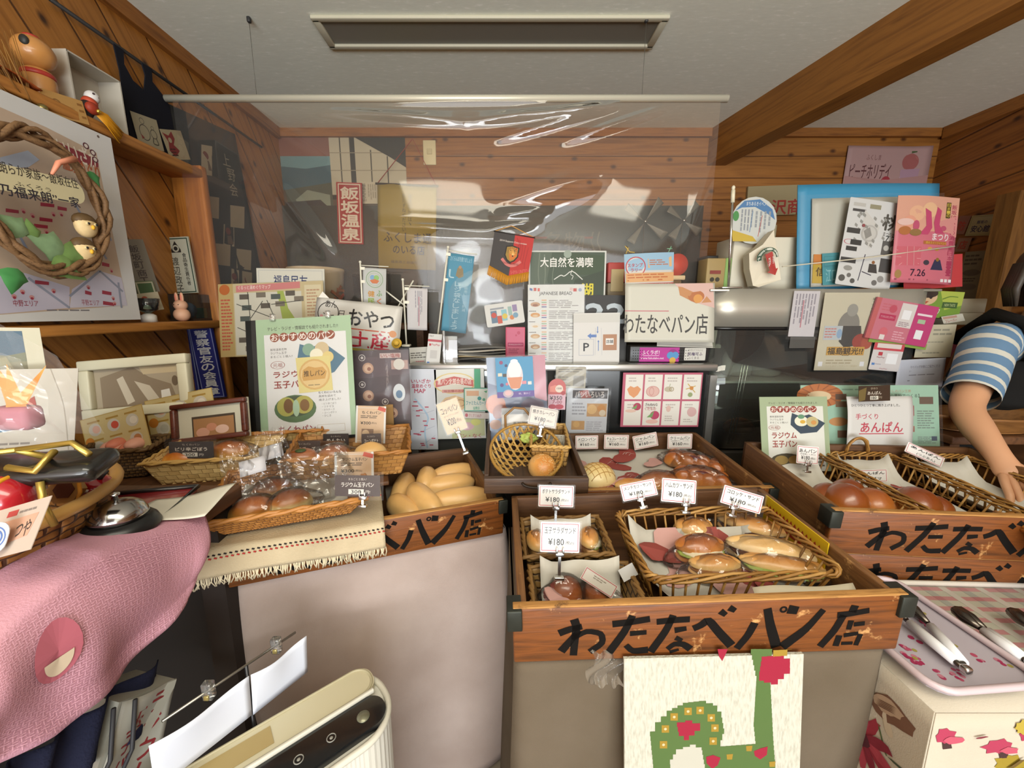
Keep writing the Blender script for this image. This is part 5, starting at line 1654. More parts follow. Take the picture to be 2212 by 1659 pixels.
sheet('nature_poster', 'dark green forest poster with white and yellow lettering at the back of the showcase', 'poster', (1142, 541, 1309, 542, 1308, 645, 1142, 645), 1.445, [
 ('r', .02, .03, .98, 1.0, '#3c4a38'), ('p', [(.02, .03), (.3, .03), (.24, .6), (.3, 1.0), (.02, 1.0)], '#4f5a4a'), ('p', [(.4, .2), (.55, .05), (.98, .1), (.98, .5), (.6, .5)], '#34452c'), ('c', .5, .07, .05, '#8f9a8c'), ('p', [(.6, .6), (.98, .4), (.98, 1), (.55, 1)], '#2c3826'),
 ('s', [(.14, .05), (.12, .5), (.16, .9)], .004, .003, '#6a7462'), ('s', [(.2, .08), (.22, .5), (.19, .9)], .004, .003, '#6a7462'), ('s', [(.34, .15), (.3, .6), (.36, .9)], .003, .003, '#5f6a58'),
 ('t', '大自然を満喫', .15, .14, .83, .34, '#e0ded6', .015), ('s', [(.33, .6), (.42, .5), (.46, .54), (.56, .4), (.70, .6)], .003, .003, '#d9d8d0'), ('s', [(.56, .4), (.54, .5), (.58, .52), (.56, .6)], .002, .002, '#d9d8d0'), ('t', '中野山の', .2, .72, .56, .9, '#c9b72c', .02), ('t', '湖', .69, .68, .84, .94, '#cfc02c', .02)], '#c9c8c0', 4)
JB = [('t', 'JAPANESE BREAD', .2, .09, .78, .145, '#4a4845', .012), ('p', [(.03, .04), (.08, .05), (.08, .08), (.03, .07)], '#5a6a9a'), ('r', .1, .04, .15, .08, '#b5544c'), ('r', .17, .045, .21, .085, '#c05a50'), ('r', .74, .04, .79, .08, '#c8b0aa'), ('r', .80, .05, .86, .09, '#b5433c'), ('c', .92, .07, .03, '#8f9ab0')]
for i in range(6):
 v = .19 + .135 * i
 JB += [('c', .13, v + .06, .085, ('#b08a6c', '#c08a4c', '#cfc9bd', '#b89468', '#a88058', '#9c7a54')[i], .03), ('c', .13, v + .07, .05, '#8a5a48' if i == 0 else '#c9ae88', .014), ('l', .02, v, .16, v + .02, 1, '#55504a'), ('r', .24, v + .0, .33, v + .015, '#c9a07a'), ('r', .24, v + .028, .33, v + .043, '#8fa88a'), ('r', .24, v + .056, .33, v + .071, '#c08088'), ('r', .24, v + .084, .33, v + .099, '#6a6a94'), ('l', .37, v, .92, v + .11, 5, '#8d8a88')]
sheet('bread_list', 'tall white bread list in English on the showcase', 'poster', (1139, 615, 1262, 614, 1262, 783, 1142, 784), 1.405, JB, '#cbcbc6', 5, sleeve=.003)
sheet('number_board', 'black board with pale tape numerals behind the parking sketch', 'board', (1256, 637, 1352, 638, 1356, 784, 1262, 784), 1.425, [
 ('t', '22', .06, .13, .94, .40, '#b3bcc2', .03)], '#272523', 4, thick=.006)
sheet('parking_sketch', 'white sheet with a parking arrow diagram on the showcase', 'notice', (1235, 677, 1337, 675, 1340, 783, 1242, 784), 1.39, [
 ('r', .0, .02, 1.0, .19, '#c6c4bd'), ('o', .12, .52, .44, .85, .0012, '#9aa0b0'), ('t', 'P', .22, .60, .34, .76, '#26262a', .01), ('p', [(.3, .455), (.38, .40), (.38, .43), (.5, .43), (.5, .485), (.38, .485), (.38, .515)], '#5a78b0'), ('s', [(.48, .3), (.47, .85)], .0008, .0008, '#9aa0b0'), ('s', [(.6, .3), (.62, .85)], .0008, .0008, '#9aa0b0'), ('r', .515, .27, .53, .37, '#5a78b0'), ('p', [(.5, .37), (.545, .37), (.522, .41)], '#5a78b0'), ('r', .535, .58, .55, .76, '#5a78b0'), ('p', [(.52, .58), (.565, .58), (.542, .54)], '#5a78b0'), ('r', .64, .43, .94, .75, '#a87c5e'), ('r', .70, .51, .87, .64, '#dcdad4'), ('t', '店舗', .71, .54, .86, .61, '#26262a', .01)], '#cfcdc8', 4)
sheet('stamp_rally_sheet', 'hanging stamp rally flyer with a red ring on its blue top', 'flyer', (1342, 550, 1447, 545, 1465, 668, 1356, 672), 1.40, [
 ('r', 0, 0, 1, .30, '#8fb0c6'), ('c', .22, .23, .20, '#cfc4bc'), ('e', .22, .23, .20, .1, '#b03a44'), ('t', 'スタンプ', .06, .17, .36, .235, '#b03a44', .02), ('t', 'ラリー', .12, .26, .34, .32, '#b03a44', .02), ('p', [(.46, .1), (.95, .07), (.96, .24), (.47, .26)], '#d0a878'), ('l', .5, .11, .92, .22, 3, '#b06a4a'), ('r', .02, .34, 1, .5, '#cf9f6a'), ('l', .05, .35, .95, .49, 3, '#b5683c'), ('r', .0, .52, 1, .57, '#b0443c'), ('t', 'スタンプラリー参加付店舗まで！', .03, .53, .95, .56, '#e8d8cc'), ('l', .05, .6, .9, .8, 5, '#7a756e'), ('l', .1, .84, .95, .95, 3, '#8a857e')], '#c6c2ba', 6, bend=lambda u, v: .006 * math.sin(u * 3 + v * 2))
t = thing('string_hook', 'knotted straw and green strings holding the stamp rally flyer', 'string', T3(V(1352, 548, Y=1.41)))
pa, pb_ = V(1352, 548, Y=1.41), V(1444, 545, Y=1.41)
MB().tube([(0, 0, 0), (.008, .0, .02), (-.004, 0, .026), (.012, .0, .006), (.03, 0, .004)], .0022, mat('#a58c4a'), 6).build('straw_knot', t)
MB().tube([pb_ - pa, pb_ - pa + Vector((.008, 0, .02)), pb_ - pa + Vector((.012, 0, .012)), pb_ - pa + Vector((-.006, 0, .012))], .0016, mat('#6f9a7c'), 6).build('green_string', t)
s_els = [('p', [(.56, .0), (.98, -.0), (1.0, .42), (.74, .30)], '#c9a59a'), ('p', [(.60, .05), (.86, .12), (.97, .32), (.80, .34), (.62, .2)], '#b57c4a'), ('c', .80, .22, .09, '#a8602c', .1), ('c', .82, .26, .05, '#c98a3c'), ('t', 'わたなべパン店', -.02, .52, .93, .86, '#262220', .012), ('r', 0, .46, .5, .475, '#b5606a')]
sheet('shop_name_sheet', 'white curling sheet with the hand-lettered shop name in black', 'sign', (1344, 615, 1514, 611, 1560, 744, 1356, 736), 1.375, s_els, '#c4c2b4', 10, bend=lambda u, v: .018 * u * u, rough=.4)
sheet('white_under_sheet', 'plain white sheet peeking out below the shop name sheet', 'paper', (1420, 700, 1556, 704, 1560, 752, 1420, 748), 1.385, [('s', [(.0, .9), (.98, .95)], .001, .001, '#55524c')], '#bdbbae', 8)
p = V(1446, 765, Y=1.38)
t = thing('black_radio', 'long black radio-like box with stickers on the showcase edge', 'radio', T3(p) @ rot(R_(0)))
k = pxm(1446, 765, 1.38)
MB().rbox((0, .03, 0), (172 * k, .06, 35 * k), .004, mat('#1c1b1b', .35), 3).build('box_body', t)
mb = MB()
for i in range(5):
 for j in range(4):
  for x0_ in (-78, 20):
   mb.ell(((x0_ + 5 * i) * k, -.001, (-10 + 6 * j) * k), (.0017, .001, .0017), mat('#0c0c0c'), 6, 4)
mb.build('speaker_grille', t)
s = Sheet(86 * k, 31 * k)
s.base('#b02c8c', .0005)
s.draw([('t', 'ふくラボ！', .06, .2, .5, .5, '#e6d2e0', .02), ('r', .06, .56, .5, .59, '#e6d2e0'), ('t', 'www.fukulabo.net', .04, .66, .62, .82, '#e6d2e0', .004), ('c', .84, .45, .12, '#8a2a78'), ('c', .78, .55, .09, '#4f8fc0'), ('c', .90, .55, .09, '#4f8fc0'), ('c', .84, .9, .08, '#c9a03c')])
o = s.mb.build('pink_sticker', t)
o.matrix_local = T3(-22 * k, -.001, -1 * k)
s = Sheet(46 * k, 27 * k)
s.base('#c9c6be', .0005, .003)
s.draw([('t', 'ひきたてマルシェ', .18, .1, .85, .25, '#5a554e'), ('t', '民権可ふ', .16, .35, .85, .62, '#4a3a5a', .02), ('t', 'ふくまる', .2, .7, .7, .9, '#3a3a36')])
o = s.mb.build('white_sticker', t)
o.matrix_local = T3(55 * k, -.001, 0)
p = V(1462, 572, Y=1.60)
t = thing('red_disc_ornament', 'red round ornament with cream ribbons behind the stamp rally flyer', 'ornament', T3(p))
MB().lathe([(0, -.006), (.042, -.006), (.042, .006), (0, .006)], mat('#a8382c', .5), 26, M=Matrix.Rotation(PI / 2, 4, 'X')).build('disc', t)
MB().rbox((.0, -.004, -.05), (.07, .01, .018), .004, mat('#c9bfa4', .6)).build('ribbon', t)
MB().rbox((.0, .0, -.13), (.04, .03, .14), .006, mat('#6a5a44', .6)).build('stand', t)
p = V(1330, 590, Y=1.58)
t = thing('red_box', 'red and cream box behind the forest poster', 'box', T3(p))
MB().rbox((0, 0, 0), (.075, .05, .075), .003, mat('#a83a34', .5)).build('box_body', t)
MB().rbox((.0, -.026, -.03), (.05, .004, .085), .002, mat('#b7a378', .6)).build('cream_label', t)
MB().rbox((0, 0, -.12), (.07, .05, .16), .003, mat('#8a7a62', .6)).build('lower_box', t)
sheet('payment_card', 'narrow white payment card standing at the showcase left end', 'card', (927, 721, 954, 722, 950, 794, 918, 790), 1.385, [
 ('r', .0, .17, 1, .24, '#b04a54'), ('t', 'PayPay', .3, .30, .9, .37, '#b03a48', .01), ('r', .12, .3, .26, .37, '#b03a48'), ('r', .25, .5, .75, .75, '#b9b6b2'), ('r', .08, .86, .26, .95, '#4f78b8'), ('l', .35, .87, .9, .94, 1, '#77747a'), ('t', 'PAY', .1, .04, .4, .1, '#55524c')], '#cbc9c4', 14)
sheet('handwritten_note', 'white handwritten note behind the narrow payment card', 'note', (884, 752, 926, 748, 928, 790, 886, 791), 1.41, [('l', .05, .25, .95, .6, 3, '#55504c'), ('l', .3, .7, .9, .9, 2, '#b0606a')], '#bfbdb4', 10)
p = V(959, 760, Y=1.375)
t = thing('acrylic_stand', 'upright clear acrylic card stand beside the payment card', 'card stand', T3(p))
MB().rbox((0, .004, 0), (.010, .012, .15), .002, ACR).build('upright', t)
MB().rbox((.022, .012, -.01), (.05, .003, .13), .001, ACR).build('panel', t)
t = thing('newspaper_stack', 'stack of folded newspapers and magazines on the showcase', 'papers', T3(V(1045, 775, Y=1.46).x, 1.47, zs))
g = random.Random(12)
for i in range(6):
 mb = MB()
 z0 = .004 + .008 * i
 mb.grid(lambda u, v: ((u - .5) * .19 + g.uniform(-.0, .0) + .008 * math.sin(i * 2), (v - .5) * .16, z0 + .008 + .004 * math.sin(u * 4 + i)), 8, 4, mat(('#3a3834', '#8a7a5c', '#77746c', '#4a4844', '#9a9488', '#5c5a56')[i], .6), thick=.005)
 mb.build('newspaper', t)
YT = YS - .006
MAPS = [('t', 'いいざか', .1, .12, .8, .17, '#a8344a', .02), ('t', '温泉めぐり', .1, .18, .8, .23, '#a8344a', .02), ('t', 'MAP', .2, .24, .6, .29, '#a8344a', .03), ('s', [(.2, .36), (.5, .48), (.7, .6), (.5, .75), (.6, .98)], .006, .006, '#a5bcd0'), ('s', [(.1, .5), (.5, .55), (.9, .5)], .001, .001, '#9a9aa8'), ('s', [(.2, .8), (.9, .7)], .001, .001, '#9a9aa8'), ('s', [(.3, .98), (.9, .82)], .001, .001, '#9a9aa8')]
g = random.Random(31)
for i in range(18):
 u, v = g.uniform(.08, .8), g.uniform(.38, .94)
 MAPS.append(('r', u, v, u + .14, v + .014, '#b5485a'))
sheet('hot_spring_map', 'narrow white hot spring map sheet taped at the showcase left end', 'map', (886, 797, 940, 797, 948, 971, 884, 971), YT, MAPS, '#c9cbd2')
sheet('bakers_poster', 'white poster with a red ribbon and a bread drawing on the showcase', 'poster', (937, 797, 1045, 797, 1050, 945, 946, 950), YT, [
 ('c', .4, .20, .42, '#c9b06a', .15), ('c', .4, .20, .39, '#cfcabc', .135), ('p', [(.02, .16), (.4, .10), (.78, .16), (.78, .25), (.4, .2), (.02, .25)], '#b5483c'), ('t', '黒パン北部会員の店', .06, .13, .74, .22, '#ecdccf', .012), ('r', .14, .285, .64, .33, '#c98a7c'), ('t', '味自慢のお店', .18, .29, .6, .325, '#8e3a30', .01), ('p', [(.05, .5), (.2, .40), (.4, .37), (.6, .42), (.66, .5), (.5, .6), (.2, .62)], '#c9a878'), ('e', .3, .48, .16, .12, '#8a5a38', .06), ('e', .5, .48, .1, .15, '#8a5a38', .05), ('p', [(.3, .72), (.98, .68), (.98, .96), (.3, 1.0)], '#b5b88a'), ('c', .62, .82, .14, '#c9a3a8', .06), ('c', .8, .76, .1, '#c4c46a', .05), ('t', 'パン・なく', .4, .93, .9, .99, '#a8485a', .012)], '#c6c6be', rough=.35)
t = sheet('green_tag', 'white tag with a teal edge on a green ribbon, taped to the showcase', 'tag', (1003, 838, 1055, 838, 1057, 888, 1002, 888), YT - .008, [
 ('o', 0, 0, 1, 1, .003, '#4f9a84'), ('r', .1, .12, .6, .34, '#d0a584'), ('c', .62, .45, .08, '#3f8f8a'), ('c', .8, .5, .06, '#5a9a7c'), ('p', [(.8, .14), (.95, .1), (.9, .22)], '#4f9a6c'), ('t', 'ファミたんカード', .08, .56, .9, .74, '#3a8494', .014), ('t', '協賛店', .36, .8, .62, .94, '#3f9a7c', .012)], '#cfd2c4', parts=[])
sheet('green_ribbon', 'short green ribbon above the teal-edged tag', 'ribbon', (1025, 797, 1037, 797, 1038, 838, 1024, 838), YT - .007, [], '#4a9a72', thick=.001)
sheet('fortune_strip', 'thin white strip with a red seal below the teal-edged tag', 'strip', (1003, 890, 1056, 892, 1056, 905, 1002, 903), YT - .008, [('c', .1, .5, .06, '#b5606a', .3), ('t', 'すくすくfufuか', .2, .2, .7, .8, '#a8707a', .01)], '#cbbfb8')
M, w, h = frame((765, 757, 888, 755, 888, 928, 768, 932), 1.22, 6, 0)
DB = [('r', 0, 0, 1, 1, '#4a3c3e'), ('p', [(0, .1), (1, .05), (1, .3), (0, .35)], '#544448'), ('p', [(0, .55), (1, .5), (1, .8), (0, .85)], '#544448'), ('r', .48, .04, .86, .10, '#b5a29c'), ('t', 'いい塩梅', .5, .045, .84, .095, '#8e3a34', .01), ('r', .68, .13, .98, .24, '#a5867c'), ('c', .82, .18, .1, '#c4beb4')]
for u, v in ((.26, .22), (.24, .56), (.66, .78)):
 DB += [('c', u, v, .10, '#b08a70'), ('c', u, v, .07, '#c9a58a'), ('c', u + .02, v + .01, .035, '#8a5a48')]
for u, v in ((.16, .09), (.14, .42), (.54, .64)):
 DB += [('e', u, v, .06, .2, '#c4b9b2'), ('c', u, v, .025, '#c4b9b2')]
DB += [('c', .80, .53, .11, '#c6cacb', .11), ('c', .80, .55, .06, '#5f7a94', .05), ('v', 'よりそうおいしさ', .58, .18, .62, .5, '#a5948c')]
sheet('dark_bread_flyer', 'dark brown flyer of round breads in a shiny sleeve right of the green poster', 'flyer', (765, 757, 886, 755, 886, 928, 768, 932), 1.23, DB, '#4a3c3e', 6, sleeve=.006)
AU = [('r', 0, 0, 1, .45, '#8a95a8'), ('p', [(0, .3), (.4, .4), (1, .3), (1, .65), (0, .62)], '#5a6078'), ('p', [(.62, 0), (1, 0), (1, .55), (.8, .5)], '#a8606c'), ('c', .12, .56, .17, '#b0643c', .12), ('c', .2, .66, .14, '#8a4a30', .1), ('c', .75, .6, .2, '#6a5f70', .1), ('p', [(0, .75), (.4, .7), (1, .72), (1, 1), (0, 1)], '#7f8ea8'), ('c', .1, .8, .1, '#a87a5a', .06)]
sheet('autumn_lake_poster', 'glossy poster of an autumn lake in a sleeve at the middle of the showcase', 'poster', (1048, 774, 1176, 765, 1186, 948, 1062, 952), 1.20, AU, '#9aa5b5', 6, sleeve=.004, rough=.3)
sheet('shaved_ice_flyer', 'blue and purple shaved ice flyer on top of the autumn lake poster', 'flyer', (1070, 774, 1150, 769, 1155, 856, 1074, 860), 1.185, [
 ('r', 0, 0, 1, .85, '#4f8fb5'), ('r', 0, .85, 1, 1, '#6a5a94'), ('c', .5, .46, .22, '#cfc9cc', .36), ('c', .5, .32, .18, '#dcdcde', .24), ('c', .5, .1, .1, '#e2e2e2', .05), ('p', [(.3, .5), (.7, .5), (.62, .78), (.38, .78)], '#c98a6c'), ('c', .15, .12, .05, '#8a4a6a'), ('c', .28, .2, .04, '#4a4a6a'), ('c', .14, .68, .05, '#5a4a7a'), ('c', .28, .66, .04, '#c07a8a'), ('r', .05, .38, .16, .46, '#d0c9b4'), ('r', .18, .40, .28, .48, '#55504a'), ('r', .68, .6, .8, .68, '#c98a94'), ('r', .84, .62, .94, .7, '#d0d0cc'), ('c', .3, .9, .14, '#b5a8b0', .1), ('c', .3, .89, .09, '#d9b0b0', .06), ('t', '桃、葉かご', .58, .89, .9, .94, '#d9c8dc')], '#5f93b5', 6, corner=.002)
sheet('peach_bun_sign', 'white peach bread sign in a sleeve behind the bamboo basket', 'sign', (1086, 882, 1162, 880, 1166, 948, 1082, 950), 1.14, [('r', 0, .0, 1, .2, '#9fa0a0'), ('t', '季節限定', .3, .44, .75, .55, '#2a2624'), ('t', '桃パン', .3, .62, .9, .95, '#2a2624', .01)], '#cdc9c0', 10, sleeve=.003)
sheet('notice_slip', 'white handwritten slip in the folded-bamboo box basket', 'slip', (1182, 938, 1224, 940, 1220, 965, 1178, 964), 1.095, [('t', 'うれしまして', .2, .1, .8, .38, '#3a3632', .01), ('t', 'おりません', .2, .55, .9, .85, '#3a3632', .01)], '#bcb6a6', 12)
M, w, h = frame((1184, 818, 1222, 818, 1222, 885, 1184, 885), 1.24)
s = Sheet(w, h, rough=.35)
pts = [(.5 + .5 * math.cos(PI + PI * i / 16), .28 + .28 * math.sin(PI + PI * i / 16)) for i in range(17)]
s.poly(list(pts) + [(1, .28), (1, 1), (0, 1), (0, .28)], '#c9a0aa')
s.poly(list(pts) + [(1, .5), (0, .5)], '#b0453c')
s.draw([('p', [(.1, .25), (.4, .2), (.9, .35), (.9, .45), (.1, .42)], '#c9705c'), ('c', .62, .32, .22, '#d0bfae'), ('c', .85, .46, .12, '#9c2c2c'), ('t', '1500', .48, .28, .76, .34, '#4a3a34', .01), ('t', '¥350', .1, .55, .8, .68, '#2a2626', .012), ('t', '7-00', .25, .7, .8, .8, '#8a3a4a', .01), ('c', .25, .9, .22, '#a83240', .08), ('c', .65, .9, .25, '#a83240', .08)])
s.mb.box((0, .0012, -h * .14), (w, .0012, h * .72), mat('#c9a0aa', .35))
solo(s.mb, 'peach_price_tag', 'rounded red and pink price tag hanging before the showcase middle', 'tag', M)
sheet('newspaper_cutting', 'grey newspaper cutting in a clear bag at the middle of the showcase', 'cutting', (1200, 792, 1266, 792, 1264, 858, 1200, 856), YT - .004, [('l', .08, .06, .95, .2, 2, '#77726a'), ('l', .08, .3, .55, .95, 7, '#8f8a82'), ('r', .58, .3, .95, .65, '#8a867e'), ('l', .58, .7, .95, .95, 3, '#8f8a82')], '#a8a292', sleeve=.004)
sheet('bread_cut_flyer', 'white flyer with bread slices and a dark title in a clear bag on the showcase', 'flyer', (1222, 838, 1312, 840, 1312, 936, 1224, 936), YT - .008, [('r', .14, .04, .98, .22, '#3a3434'), ('p', [(.3, .06), (.5, .03), (.6, .2), (.36, .22)], '#8a4038'), ('t', 'パンいろいろ', .2, .06, .9, .2, '#b5aca4', .02), ('l', .14, .3, .5, .6, 4, '#8f8f94'), ('r', .5, .33, .98, .62, '#b08858'), ('c', .62, .46, .12, '#c9a26a'), ('c', .85, .44, .1, '#b57c3c'), ('c', .88, .54, .08, '#c4b49a'), ('r', .14, .72, .46, .92, '#b58a54'), ('c', .26, .8, .08, '#c79c5c'), ('l', .5, .72, .95, .95, 5, '#9a9aa0')], '#b9bcc0', sleeve=.008)
PE = []
for i in range(4):
 for j in range(2):
  u0, v0 = .035 + i * .243, .035 + j * .485
  PE += [('r', u0, v0, u0 + .22, v0 + .45, '#d9d4cb'), ('l', u0 + .04, v0 + .04, u0 + .18, v0 + .14, 2, '#b5aca4')]
PE += [('p', [(.06, .3), (.1, .24), (.145, .27), (.19, .24), (.235, .3), (.2, .40), (.15, .46), (.09, .40)], '#d09060'), ('c', .385, .34, .085, '#d0aaa0', .1), ('e', .385, .34, .085, .1, '#c08a84', .1), ('e', .37, .34, .03, .2, '#c08a84', .08), ('s', [(.6, .2), (.58, .34)], .002, .002, '#8f9a6a'), ('c', .58, .3, .05, '#b5ab94', .05), ('e', .62, .3, .03, .3, '#9a8a6a'), ('s', [(.80, .3), (.92, .24)], .003, .003, '#c0a04c'), ('s', [(.82, .2), (.92, .36)], .003, .003, '#c0a04c'), ('c', .87, .28, .025, '#c0803c'), ('c', .86, .4, .03, '#8f9a6a'),
       ('c', .2, .62, .05, '#a83a54', .07), ('p', [(.13, .66), (.2, .58), (.19, .66)], '#6f9a5a'), ('c', .12, .7, .07, '#d9b8a8', .03), ('t', 'ざんねんな', .3, .55, .46, .61, '#3a3430', .01), ('t', 'くだもの', .3, .63, .44, .69, '#a83a44', .01), ('c', .43, .78, .06, '#b0385c', .08), ('p', [(.33, .82), (.42, .7), (.4, .82)], '#6f9a5a'), ('c', .40, .9, .08, '#d9b0a4', .04), ('c', .6, .66, .03, '#d0b0a4', .06), ('c', .9, .72, .06, '#c9a3a0', .09), ('l', .56, .78, .7, .9, 3, '#b5aca4'), ('l', .8, .84, .94, .92, 2, '#b5aca4')]
sheet('peach_poster', 'red-framed poster of eight peach cards on the dark showcase front', 'poster', (1343, 805, 1514, 805, 1513, 922, 1343, 922), YT, PE, '#b0546a', thick=.002)
# ------------------------------------------------------------------ bread crates, the stands under them, baskets and bread
CW = wood('#733f14', '#4e2a0c', 'x', 16, rough=.5, bump=.35, wear='#b98a55')
CWS = wood('#6f4a24', '#523214', 'y', 16, rough=.6, bump=.3, wear='#a57c48')
CWI = wood('#5a3a1e', '#432810', 'x', 14, rough=.6, bump=.3)
EDGE = wood('#a97a40', '#7d5424', 'x', 30, rough=.7, bump=.4, wear='#5a3a1c')
INK = mat('#120f0d', .8, spec=.1)
IRON = mat('#33352f', .5, .6, noise_amt=.3, nscale=60)
def norm(box, pts):
 x0, y0, x1, y1 = box
 return [((x - x0) / (x1 - x0), (y - y0) / (y1 - y0)) for x, y in pts]
BRUSH = {
 'wa': [([(.34, 0), (.40, .2), (.36, .55), (.33, .98)], .15, .13), ([(.0, .36), (.25, .26), (.52, .2)], .14, .12), ([(.46, .3), (.24, .6), (.05, .86)], .11, .15), ([(.30, .52), (.62, .32), (.96, .40), (1.0, .66), (.70, .9)], .10, .12)],
 'ta': [([(.13, .2), (.5, .17), (.98, .1)], .13, .12), ([(.58, .0), (.42, .4), (.06, .96)], .12, .14), ([(.54, .46), (.92, .44)], .10, .09), ([(.46, .76), (.62, .93), (.98, .90)], .10, .13)],
 'na': [([(.14, .16), (.5, .13), (.92, .12)], .12, .12), ([(.52, .0), (.38, .4), (.04, .96)], .12, .14), ([(.58, .40), (.86, .36)], .12, .09), ([(.62, .60), (.78, .68)], .10, .07), ([(.44, .90), (.60, .76), (.82, .78), (1.0, .92)], .09, .13), ([(.50, .98), (.72, .92)], .07, .05)],
 'be': [([(.0, .50), (.18, .42), (.34, .28), (.62, .62), (.96, .98)], .12, .16), ([(.60, .08), (.74, .18)], .12, .09), ([(.80, .0), (.95, .08)], .12, .09)],
 'pa': [([(.36, .34), (.24, .66), (.02, .98)], .13, .12), ([(.60, .0), (.72, .42), (.94, .98)], .13, .17)],
 'n': [([(.06, .06), (.32, .10)], .16, .14), ([(.98, .10), (.62, .56), (.06, .98)], .10, .17)],
 'ten': [([(.66, .0), (.62, .16)], .12, .12), ([(.30, .22), (.62, .19), (1.0, .13)], .11, .10), ([(.44, .22), (.30, .6), (.04, .98)], .12, .12), ([(.64, .36), (.62, .58)], .09, .08), ([(.72, .46), (.96, .44)], .08, .08), ([(.44, .72), (.40, .98)], .10, .10), ([(.54, .72), (.86, .68)], .08, .07), ([(.92, .70), (.86, .98)], .08, .08), ([(.52, .92), (.78, .92)], .06, .06)],
}
LAYOUT = [('wa', .118, .21, .232, .90), ('ta', .240, .18, .352, .90), ('na', .352, .20, .460, .90), ('be', .462, .10, .570, .82), ('pa', .578, .14, .690, .88), ('n', .692, .12, .790, .88), ('ten', .792, .14, .905, .90)]
def crate(label, M, W=.6, D=.33, H=.1, th=.014, letters=True, group='lettered bread crates', over=.016):
 t = thing('bread_crate', label, 'crate', M, group)
 s = Sheet(W + over * 1.2, H, rough=.7, lift=.0003)
 s.mb.rbox((0, th / 2, 0), (W + over * 1.2, th, H), .003, CW)
 if letters:
  for key, u0, v0, u1, v1 in LAYOUT:
   ch = (v1 - v0) * H
   for pts, a, b in BRUSH[key]:
    s.stroke([(u0 + (u1 - u0) * x, v0 + (v1 - v0) * y) for x, y in pts], ch * a * 1.28, ch * b * 1.28, INK, .0006)
   if key == 'pa':
    s.ring(u0 + (u1 - u0) * .97, v0 + .03, .010, .55, INK)
 s.mb.build('front_board', t, T3(W / 2, -th, -H / 2))
 mb = MB().rbox((W / 2, D - th / 2, -H / 2), (W, th, H), .002, CWI)
 mb.build('back_board', t)
 for x in (th / 2, W - th / 2):
  MB().rbox((x, D / 2, -H / 2), (th, D, H), .002, CWS).build('side_board', t)
 MB().box((W / 2, D / 2, -H + .005), (W - th, D - th, .008), CWI).build('base_board', t)
 mb = MB().rbox((W / 2, -th / 2, .0008), (W + over, th * .96, .003), .001, EDGE)
 mb.build('worn_edge', t)
 for x in (-.006, W + .006):
  MB().rbox((x, -.002, -.018), (.024, .036, .038), .002, IRON).build('corner_bracket', t)
 return t
def fr(o, yaw, tilt, roll=0):
 return T3(o) @ rot(R_(yaw), R_(tilt), R_(roll))
MA = fr((.026, .547, .895), .3, 3.3, -2.2)
MBk = fr((.096, .934, .905), 1.6, 4.7)
MCr = fr((.701, .758, .946), -4.4, 3.8)
MD = MCr @ T3(.012, .006, -.104)
ME = fr((-.571, .738, .877), 19.7, 4.7)
crate('big worn wooden crate with black brush letters, nearest in the middle, holding wrapped sandwiches', MA, .6, .33, .104)
crate('wooden crate of melon and jam bread behind the nearest middle crate', MBk, .6, .37, .09)
crate('wooden crate of round bean buns at the right, on top of another crate', MCr, .62, .36, .1)
crate('dark lettered wooden crate at the right, underneath the crate of round buns', MD, .62, .34, .1)
crate('wooden crate of plain long rolls left of centre, half covered by a woven mat', ME, .6, .33, .1)
def onp(M, px, py, z):
 """local point of frame M on its plane z, seen at a pixel"""
 n = M.to_3x3() @ Vector((0, 0, 1))
 o = M @ Vector((0, 0, z))
 r = ray(px, py)
 return M.inverted() @ (EYEV + r * ((o - EYEV).dot(n) / r.dot(n)))
TAUPE = cloth('#aa9a92', 700, .25, .10, hex2='#98877e', mscale=4)
TAUPE2 = cloth('#63584a', 700, .25, .10, hex2='#574c3d', mscale=4)
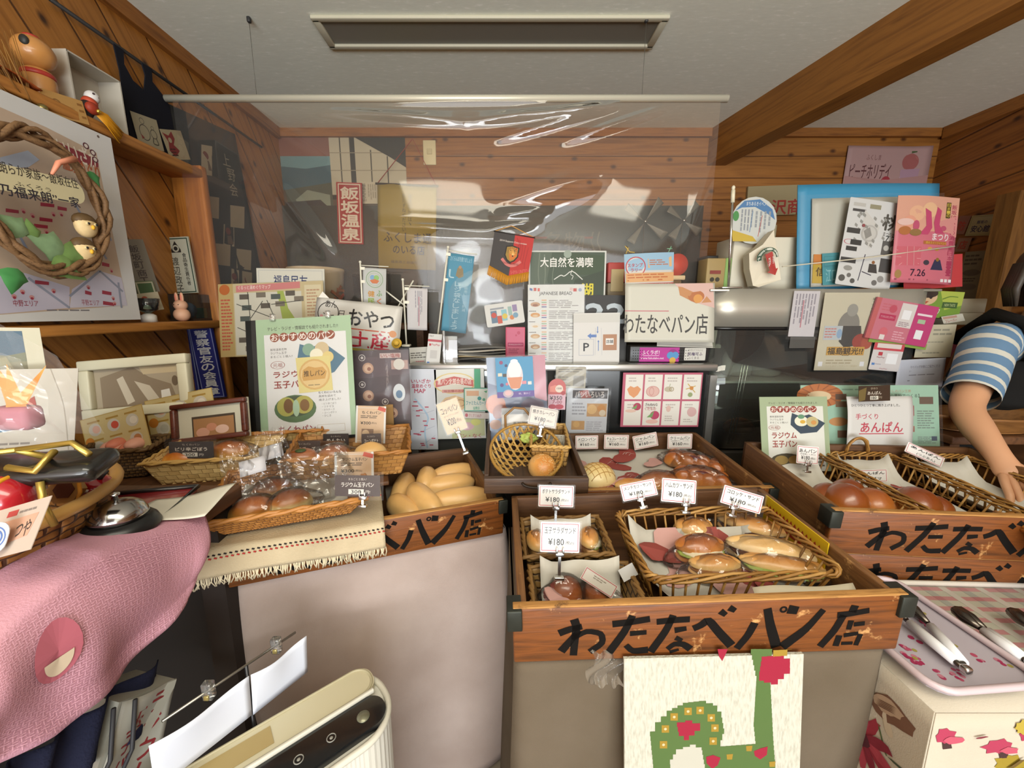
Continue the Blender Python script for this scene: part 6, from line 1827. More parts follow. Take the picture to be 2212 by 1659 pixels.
def stand(label, clabel, M, x0, y0, x1, y1, z, m, seed, flare=.05, sides=(1, 1), Mdrop=0):
 t = thing('display_stand', label, 'stand', M)
 MB().rbox(((x0 + x1) / 2, (y0 + y1) / 2, z - .014), (x1 - x0 - .01, y1 - y0 - .01, .02), .003, WDT).build('stand_top', t)
 for a in (x0 + .03, x1 - .03):
  for b in (y0 + .03, y1 - .03):
   hgt = (M @ Vector((a, b, z - .024))).z
   MB().box((a, b, z - .024 - hgt / 2 + .004), (.035, .035, hgt - .012), WDT).build('leg', t)
 g_ = random.Random(seed)
 fl = [(g_.uniform(9, 26), g_.uniform(0, 6), g_.uniform(.4, 1)) for _ in range(6)]
 per = [(x0, y1), (x0, y0), (x1, y0), (x1, y1)]
 segs = [(Vector((*a, 0)), Vector((*b, 0))) for a, b in zip(per, per[1:])]
 Ls = [(b - a).length for a, b in segs]
 tot = sum(Ls)
 zf = -(M @ Vector(((x0 + x1) / 2, y0, z))).z + z + .03
 def f(u, v):
  d = u * tot
  for (a, b), L_ in zip(segs, Ls):
   if d <= L_ + 1e-9:
    break
   d -= L_
  p_ = a.lerp(b, min(1, d / L_))
  dr = (b - a).normalized()
  nr = Vector((dr.y, -dr.x, 0))
  k = v ** .8
  w_ = sum(c_ * math.sin(u * tot * fq + ph + v * 1.2) for fq, ph, c_ in fl) * (.009 if seed != 11 else .017) * k
  edge = min(d, L_ - d) / .12
  off = nr * (w_ + flare * v + .004)
  if edge < 1:                     # round the corner outwards
   cen = Vector(((x0 + x1) / 2, (y0 + y1) / 2, 0))
   off += (p_ - cen).normalized() * (1 - edge) * flare * .5 * v
  zz = z + .001 - (z - zf) * v
  return (p_.x + off.x, p_.y + off.y, zz)
 mb = MB()
 mb.grid(f, 130, 26, m, thick=.0012)
 mb.grid(lambda u, v: (x0 + (x1 - x0) * u, y0 + (y1 - y0) * v, z + .001), 2, 2, m, thick=.0015)
 solo(mb, 'stand_cloth', clabel, 'cloth', M)
 return t
stand('slanted wooden stand under the nearest middle crate', 'beige brown cloth hanging below the nearest middle crate', MA, -.004, .0, .602, .36, -.107, TAUPE2, 4, .025)
stand('slanted wooden stand under the crate of long rolls', 'taupe cloth hanging below the crate of long rolls', ME, .0, .012, .622, .36, -.105, TAUPE, 11, .05)
stand('slanted wooden stand under the crate of melon bread', 'brown cloth hidden behind the nearest middle crate', MBk, .01, .0, .6, .37, -.093, TAUPE2, 6, .01)
stand('slanted wooden stand under the two right crates', 'brown cloth hanging below the two right crates', MD, .01, .03, .62, .36, -.103, TAUPE2, 8, .01)
# ---------------- bread shapes
GOLDEN = bread([(.0, '#dcb478'), (.35, '#e2bc7e'), (.6, '#d8a460'), (.85, '#c98a44'), (1, '#b87838')])
PALEB = bread([(.0, '#f0e0b8'), (.4, '#eccf9c'), (.65, '#e2b878'), (.9, '#d6a868')], nscale=10)
ANKO = bread([(.0, '#d89a54'), (.25, '#c27a36'), (.5, '#9c5622'), (.8, '#824018'), (1, '#743614')], rough=.26, namt=.08, coat=.4)
CHIK = bread([(.0, '#dca850'), (.3, '#dda448'), (.55, '#c07a2c'), (.75, '#a2581c'), (1, '#8a4616')], rough=.3, namt=.28, nscale=26, coat=.3)
ROLL = bread([(.0, '#d0924a'), (.4, '#c27e3c'), (.7, '#ac642a'), (1, '#8e4a1e')], rough=.3, namt=.14, coat=.35)
MELON = bread([(.0, '#d8a860'), (.2, '#ead094'), (.6, '#f0dca6'), (1, '#e4c480')], namt=.2, nscale=22)
WRAP = film('clear_bread_wrap', .012, .8, .06, base=.03, crinkle=45)
CHEESE, LETT, DARKF, CREAM = mat('#cf9a2c', .4, noise_amt=.25, nscale=60), mat('#9cab52', .5, noise_amt=.35, nscale=90), mat('#4a2a1e', .5, noise_amt=.3, nscale=90), mat('#e0d5b8', .5)
def lump(mb, L_, W, H, m, seed=0, flat=.3, amp=.04, c=(0, 0, 0), pw=1.0, bend=0, nu=30, nv=18):
 o = Vector((seed * 3.7, seed * 1.3, seed * .7))
 def f(p, d):
  k = 1 + amp * noise.noise(Vector((d.x * 2.2, d.y * 2.2, d.z * 2.2)) + o) + amp * .4 * noise.noise(d * 6 + o)
  x, y, z = p.x * k, p.y * k, p.z * k
  if pw != 1:
   x = math.copysign(abs(x / (L_ / 2)) ** pw * L_ / 2, x)
  if z < 0:
   z *= flat
  y += bend * (x / (L_ / 2)) ** 2
  return (x, y, z)
 return mb.ell(c, (L_ / 2, W / 2, H), m, nu, nv, f)
def wrap(parent, L_, W, H, seed, tail=(.02, .02), bend=0):
 mb = MB()
 o = Vector((seed * 1.9, 0, seed))
 def f(p, d):
  n1 = noise.noise(d * 5 + o) + .7 * noise.noise(Vector((d.x * 14, d.y * 6, d.z * 6)) + o)
  k = 1.07 + .05 * n1
  x = p.x * k
  if d.x > .75:
   x += tail[0] * (d.x - .75) * 4
  if d.x < -.75:
   x -= tail[1] * (-d.x - .75) * 4
  z = p.z * k
  if z < 0:
   z *= .22
  y = p.y * k + bend * (p.x / (L_ / 2)) ** 2
  return (x, y, z)
 mb.ell((0, 0, 0), (L_ / 2, W / 2, H), WRAP, 40, 22, f)
 return mb.build('plastic_wrap', parent)
def bun(name, label, M, L_, W, H, m, seed, group=None, wrapd=False, bend=0, flat=.3, amp=.05, seedmark=None, pw=1.0):
 if not wrapd and not seedmark:
  return solo(lump(MB(), L_, W, H, m, seed, flat, amp, bend=bend, pw=pw), name, label, 'bread', M, group)
 t = thing(name, label, 'bread', M, group)
 lump(MB(), L_, W, H, m, seed, flat, amp, bend=bend, pw=pw).build('crust', t)
 if seedmark:
  seedmark(t)
 if wrapd:
  wrap(t, L_ * 1.06, W * 1.1, H * 1.08, seed, bend=bend)
 return t
def sandwich(label, M, L_, W, H, fill, m, seed, group='wrapped long sandwiches', wrapd=True, bend=0, tail=(.02, .02)):
 t = thing('wrapped_sandwich', label, 'sandwich', M, group)
 lump(MB(), L_, W, H * .42, m, seed, .8, .05, (0, W * .06, H * .28), bend=bend).build('bun_base', t)
 mb = MB()
 for k, (fm, sc_, zz) in enumerate(fill):
  lump(mb, L_ * .92 * sc_, W * .96, H * .20, fm, seed + k + 5, .9, .16, (0, -W * .06, H * zz), bend=bend)
 mb.build('filling', t)
 lump(MB(), L_, W * .94, H * .5, m, seed + 9, .35, .06, (0, W * .10, H * .66), bend=bend).build('bun_top', t)
 if wrapd:
  wrap(t, L_ * 1.08, W * 1.15, H * 1.18, seed, tail, bend)
 return t
def put(M, px, py, z, yaw=0, tilt=0, roll=0, dz=0):
 p = onp(M, px, py, z + dz)
 return M @ T3(p) @ rot(R_(yaw), R_(tilt), R_(roll))
# ---------------- open wicker basket with stakes
WK = mat('#8f662e', .5, noise_amt=.3, nscale=50)
WK2 = mat('#7a5422', .5, noise_amt=.3, nscale=50)
WK3 = mat('#a67f45', .5, noise_amt=.3, nscale=50)
def rrect(W, D, r, n=6, per=12):
 pts = []
 cs = [(W / 2 - r, -D / 2 + r, -PI / 2), (W / 2 - r, D / 2 - r, 0), (-W / 2 + r, D / 2 - r, PI / 2), (-W / 2 + r, -D / 2 + r, PI)]
 for i, (x, y, a) in enumerate(cs):
  for k in range(n + 1):
   an = a + PI / 2 * k / n
   pts.append(Vector((x + r * math.cos(an), y + r * math.sin(an), 0)))
  nx = cs[(i + 1) % 4]
  e = Vector((nx[0] + r * math.cos(nx[2]), nx[1] + r * math.sin(nx[2]), 0))
  s0 = pts[-1].copy()
  for k in range(1, per):
   pts.append(s0.lerp(e, k / per))
 return pts
def stake_basket(name, label, M, W, D, H, flare=.02, nst=(13, 8), rr=.0055, group=None, handles=False, m=(WK, WK2, WK3), r=.02):
 """origin at the centre of the base"""
 t = thing(name, label, 'basket', M, group)
 mb = MB()
 top = rrect(W, D, r)
 n = len(top)
 for q_ in range(4):
  pts = []
  for i, p_ in enumerate(top):
   a = i * .85 + q_ * PI / 2
   o_ = p_.normalized()
   pts.append(p_ + Vector((0, 0, H + rr * 1.5 * math.sin(a))) + o_ * rr * 1.1 * math.cos(a))
  mb.tube(pts, rr * .62, m[q_ % 3], 6, True)
 mb.build('twisted_rim', t)
 mb = MB()
 bw, bd = W - 2 * flare, D - 2 * flare
 for k in (0, 1):
  for i in range(nst[0]):
   u = (i + .5) / nst[0] - .5
   s_ = -1 if k == 0 else 1
   mb.tube([(u * bw, s_ * bd / 2, .004), (u * (W - .01), s_ * (D / 2), H)], .0022, m[(i + k) % 3], 6)
  for i in range(nst[1]):
   u = (i + .5) / nst[1] - .5
   s_ = -1 if k == 0 else 1
   mb.tube([(s_ * bw / 2, u * bd, .004), (s_ * W / 2, u * (D - .01), H)], .0022, m[(i + k) % 3], 6)
 mb.build('stakes', t)
 mb = MB()
 for q_ in range(3):
  pts = []
  for i, p_ in enumerate(rrect(bw, bd, r)):
   a = i * .85 + q_ * PI * 2 / 3
   pts.append(p_ + Vector((0, 0, .007 + rr * .7 * math.sin(a))) + p_.normalized() * rr * .6 * math.cos(a))
  mb.tube(pts, rr * .5, m[q_ % 3], 6, True)
 mb.box((0, 0, .003), (bw, bd, .004), weave('#8a6230', '#75501f', '#3a240e'))
 mb.build('woven_base', t)
 if handles:
  for s_ in handles:
   pts = [(s_[0] + .03 * math.cos(a), s_[1], H + .004 + .045 * math.sin(a)) for a in [PI * i / 14 for i in range(15)]]
   MB().tube(pts, .0042, m[1], 7).tube([(x + .0015 * math.sin(i * 2), y - .003, z + .003) for i, (x, y, z) in enumerate(pts)], .003, m[0], 6).build('loop_handle', t)
 return t
PRINT_R, PRINT_P = '#a24a42', '#d9a8a0'
def liner(label, M, W, D, up=(.02, .02, .02, .02), seed=0, prints=True, group='printed paper liners', z=.007):
 """paper laid in a basket: floor, with edges turned up (front, right, back, left)"""
 g_ = random.Random(seed)
 def bend(u, v):
  e = 0
  if v > .86:
   e += up[0] * ((v - .86) / .14) ** 1.5
  if v < .2:
   e += up[2] * ((.2 - v) / .2) ** 1.2
  if u < .14:
   e += up[3] * ((.14 - u) / .14) ** 1.2
  if u > .86:
   e += up[1] * ((u - .86) / .14) ** 1.5
  return e + .0016 * math.sin(u * 13 + seed) * math.sin(v * 9 + seed)
 s = Sheet(W, D, bend, rough=.7, lift=.0022)
 s.base('#d9d4c9', .0005)
 if prints:
  for i in range(9 if W < .4 else 22):
   cu, cv = g_.uniform(.08, .9), g_.uniform(.1, .9)
   a0 = g_.uniform(0, 6)
   k = g_.uniform(.09, .16) * (1 if W < .4 else .62)
   pts = []
   for j in range(16):
    an = 2 * PI * j / 16
    rr_ = k * (1 + .35 * math.cos(2 * an + a0) + .15 * math.sin(3 * an))
    pts.append((min(.98, max(.02, cu + rr_ * math.cos(an))), min(.98, max(.02, cv + rr_ * W / D * .8 * math.sin(an)))))
   c = PRINT_R if i % 3 else PRINT_P
   s.poly(pts, c)
   if c == PRINT_R:
    for j in range(3):
     x, y = cu + g_.uniform(-.4, .4) * k, cv + g_.uniform(-.4, .4) * k
     s.stroke([(x, y), (x + .02, y - .03), (x + .045, y - .02)], .0014, .0008, '#e2c9c0')
 return solo(s.mb, 'paper_liner', label, 'paper', M @ T3(0, 0, z) @ Matrix.Rotation(-PI / 2, 4, 'X'), group)
FA = -.104 + .011
WB = MA @ T3(.395, .150, FA + .002)
stake_basket('sandwich_basket', 'open wicker basket of wrapped sandwiches in the nearest middle crate', WB, .330, .205, .082, .022, (14, 9), .0046)
liner('printed paper under the wrapped sandwiches in the open wicker basket', WB, .29, .165, (.008, .01, .045, .04), 3)
zb = .010
for (px, py, yaw, L_, W_, H_, fill, m_, lb) in (
  (1500, 1150, 4, .088, .058, .042, [(DARKF, 1, .5), (CREAM, .95, .56)], GOLDEN, 'short wrapped sandwich with dark filling, farthest left in the open wicker basket'),
  (1622, 1145, -33, .135, .062, .040, [(DARKF, .96, .5)], GOLDEN, 'long wrapped sandwich at the back right of the open wicker basket'),
  (1513, 1194, 2, .100, .058, .046, [(LETT, 1.02, .5), (CREAM, .9, .58)], ROLL, 'wrapped sandwich with lettuce at the middle left of the open wicker basket'),
  (1665, 1200, -22, .165, .060, .044, [(DARKF, 1.0, .5), (mat('#8f7aa0', .5), .4, .54)], PALEB, 'pale long wrapped sandwich with dark cutlet in the basket middle'),
  (1545, 1232, -2, .100, .050, .034, [(mat('#8a5a2c', .5), 1, .5)], GOLDEN, 'wrapped sandwich at the front left of the open wicker basket'),
  (1690, 1234, -16, .150, .056, .034, [(LETT, 1.0, .52), (mat('#a8702e', .5), .95, .46)], GOLDEN, 'wrapped sandwich with lettuce edge at the front right of the wicker basket')):
 sandwich(lb, put(WB, px, py, .034 if py < 1215 else .022, yaw) @ T3(0, 0, -.018 if py < 1215 else -.010), L_, W_, H_, fill, m_, int(px) % 17, None)
SBW, SBR = weave('#8a6a3a', '#74552a', '#3d2a14', mortar=.09), mat('#7d5c30', .6, noise_amt=.2)
S1 = MA @ T3(.108, .212, FA + .002)
woven('flat_basket', 'small flat basket of egg salad rolls at the back left of the nearest crate', S1, .176, .130, .060, .014, SBW, SBR, 12, 4, .005, .0014)
liner('printed paper standing behind the egg salad rolls', S1, .135, .095, (.006, .01, .062, .012), 5, group=None)
S2 = MA @ T3(.122, .076, FA + .002)
woven('flat_basket', 'small flat basket of browned rolls at the front left of the nearest crate', S2, .190, .110, .050, .014, SBW, SBR, 12, 4, .005, .0014)
liner('printed paper standing behind the browned rolls', S2, .15, .08, (.004, .006, .066, .012), 8, group=None)
for k, (S_, px, py, lb) in enumerate(((S1, 1163, 1178, 'egg salad roll half hidden at the left of the small back basket'), (S1, 1277, 1172, 'egg salad roll showing lettuce at the right of the small back basket'))):
 sandwich(lb, put(S_, px, py, .03, 80 if k else 100) @ T3(0, 0, -.02), .066, .046, .044, [(LETT, .9, .55), (CREAM, .9, .62)], GOLDEN, 21 + k, None, tail=(.012, .012))
bun('browned_roll', 'larger shiny browned roll at the left of the small front basket', put(S2, 1222, 1272, .03, 10) @ T3(0, 0, -.014), .066, .056, .036, ANKO, 31, None, True)
bun('browned_roll', 'darker browned roll at the right of the small front basket', put(S2, 1290, 1274, .03, -20) @ T3(0, 0, -.014), .054, .048, .032, ANKO, 32, None, True)
sheet('paper_slip', 'red-edged paper slip leaning behind the browned rolls', 'slip', (1274, 1222, 1334, 1272, 1322, 1288, 1246, 1250), .62, col='#d4cdc2', lean=20, els=[('o', .02, .04, .98, .96, .0012, '#b5505a'), ('l', .3, .2, .7, .5, 2, '#8f857a')])
sheet('paper_flap', 'blank folded white paper at the right of the small front basket', 'paper', (1338, 1228, 1368, 1216, 1376, 1240, 1345, 1262), .645, col='#d3d2d0', lean=20)
mb = MB()
mb.grid(lambda u, v: (.40 + .17 * u, .020 + .018 * v, FA + .055 + .016 * v + .003 * math.sin(u * 7)), 12, 3, mat('#b7ad96', .7), thick=.0006)
solo(mb, 'paper_strip', 'cream paper strip tucked along the front inside of the nearest crate', 'paper', MA)
Ms = MA @ T3(.584, .205, -.034) @ Matrix.Rotation(PI / 2, 4, 'Z') @ Matrix.Rotation(PI, 4, 'Z')
s = Sheet(.175, .066)
s.mb.box((0, .001, 0), (.175, .002, .066), mat('#c9a81c', .4))
pts = []
for i in range(30):
 u = .05 + .88 * i / 29
 pts.append((u, .2 + (.16 if i % 2 else 0) + .10 * abs(u - .5)))
s.poly([(.04, .62)] + pts + [(.96, .62), (.5, .75)], '#b0301c')
solo(s.mb, 'yellow_sign', 'yellow card with a red burst standing against the nearest crate right board', 'card', MA @ T3(.582, .195, -.028) @ Matrix.Rotation(-PI / 2, 4, 'Z'))
FB = -.09 + .011
LB = MBk @ T3(.34, .19, FB - .004)
liner('printed paper lining the crate of melon and jam bread', LB, .47, .33, (.0, .0, .018, .01), 12, group=None)
def melon_marks(t):
 mb = MB()
 for k in range(-2, 3):
  for ax in (0, 1):
   pts = []
   for i in range(13):
    a = -1.0 + 2.0 * i / 12
    x, y = (a * .05, k * .016) if ax == 0 else (k * .016, a * .05)
    r2 = (x / .058) ** 2 + (y / .052) ** 2
    if r2 < .93:
     pts.append((x, y, .046 * math.sqrt(1 - r2) + .0006))
   if len(pts) > 2:
    mb.tube(pts, .0012, mat('#b58a4a', .6), 5)
 mb.build('score_lines', t)
bun('melon_bread', 'pale cross-scored melon bread beside the dark wooden tray', put(MBk, 1290, 1022, FB + .03, 20) @ T3(0, 0, -.018), .118, .106, .046, MELON, 41, None, False, seedmark=melon_marks, amp=.02)
def braid(label, M, seed, n=4, L_=.15, W=.075, H=.042, wrapd=True):
 t = thing('braided_bread', label, 'bread', M)
 mb = MB()
 for i in range(n):
  for s_ in (-1, 1):
   lump(mb, .058, .036, H * .8, ROLL, seed + i * 2 + s_, .5, .06, (-L_ / 2 + L_ * (i + .5) / n, s_ * W * .22, H * .12))
 mb.build('crust', t)
 MB().ell((0, 0, H * .72), (.02, .008, .006), mat('#5a1418', .25), 12, 8).build('jam', t)
 if wrapd:
  wrap(t, L_ * 1.12, W * 1.15, H * 1.15, seed)
braid('shiny braided bread in the back right of the melon bread crate', put(MBk, 1500, 1000, FB + .03, -38) @ T3(0, 0, -.012), 51, 4, .16)
braid('braided bread with jam at the front right of the melon bread crate', put(MBk, 1515, 1034, FB + .03, -22) @ T3(0, 0, -.012), 55, 4, .13)
bun('flat_bread', 'flat brown wrapped bread at the front middle of the melon bread crate', put(MBk, 1425, 1030, FB + .03, 5) @ T3(0, 0, -.016), .12, .07, .030, ROLL, 61, None, True)
bun('flat_bread', 'scalloped brown bread just behind the two middle price cards', put(MBk, 1365, 1044, FB + .02, 4) @ T3(0, 0, -.01), .10, .045, .024, GOLDEN, 62, None, False, amp=.16)
FC = -.1 + .011
for k, (x, lb) in enumerate(((.105, 'narrow wicker basket of three dark buns, leftmost in the right crate'), (.295, 'narrow wicker basket with a loop handle, second in the right crate'), (.495, 'narrow wicker basket with bare white paper, third in the right crate'))):
 Mk = MCr @ T3(x + (.0, .01, .015)[k], .178, FC + .002) @ rot(R_(2))
 stake_basket('bun_basket', lb, Mk, .178, .315, .066, .018, (8, 14), .0040, 'narrow bun baskets in the right crate', handles=[(.0, .157)] if k == 1 else False)
 liner(('white paper under the dark buns of the leftmost narrow basket', 'printed paper under the buns of the loop-handled basket', 'bare white paper lining the third narrow basket')[k], Mk, .140, .275, (.01, .02, .05, .02), 20 + k, prints=(k == 1), group=None)
g = random.Random(5)
MARK = mat('#c9b48c', .7)
def poppy(t):
 mb = MB()
 g2 = random.Random(8)
 for i in range(14):
  a, r_ = g2.uniform(0, 6.28), g2.uniform(0, .006)
  mb.ell((r_ * math.cos(a) - .012, r_ * math.sin(a) * .8 - .022, .0325 + .001), (.0012, .0012, .0008), MARK, 6, 4)
 mb.build('seed_topping', t)
for i, (px, py, k, lb) in enumerate(((1790, 1064, .95, 'dark shiny bun at the back left of the leftmost narrow basket'), (1835, 1054, .95, 'dark shiny bun at the back of the leftmost narrow basket'), (1828, 1080, 1.12, 'largest dark shiny bun with a pale seed mark, nearest in the right crate'),
                                     (1888, 1080, 1.05, 'plain brown bun right beside the seed-marked bun'), (1982, 1082, 1.15, 'wide dark bun in the loop-handled basket'), (2025, 1086, .8, 'half hidden bun behind the wide dark bun'))):
 bun('bean_bun', lb, put(MCr, px, py, FC + .050, g.uniform(0, 90)) @ T3(0, 0, -.022 if i != 2 else -.012), .086 * k, .080 * k, .046 * k, ANKO if i != 3 else ROLL, 70 + i, None, False, amp=.03, seedmark=poppy if i in (0, 2) else None)
FE = -.1 + .011
mb = MB()
mb.grid(lambda u, v: (.33 + .25 * u, .02 + .28 * v, FE + .002 + .004 * math.sin(u * 9) * math.sin(v * 5)), 10, 10, mat('#d2ccbd', .7), thick=.0006)
solo(mb, 'crate_paper', 'white paper on the floor of the crate of long rolls', 'paper', ME)
for i, (px, py, yaw, L_, W_, z, lb) in enumerate((
  (872, 1048, 70, .12, .055, .030, 'plain long roll at the back left of the roll crate'),
  (922, 1030, 75, .095, .052, .055, 'stubby plain roll standing end-on at the back of the roll crate'),
  (980, 1018, 5, .125, .050, .045, 'pale long roll lying farthest back in the roll crate'),
  (968, 1042, 0, .135, .055, .045, 'golden long roll in the middle of the roll crate'),
  (992, 1072, -4, .150, .058, .050, 'long roll at the front right of the roll crate'),
  (914, 1072, -72, .135, .056, .060, 'long roll pointing to the front of the roll crate'),
  (872, 1092, -60, .110, .055, .040, 'long roll in the front left corner of the roll crate'),
  (1015, 1086, -6, .110, .05, .034, 'split long roll lowest at the front right of the roll crate'))):
 bun('long_roll', lb, put(ME, px, py, FE + z + .008, yaw) @ T3(0, 0, -.012), L_ * 1.22, W_ * 1.2, .036, PALEB, 80 + i, 'plain long rolls', False, flat=.8, amp=.04, bend=.004, pw=.85)
MATC = cloth('#b7a78a', 250, .5, .1, hex2='#a39478', mscale=8)
t = thing('woven_mat', 'cream woven mat with red and black stitches and a fringe under the rattan basket', 'mat', ME)
def matp(u, v):
 a, b = -.115, .312
 x = a + (b - a) * u
 if v < .80:
  y, z = .36 - .395 * v / .80, .006 + .0015 * math.sin(u * 9)
 else:
  f = (v - .80) / .20
  y, z = -.035 - .008 * f, .006 - .052 * f
 return (x, y, z + .004 * math.sin(u * 5) * v)
mb = MB().grid(matp, 60, 40, MATC, thick=.003)
mb.build('weave', t)
g = random.Random(9)
mb = MB()
FRG = mat('#c4b89c', .9)
for i in range(150):
 p_ = Vector(matp(i / 149, 1))
 l_ = g.uniform(.016, .024)
 mb.tube([p_, p_ + Vector((g.uniform(-.003, .003), -.002, -l_ * .5)), p_ + Vector((g.uniform(-.005, .005), -.002, -l_))], .0013, FRG, 4)
mb.build('fringe', t)
for nm, m_, vv_, ph in (('black_stitching', mat('#1f1b1c', .9), (.825, .30, .52), 0), ('red_stitching', mat('#a02a26', .9), (.85, .33, .55), 1)):
 for v_ in vv_:
  mb = MB()
  for i in range(44):
   u_ = (i + .25 + .25 * ph) / 44
   q0, q1 = Vector(matp(u_, v_)), Vector(matp(u_ + .011, v_ + .006))
   nn = Vector((0, -.004, .001)) if v_ > .8 else Vector((0, 0, .004))
   mb.tube([q0 + nn, q1 + nn], .0016, m_, 5)
  mb.build(nm, t)
RAT, RATR = weave('#b57c3c', '#9c662a', '#6b3f18', mortar=.07), mat('#a06a2e', .5, noise_amt=.2)
MR = fr((-.600, .690, .895), 23, 2.5)          # rim front left corner reference
RW, RD, RH = .314, .252, .048
MRb = fr((-.594, .690, .896), 21.2, 2.2) @ T3(RW / 2, RD / 2, 0)
woven('rattan_basket', 'large honey-coloured rattan tray of egg bread on the woven mat', MRb, RW, RD, RH, .035, RAT, RATR, 40, 6, .006, .0013)
PINKE = liner('white paper under the egg bread in the large rattan tray', MRb, .235, .175, (.012, .012, .01, .01), 30, prints=False, group=None)
for i, (px, py, lb, yaw) in enumerate(((545, 1098, 'glossy egg bread at the front left of the rattan tray', 12), (628, 1082, 'dark-topped egg bread at the front middle of the rattan tray', 20), (588, 1058, 'egg bread half hidden behind the two front ones', 15))):
 t = bun('egg_bread', lb, put(MRb, px, py, .034, yaw) @ T3(0, 0, -.012), .092, .062, .038, CHIK if i == 0 else bread([(.0, '#dcc896'), (.45, '#d8bd84'), (.62, '#a8672a'), (.8, '#7c4118'), (1, '#6a3412')], namt=.08), 90 + i, None, True)
 if i != 1:
  mb = MB()
  hh = .115 if i == 0 else .125
  def bagm(u, v, sg, i=i):
   nz = noise.noise(Vector((u * 5, v * 4, i * 3 + sg))) * .016 + noise.noise(Vector((u * 14 + v * 3, v * 9, i + sg * 2))) * .006
   wv = .10 * (1 - .35 * v) * (1 + .2 * noise.noise(Vector((v * 3, i, 0))))
   return ((u - .5) * wv + .016 * v * (1 if i else -1), .022 + .045 * v + sg * .022 * math.sin(PI * u) * (1 - v * .7) + nz * (.3 + .7 * v), .018 + hh * v + .014 * noise.noise(Vector((u * 4, 9, i))) * v)
  mb.grid(lambda u, v: bagm(u, v, -1), 30, 26, WRAP)
  mb.grid(lambda u, v: bagm(u, v, 1), 30, 26, WRAP)
  mb.build('bag_mouth', t)
  mb = MB()
  mb.grid(lambda u, v: ((u - .5) * .05 + .01, .03 + .02 * v, .075 + .028 * v + .006 * u), 4, 3, mat('#b4b1b4', .6), thick=.0005)
  mb.build('bag_label', t)
t = thing('clear_bag', 'empty-looking clear bag standing at the back of the rattan tray', 'plastic bag', put(MRb, 690, 1050, .05, 15))
mb = MB()
mb.grid(lambda u, v: ((u - .5) * .15, .01 * math.sin(u * 9 + v * 7) + .03 * v, -.04 + .12 * v), 24, 20, WRAP)
mb.grid(lambda u, v: ((u - .5) * .15, .014 + .008 * math.sin(u * 7 + v * 9) + .03 * v, -.04 + .12 * v), 24, 20, WRAP)
mb.build('bag_film', t)
SEA, SEAR = weave('#d4b67c', '#b4935a', '#937540', mortar=.035), mat('#b08d50', .55, noise_amt=.2)
pS = V(440, 1043, Z=.929)
MS = T3(pS.x, pS.y + .075, .929) @ rot(R_(10), R_(2))
woven('seagrass_basket', 'pale square-weave basket of burdock bread at the left', MS, .27, .17, .066, .022, SEA, SEAR, 20, 5, .005, .0014)
for i, (px, py, lb) in enumerate(((395, 1000, 'toasted bread at the left of the pale square-weave basket'), (492, 985, 'toasted bread at the right of the pale square-weave basket'))):
 bun('toasted_bread', lb, put(MS, px, py - 10, .052, 8) @ T3(0, .012, -.01), .098, .064, .034, CHIK, 100 + i, None, i == 1)
MS2 = T3(pS.x + .075, pS.y + .25, .945) @ rot(R_(12), R_(6))
woven('seagrass_basket', 'pale basket with tuna bread sign behind the burdock bread basket', MS2, .25, .15, .07, .02, SEA, RATR, 18, 5, .005, .0014)
pm_ = V(735, 1040, Z=.915)
MM = T3(pm_.x, pm_.y + .10, .918) @ rot(R_(14), R_(4))
woven('rattan_basket', 'brown rattan basket of cheese bread in front of the green poster', MM, .31, .20, .075, .025, weave('#b58445', '#976834', '#7a5226', mortar=.035), RATR, 24, 6, .0055, .0014)
for i, (px, py, m_, lb) in enumerate(((652, 986, CHIK, 'toasted bread with green seaweed in the brown rattan basket'), (722, 978, CHIK, 'toasted bread in the middle of the brown rattan basket'), (800, 972, PALEB, 'pale bread at the right end of the brown rattan basket'))):
 t = bun('toasted_bread', lb, put(MM, px, py, .058, 6) @ T3(0, 0, -.012), .088, .06, .034, m_, 110 + i, None, i == 1, seedmark=(lambda t_: MB().ell((0, -.01, .033), (.014, .010, .004), mat('#3c4a22', .6), 10, 6).build('seaweed', t_)) if i == 0 else None)
mb = MB()
mb.grid(lambda u, v: (-.02 + .04 * u, .002 + .03 * math.sin(u * 2), .03 + .09 * v), 8, 8, mat('#8a6a3e', .8), thick=.002)
solo(mb, 'brown_paper_tube', 'brown paper roll standing at the right end of the brown rattan basket', 'paper roll', put(MM, 838, 960, .02))
mb = MB().rbox((.165, .235, .012), (.34, .20, .012), .003, WDT)
solo(mb, 'serving_board', 'dark board laid across the roll crate under the brown rattan basket', 'board', ME)
MF = fr((-.043, .905, .952), .4, 5.9)
TW, TD, TH = .258, .345, .042
DKW = wood('#4a3423', '#33231a', 'x', 14, rough=.45, bump=.35)
DKY = wood('#4a3423', '#33231a', 'y', 14, rough=.45, bump=.35)
t = thing('dark_tray', 'dark wooden tray with an iron pull holding the bamboo basket', 'tray', MF)
MB().rbox((TW / 2, -.006, -TH / 2), (TW, .014, TH), .002, DKW).build('front_board', t)
MB().rbox((TW / 2, TD, -TH / 2), (TW, .012, TH), .002, DKW).build('back_board', t)
for x in (.006, TW - .006):
 MB().rbox((x, TD / 2, -TH / 2), (.012, TD - .012, TH), .002, DKY).build('side_board', t)
MB().box((TW / 2, TD / 2, -TH + .004), (TW - .014, TD - .014, .006), DKY).build('base_board', t)
pts = [(TW / 2 + .035 * math.cos(a), -.016 - .006 * math.sin(a), -.010 - .010 * math.sin(a)) for a in [PI * i / 12 for i in range(13)]]
MB().tube(pts, .003, mat('#2a211a', .5, .5), 7).build('iron_pull', t)
BB = mat('#b08c4c', .4, noise_amt=.2, nscale=40)
BB2 = mat('#9a7436', .45, noise_amt=.2, nscale=40)
pc = onp(MF, 1142, 975, .02)
MH = MF @ T3(.112, .128, -.034) @ rot(0, R_(16))
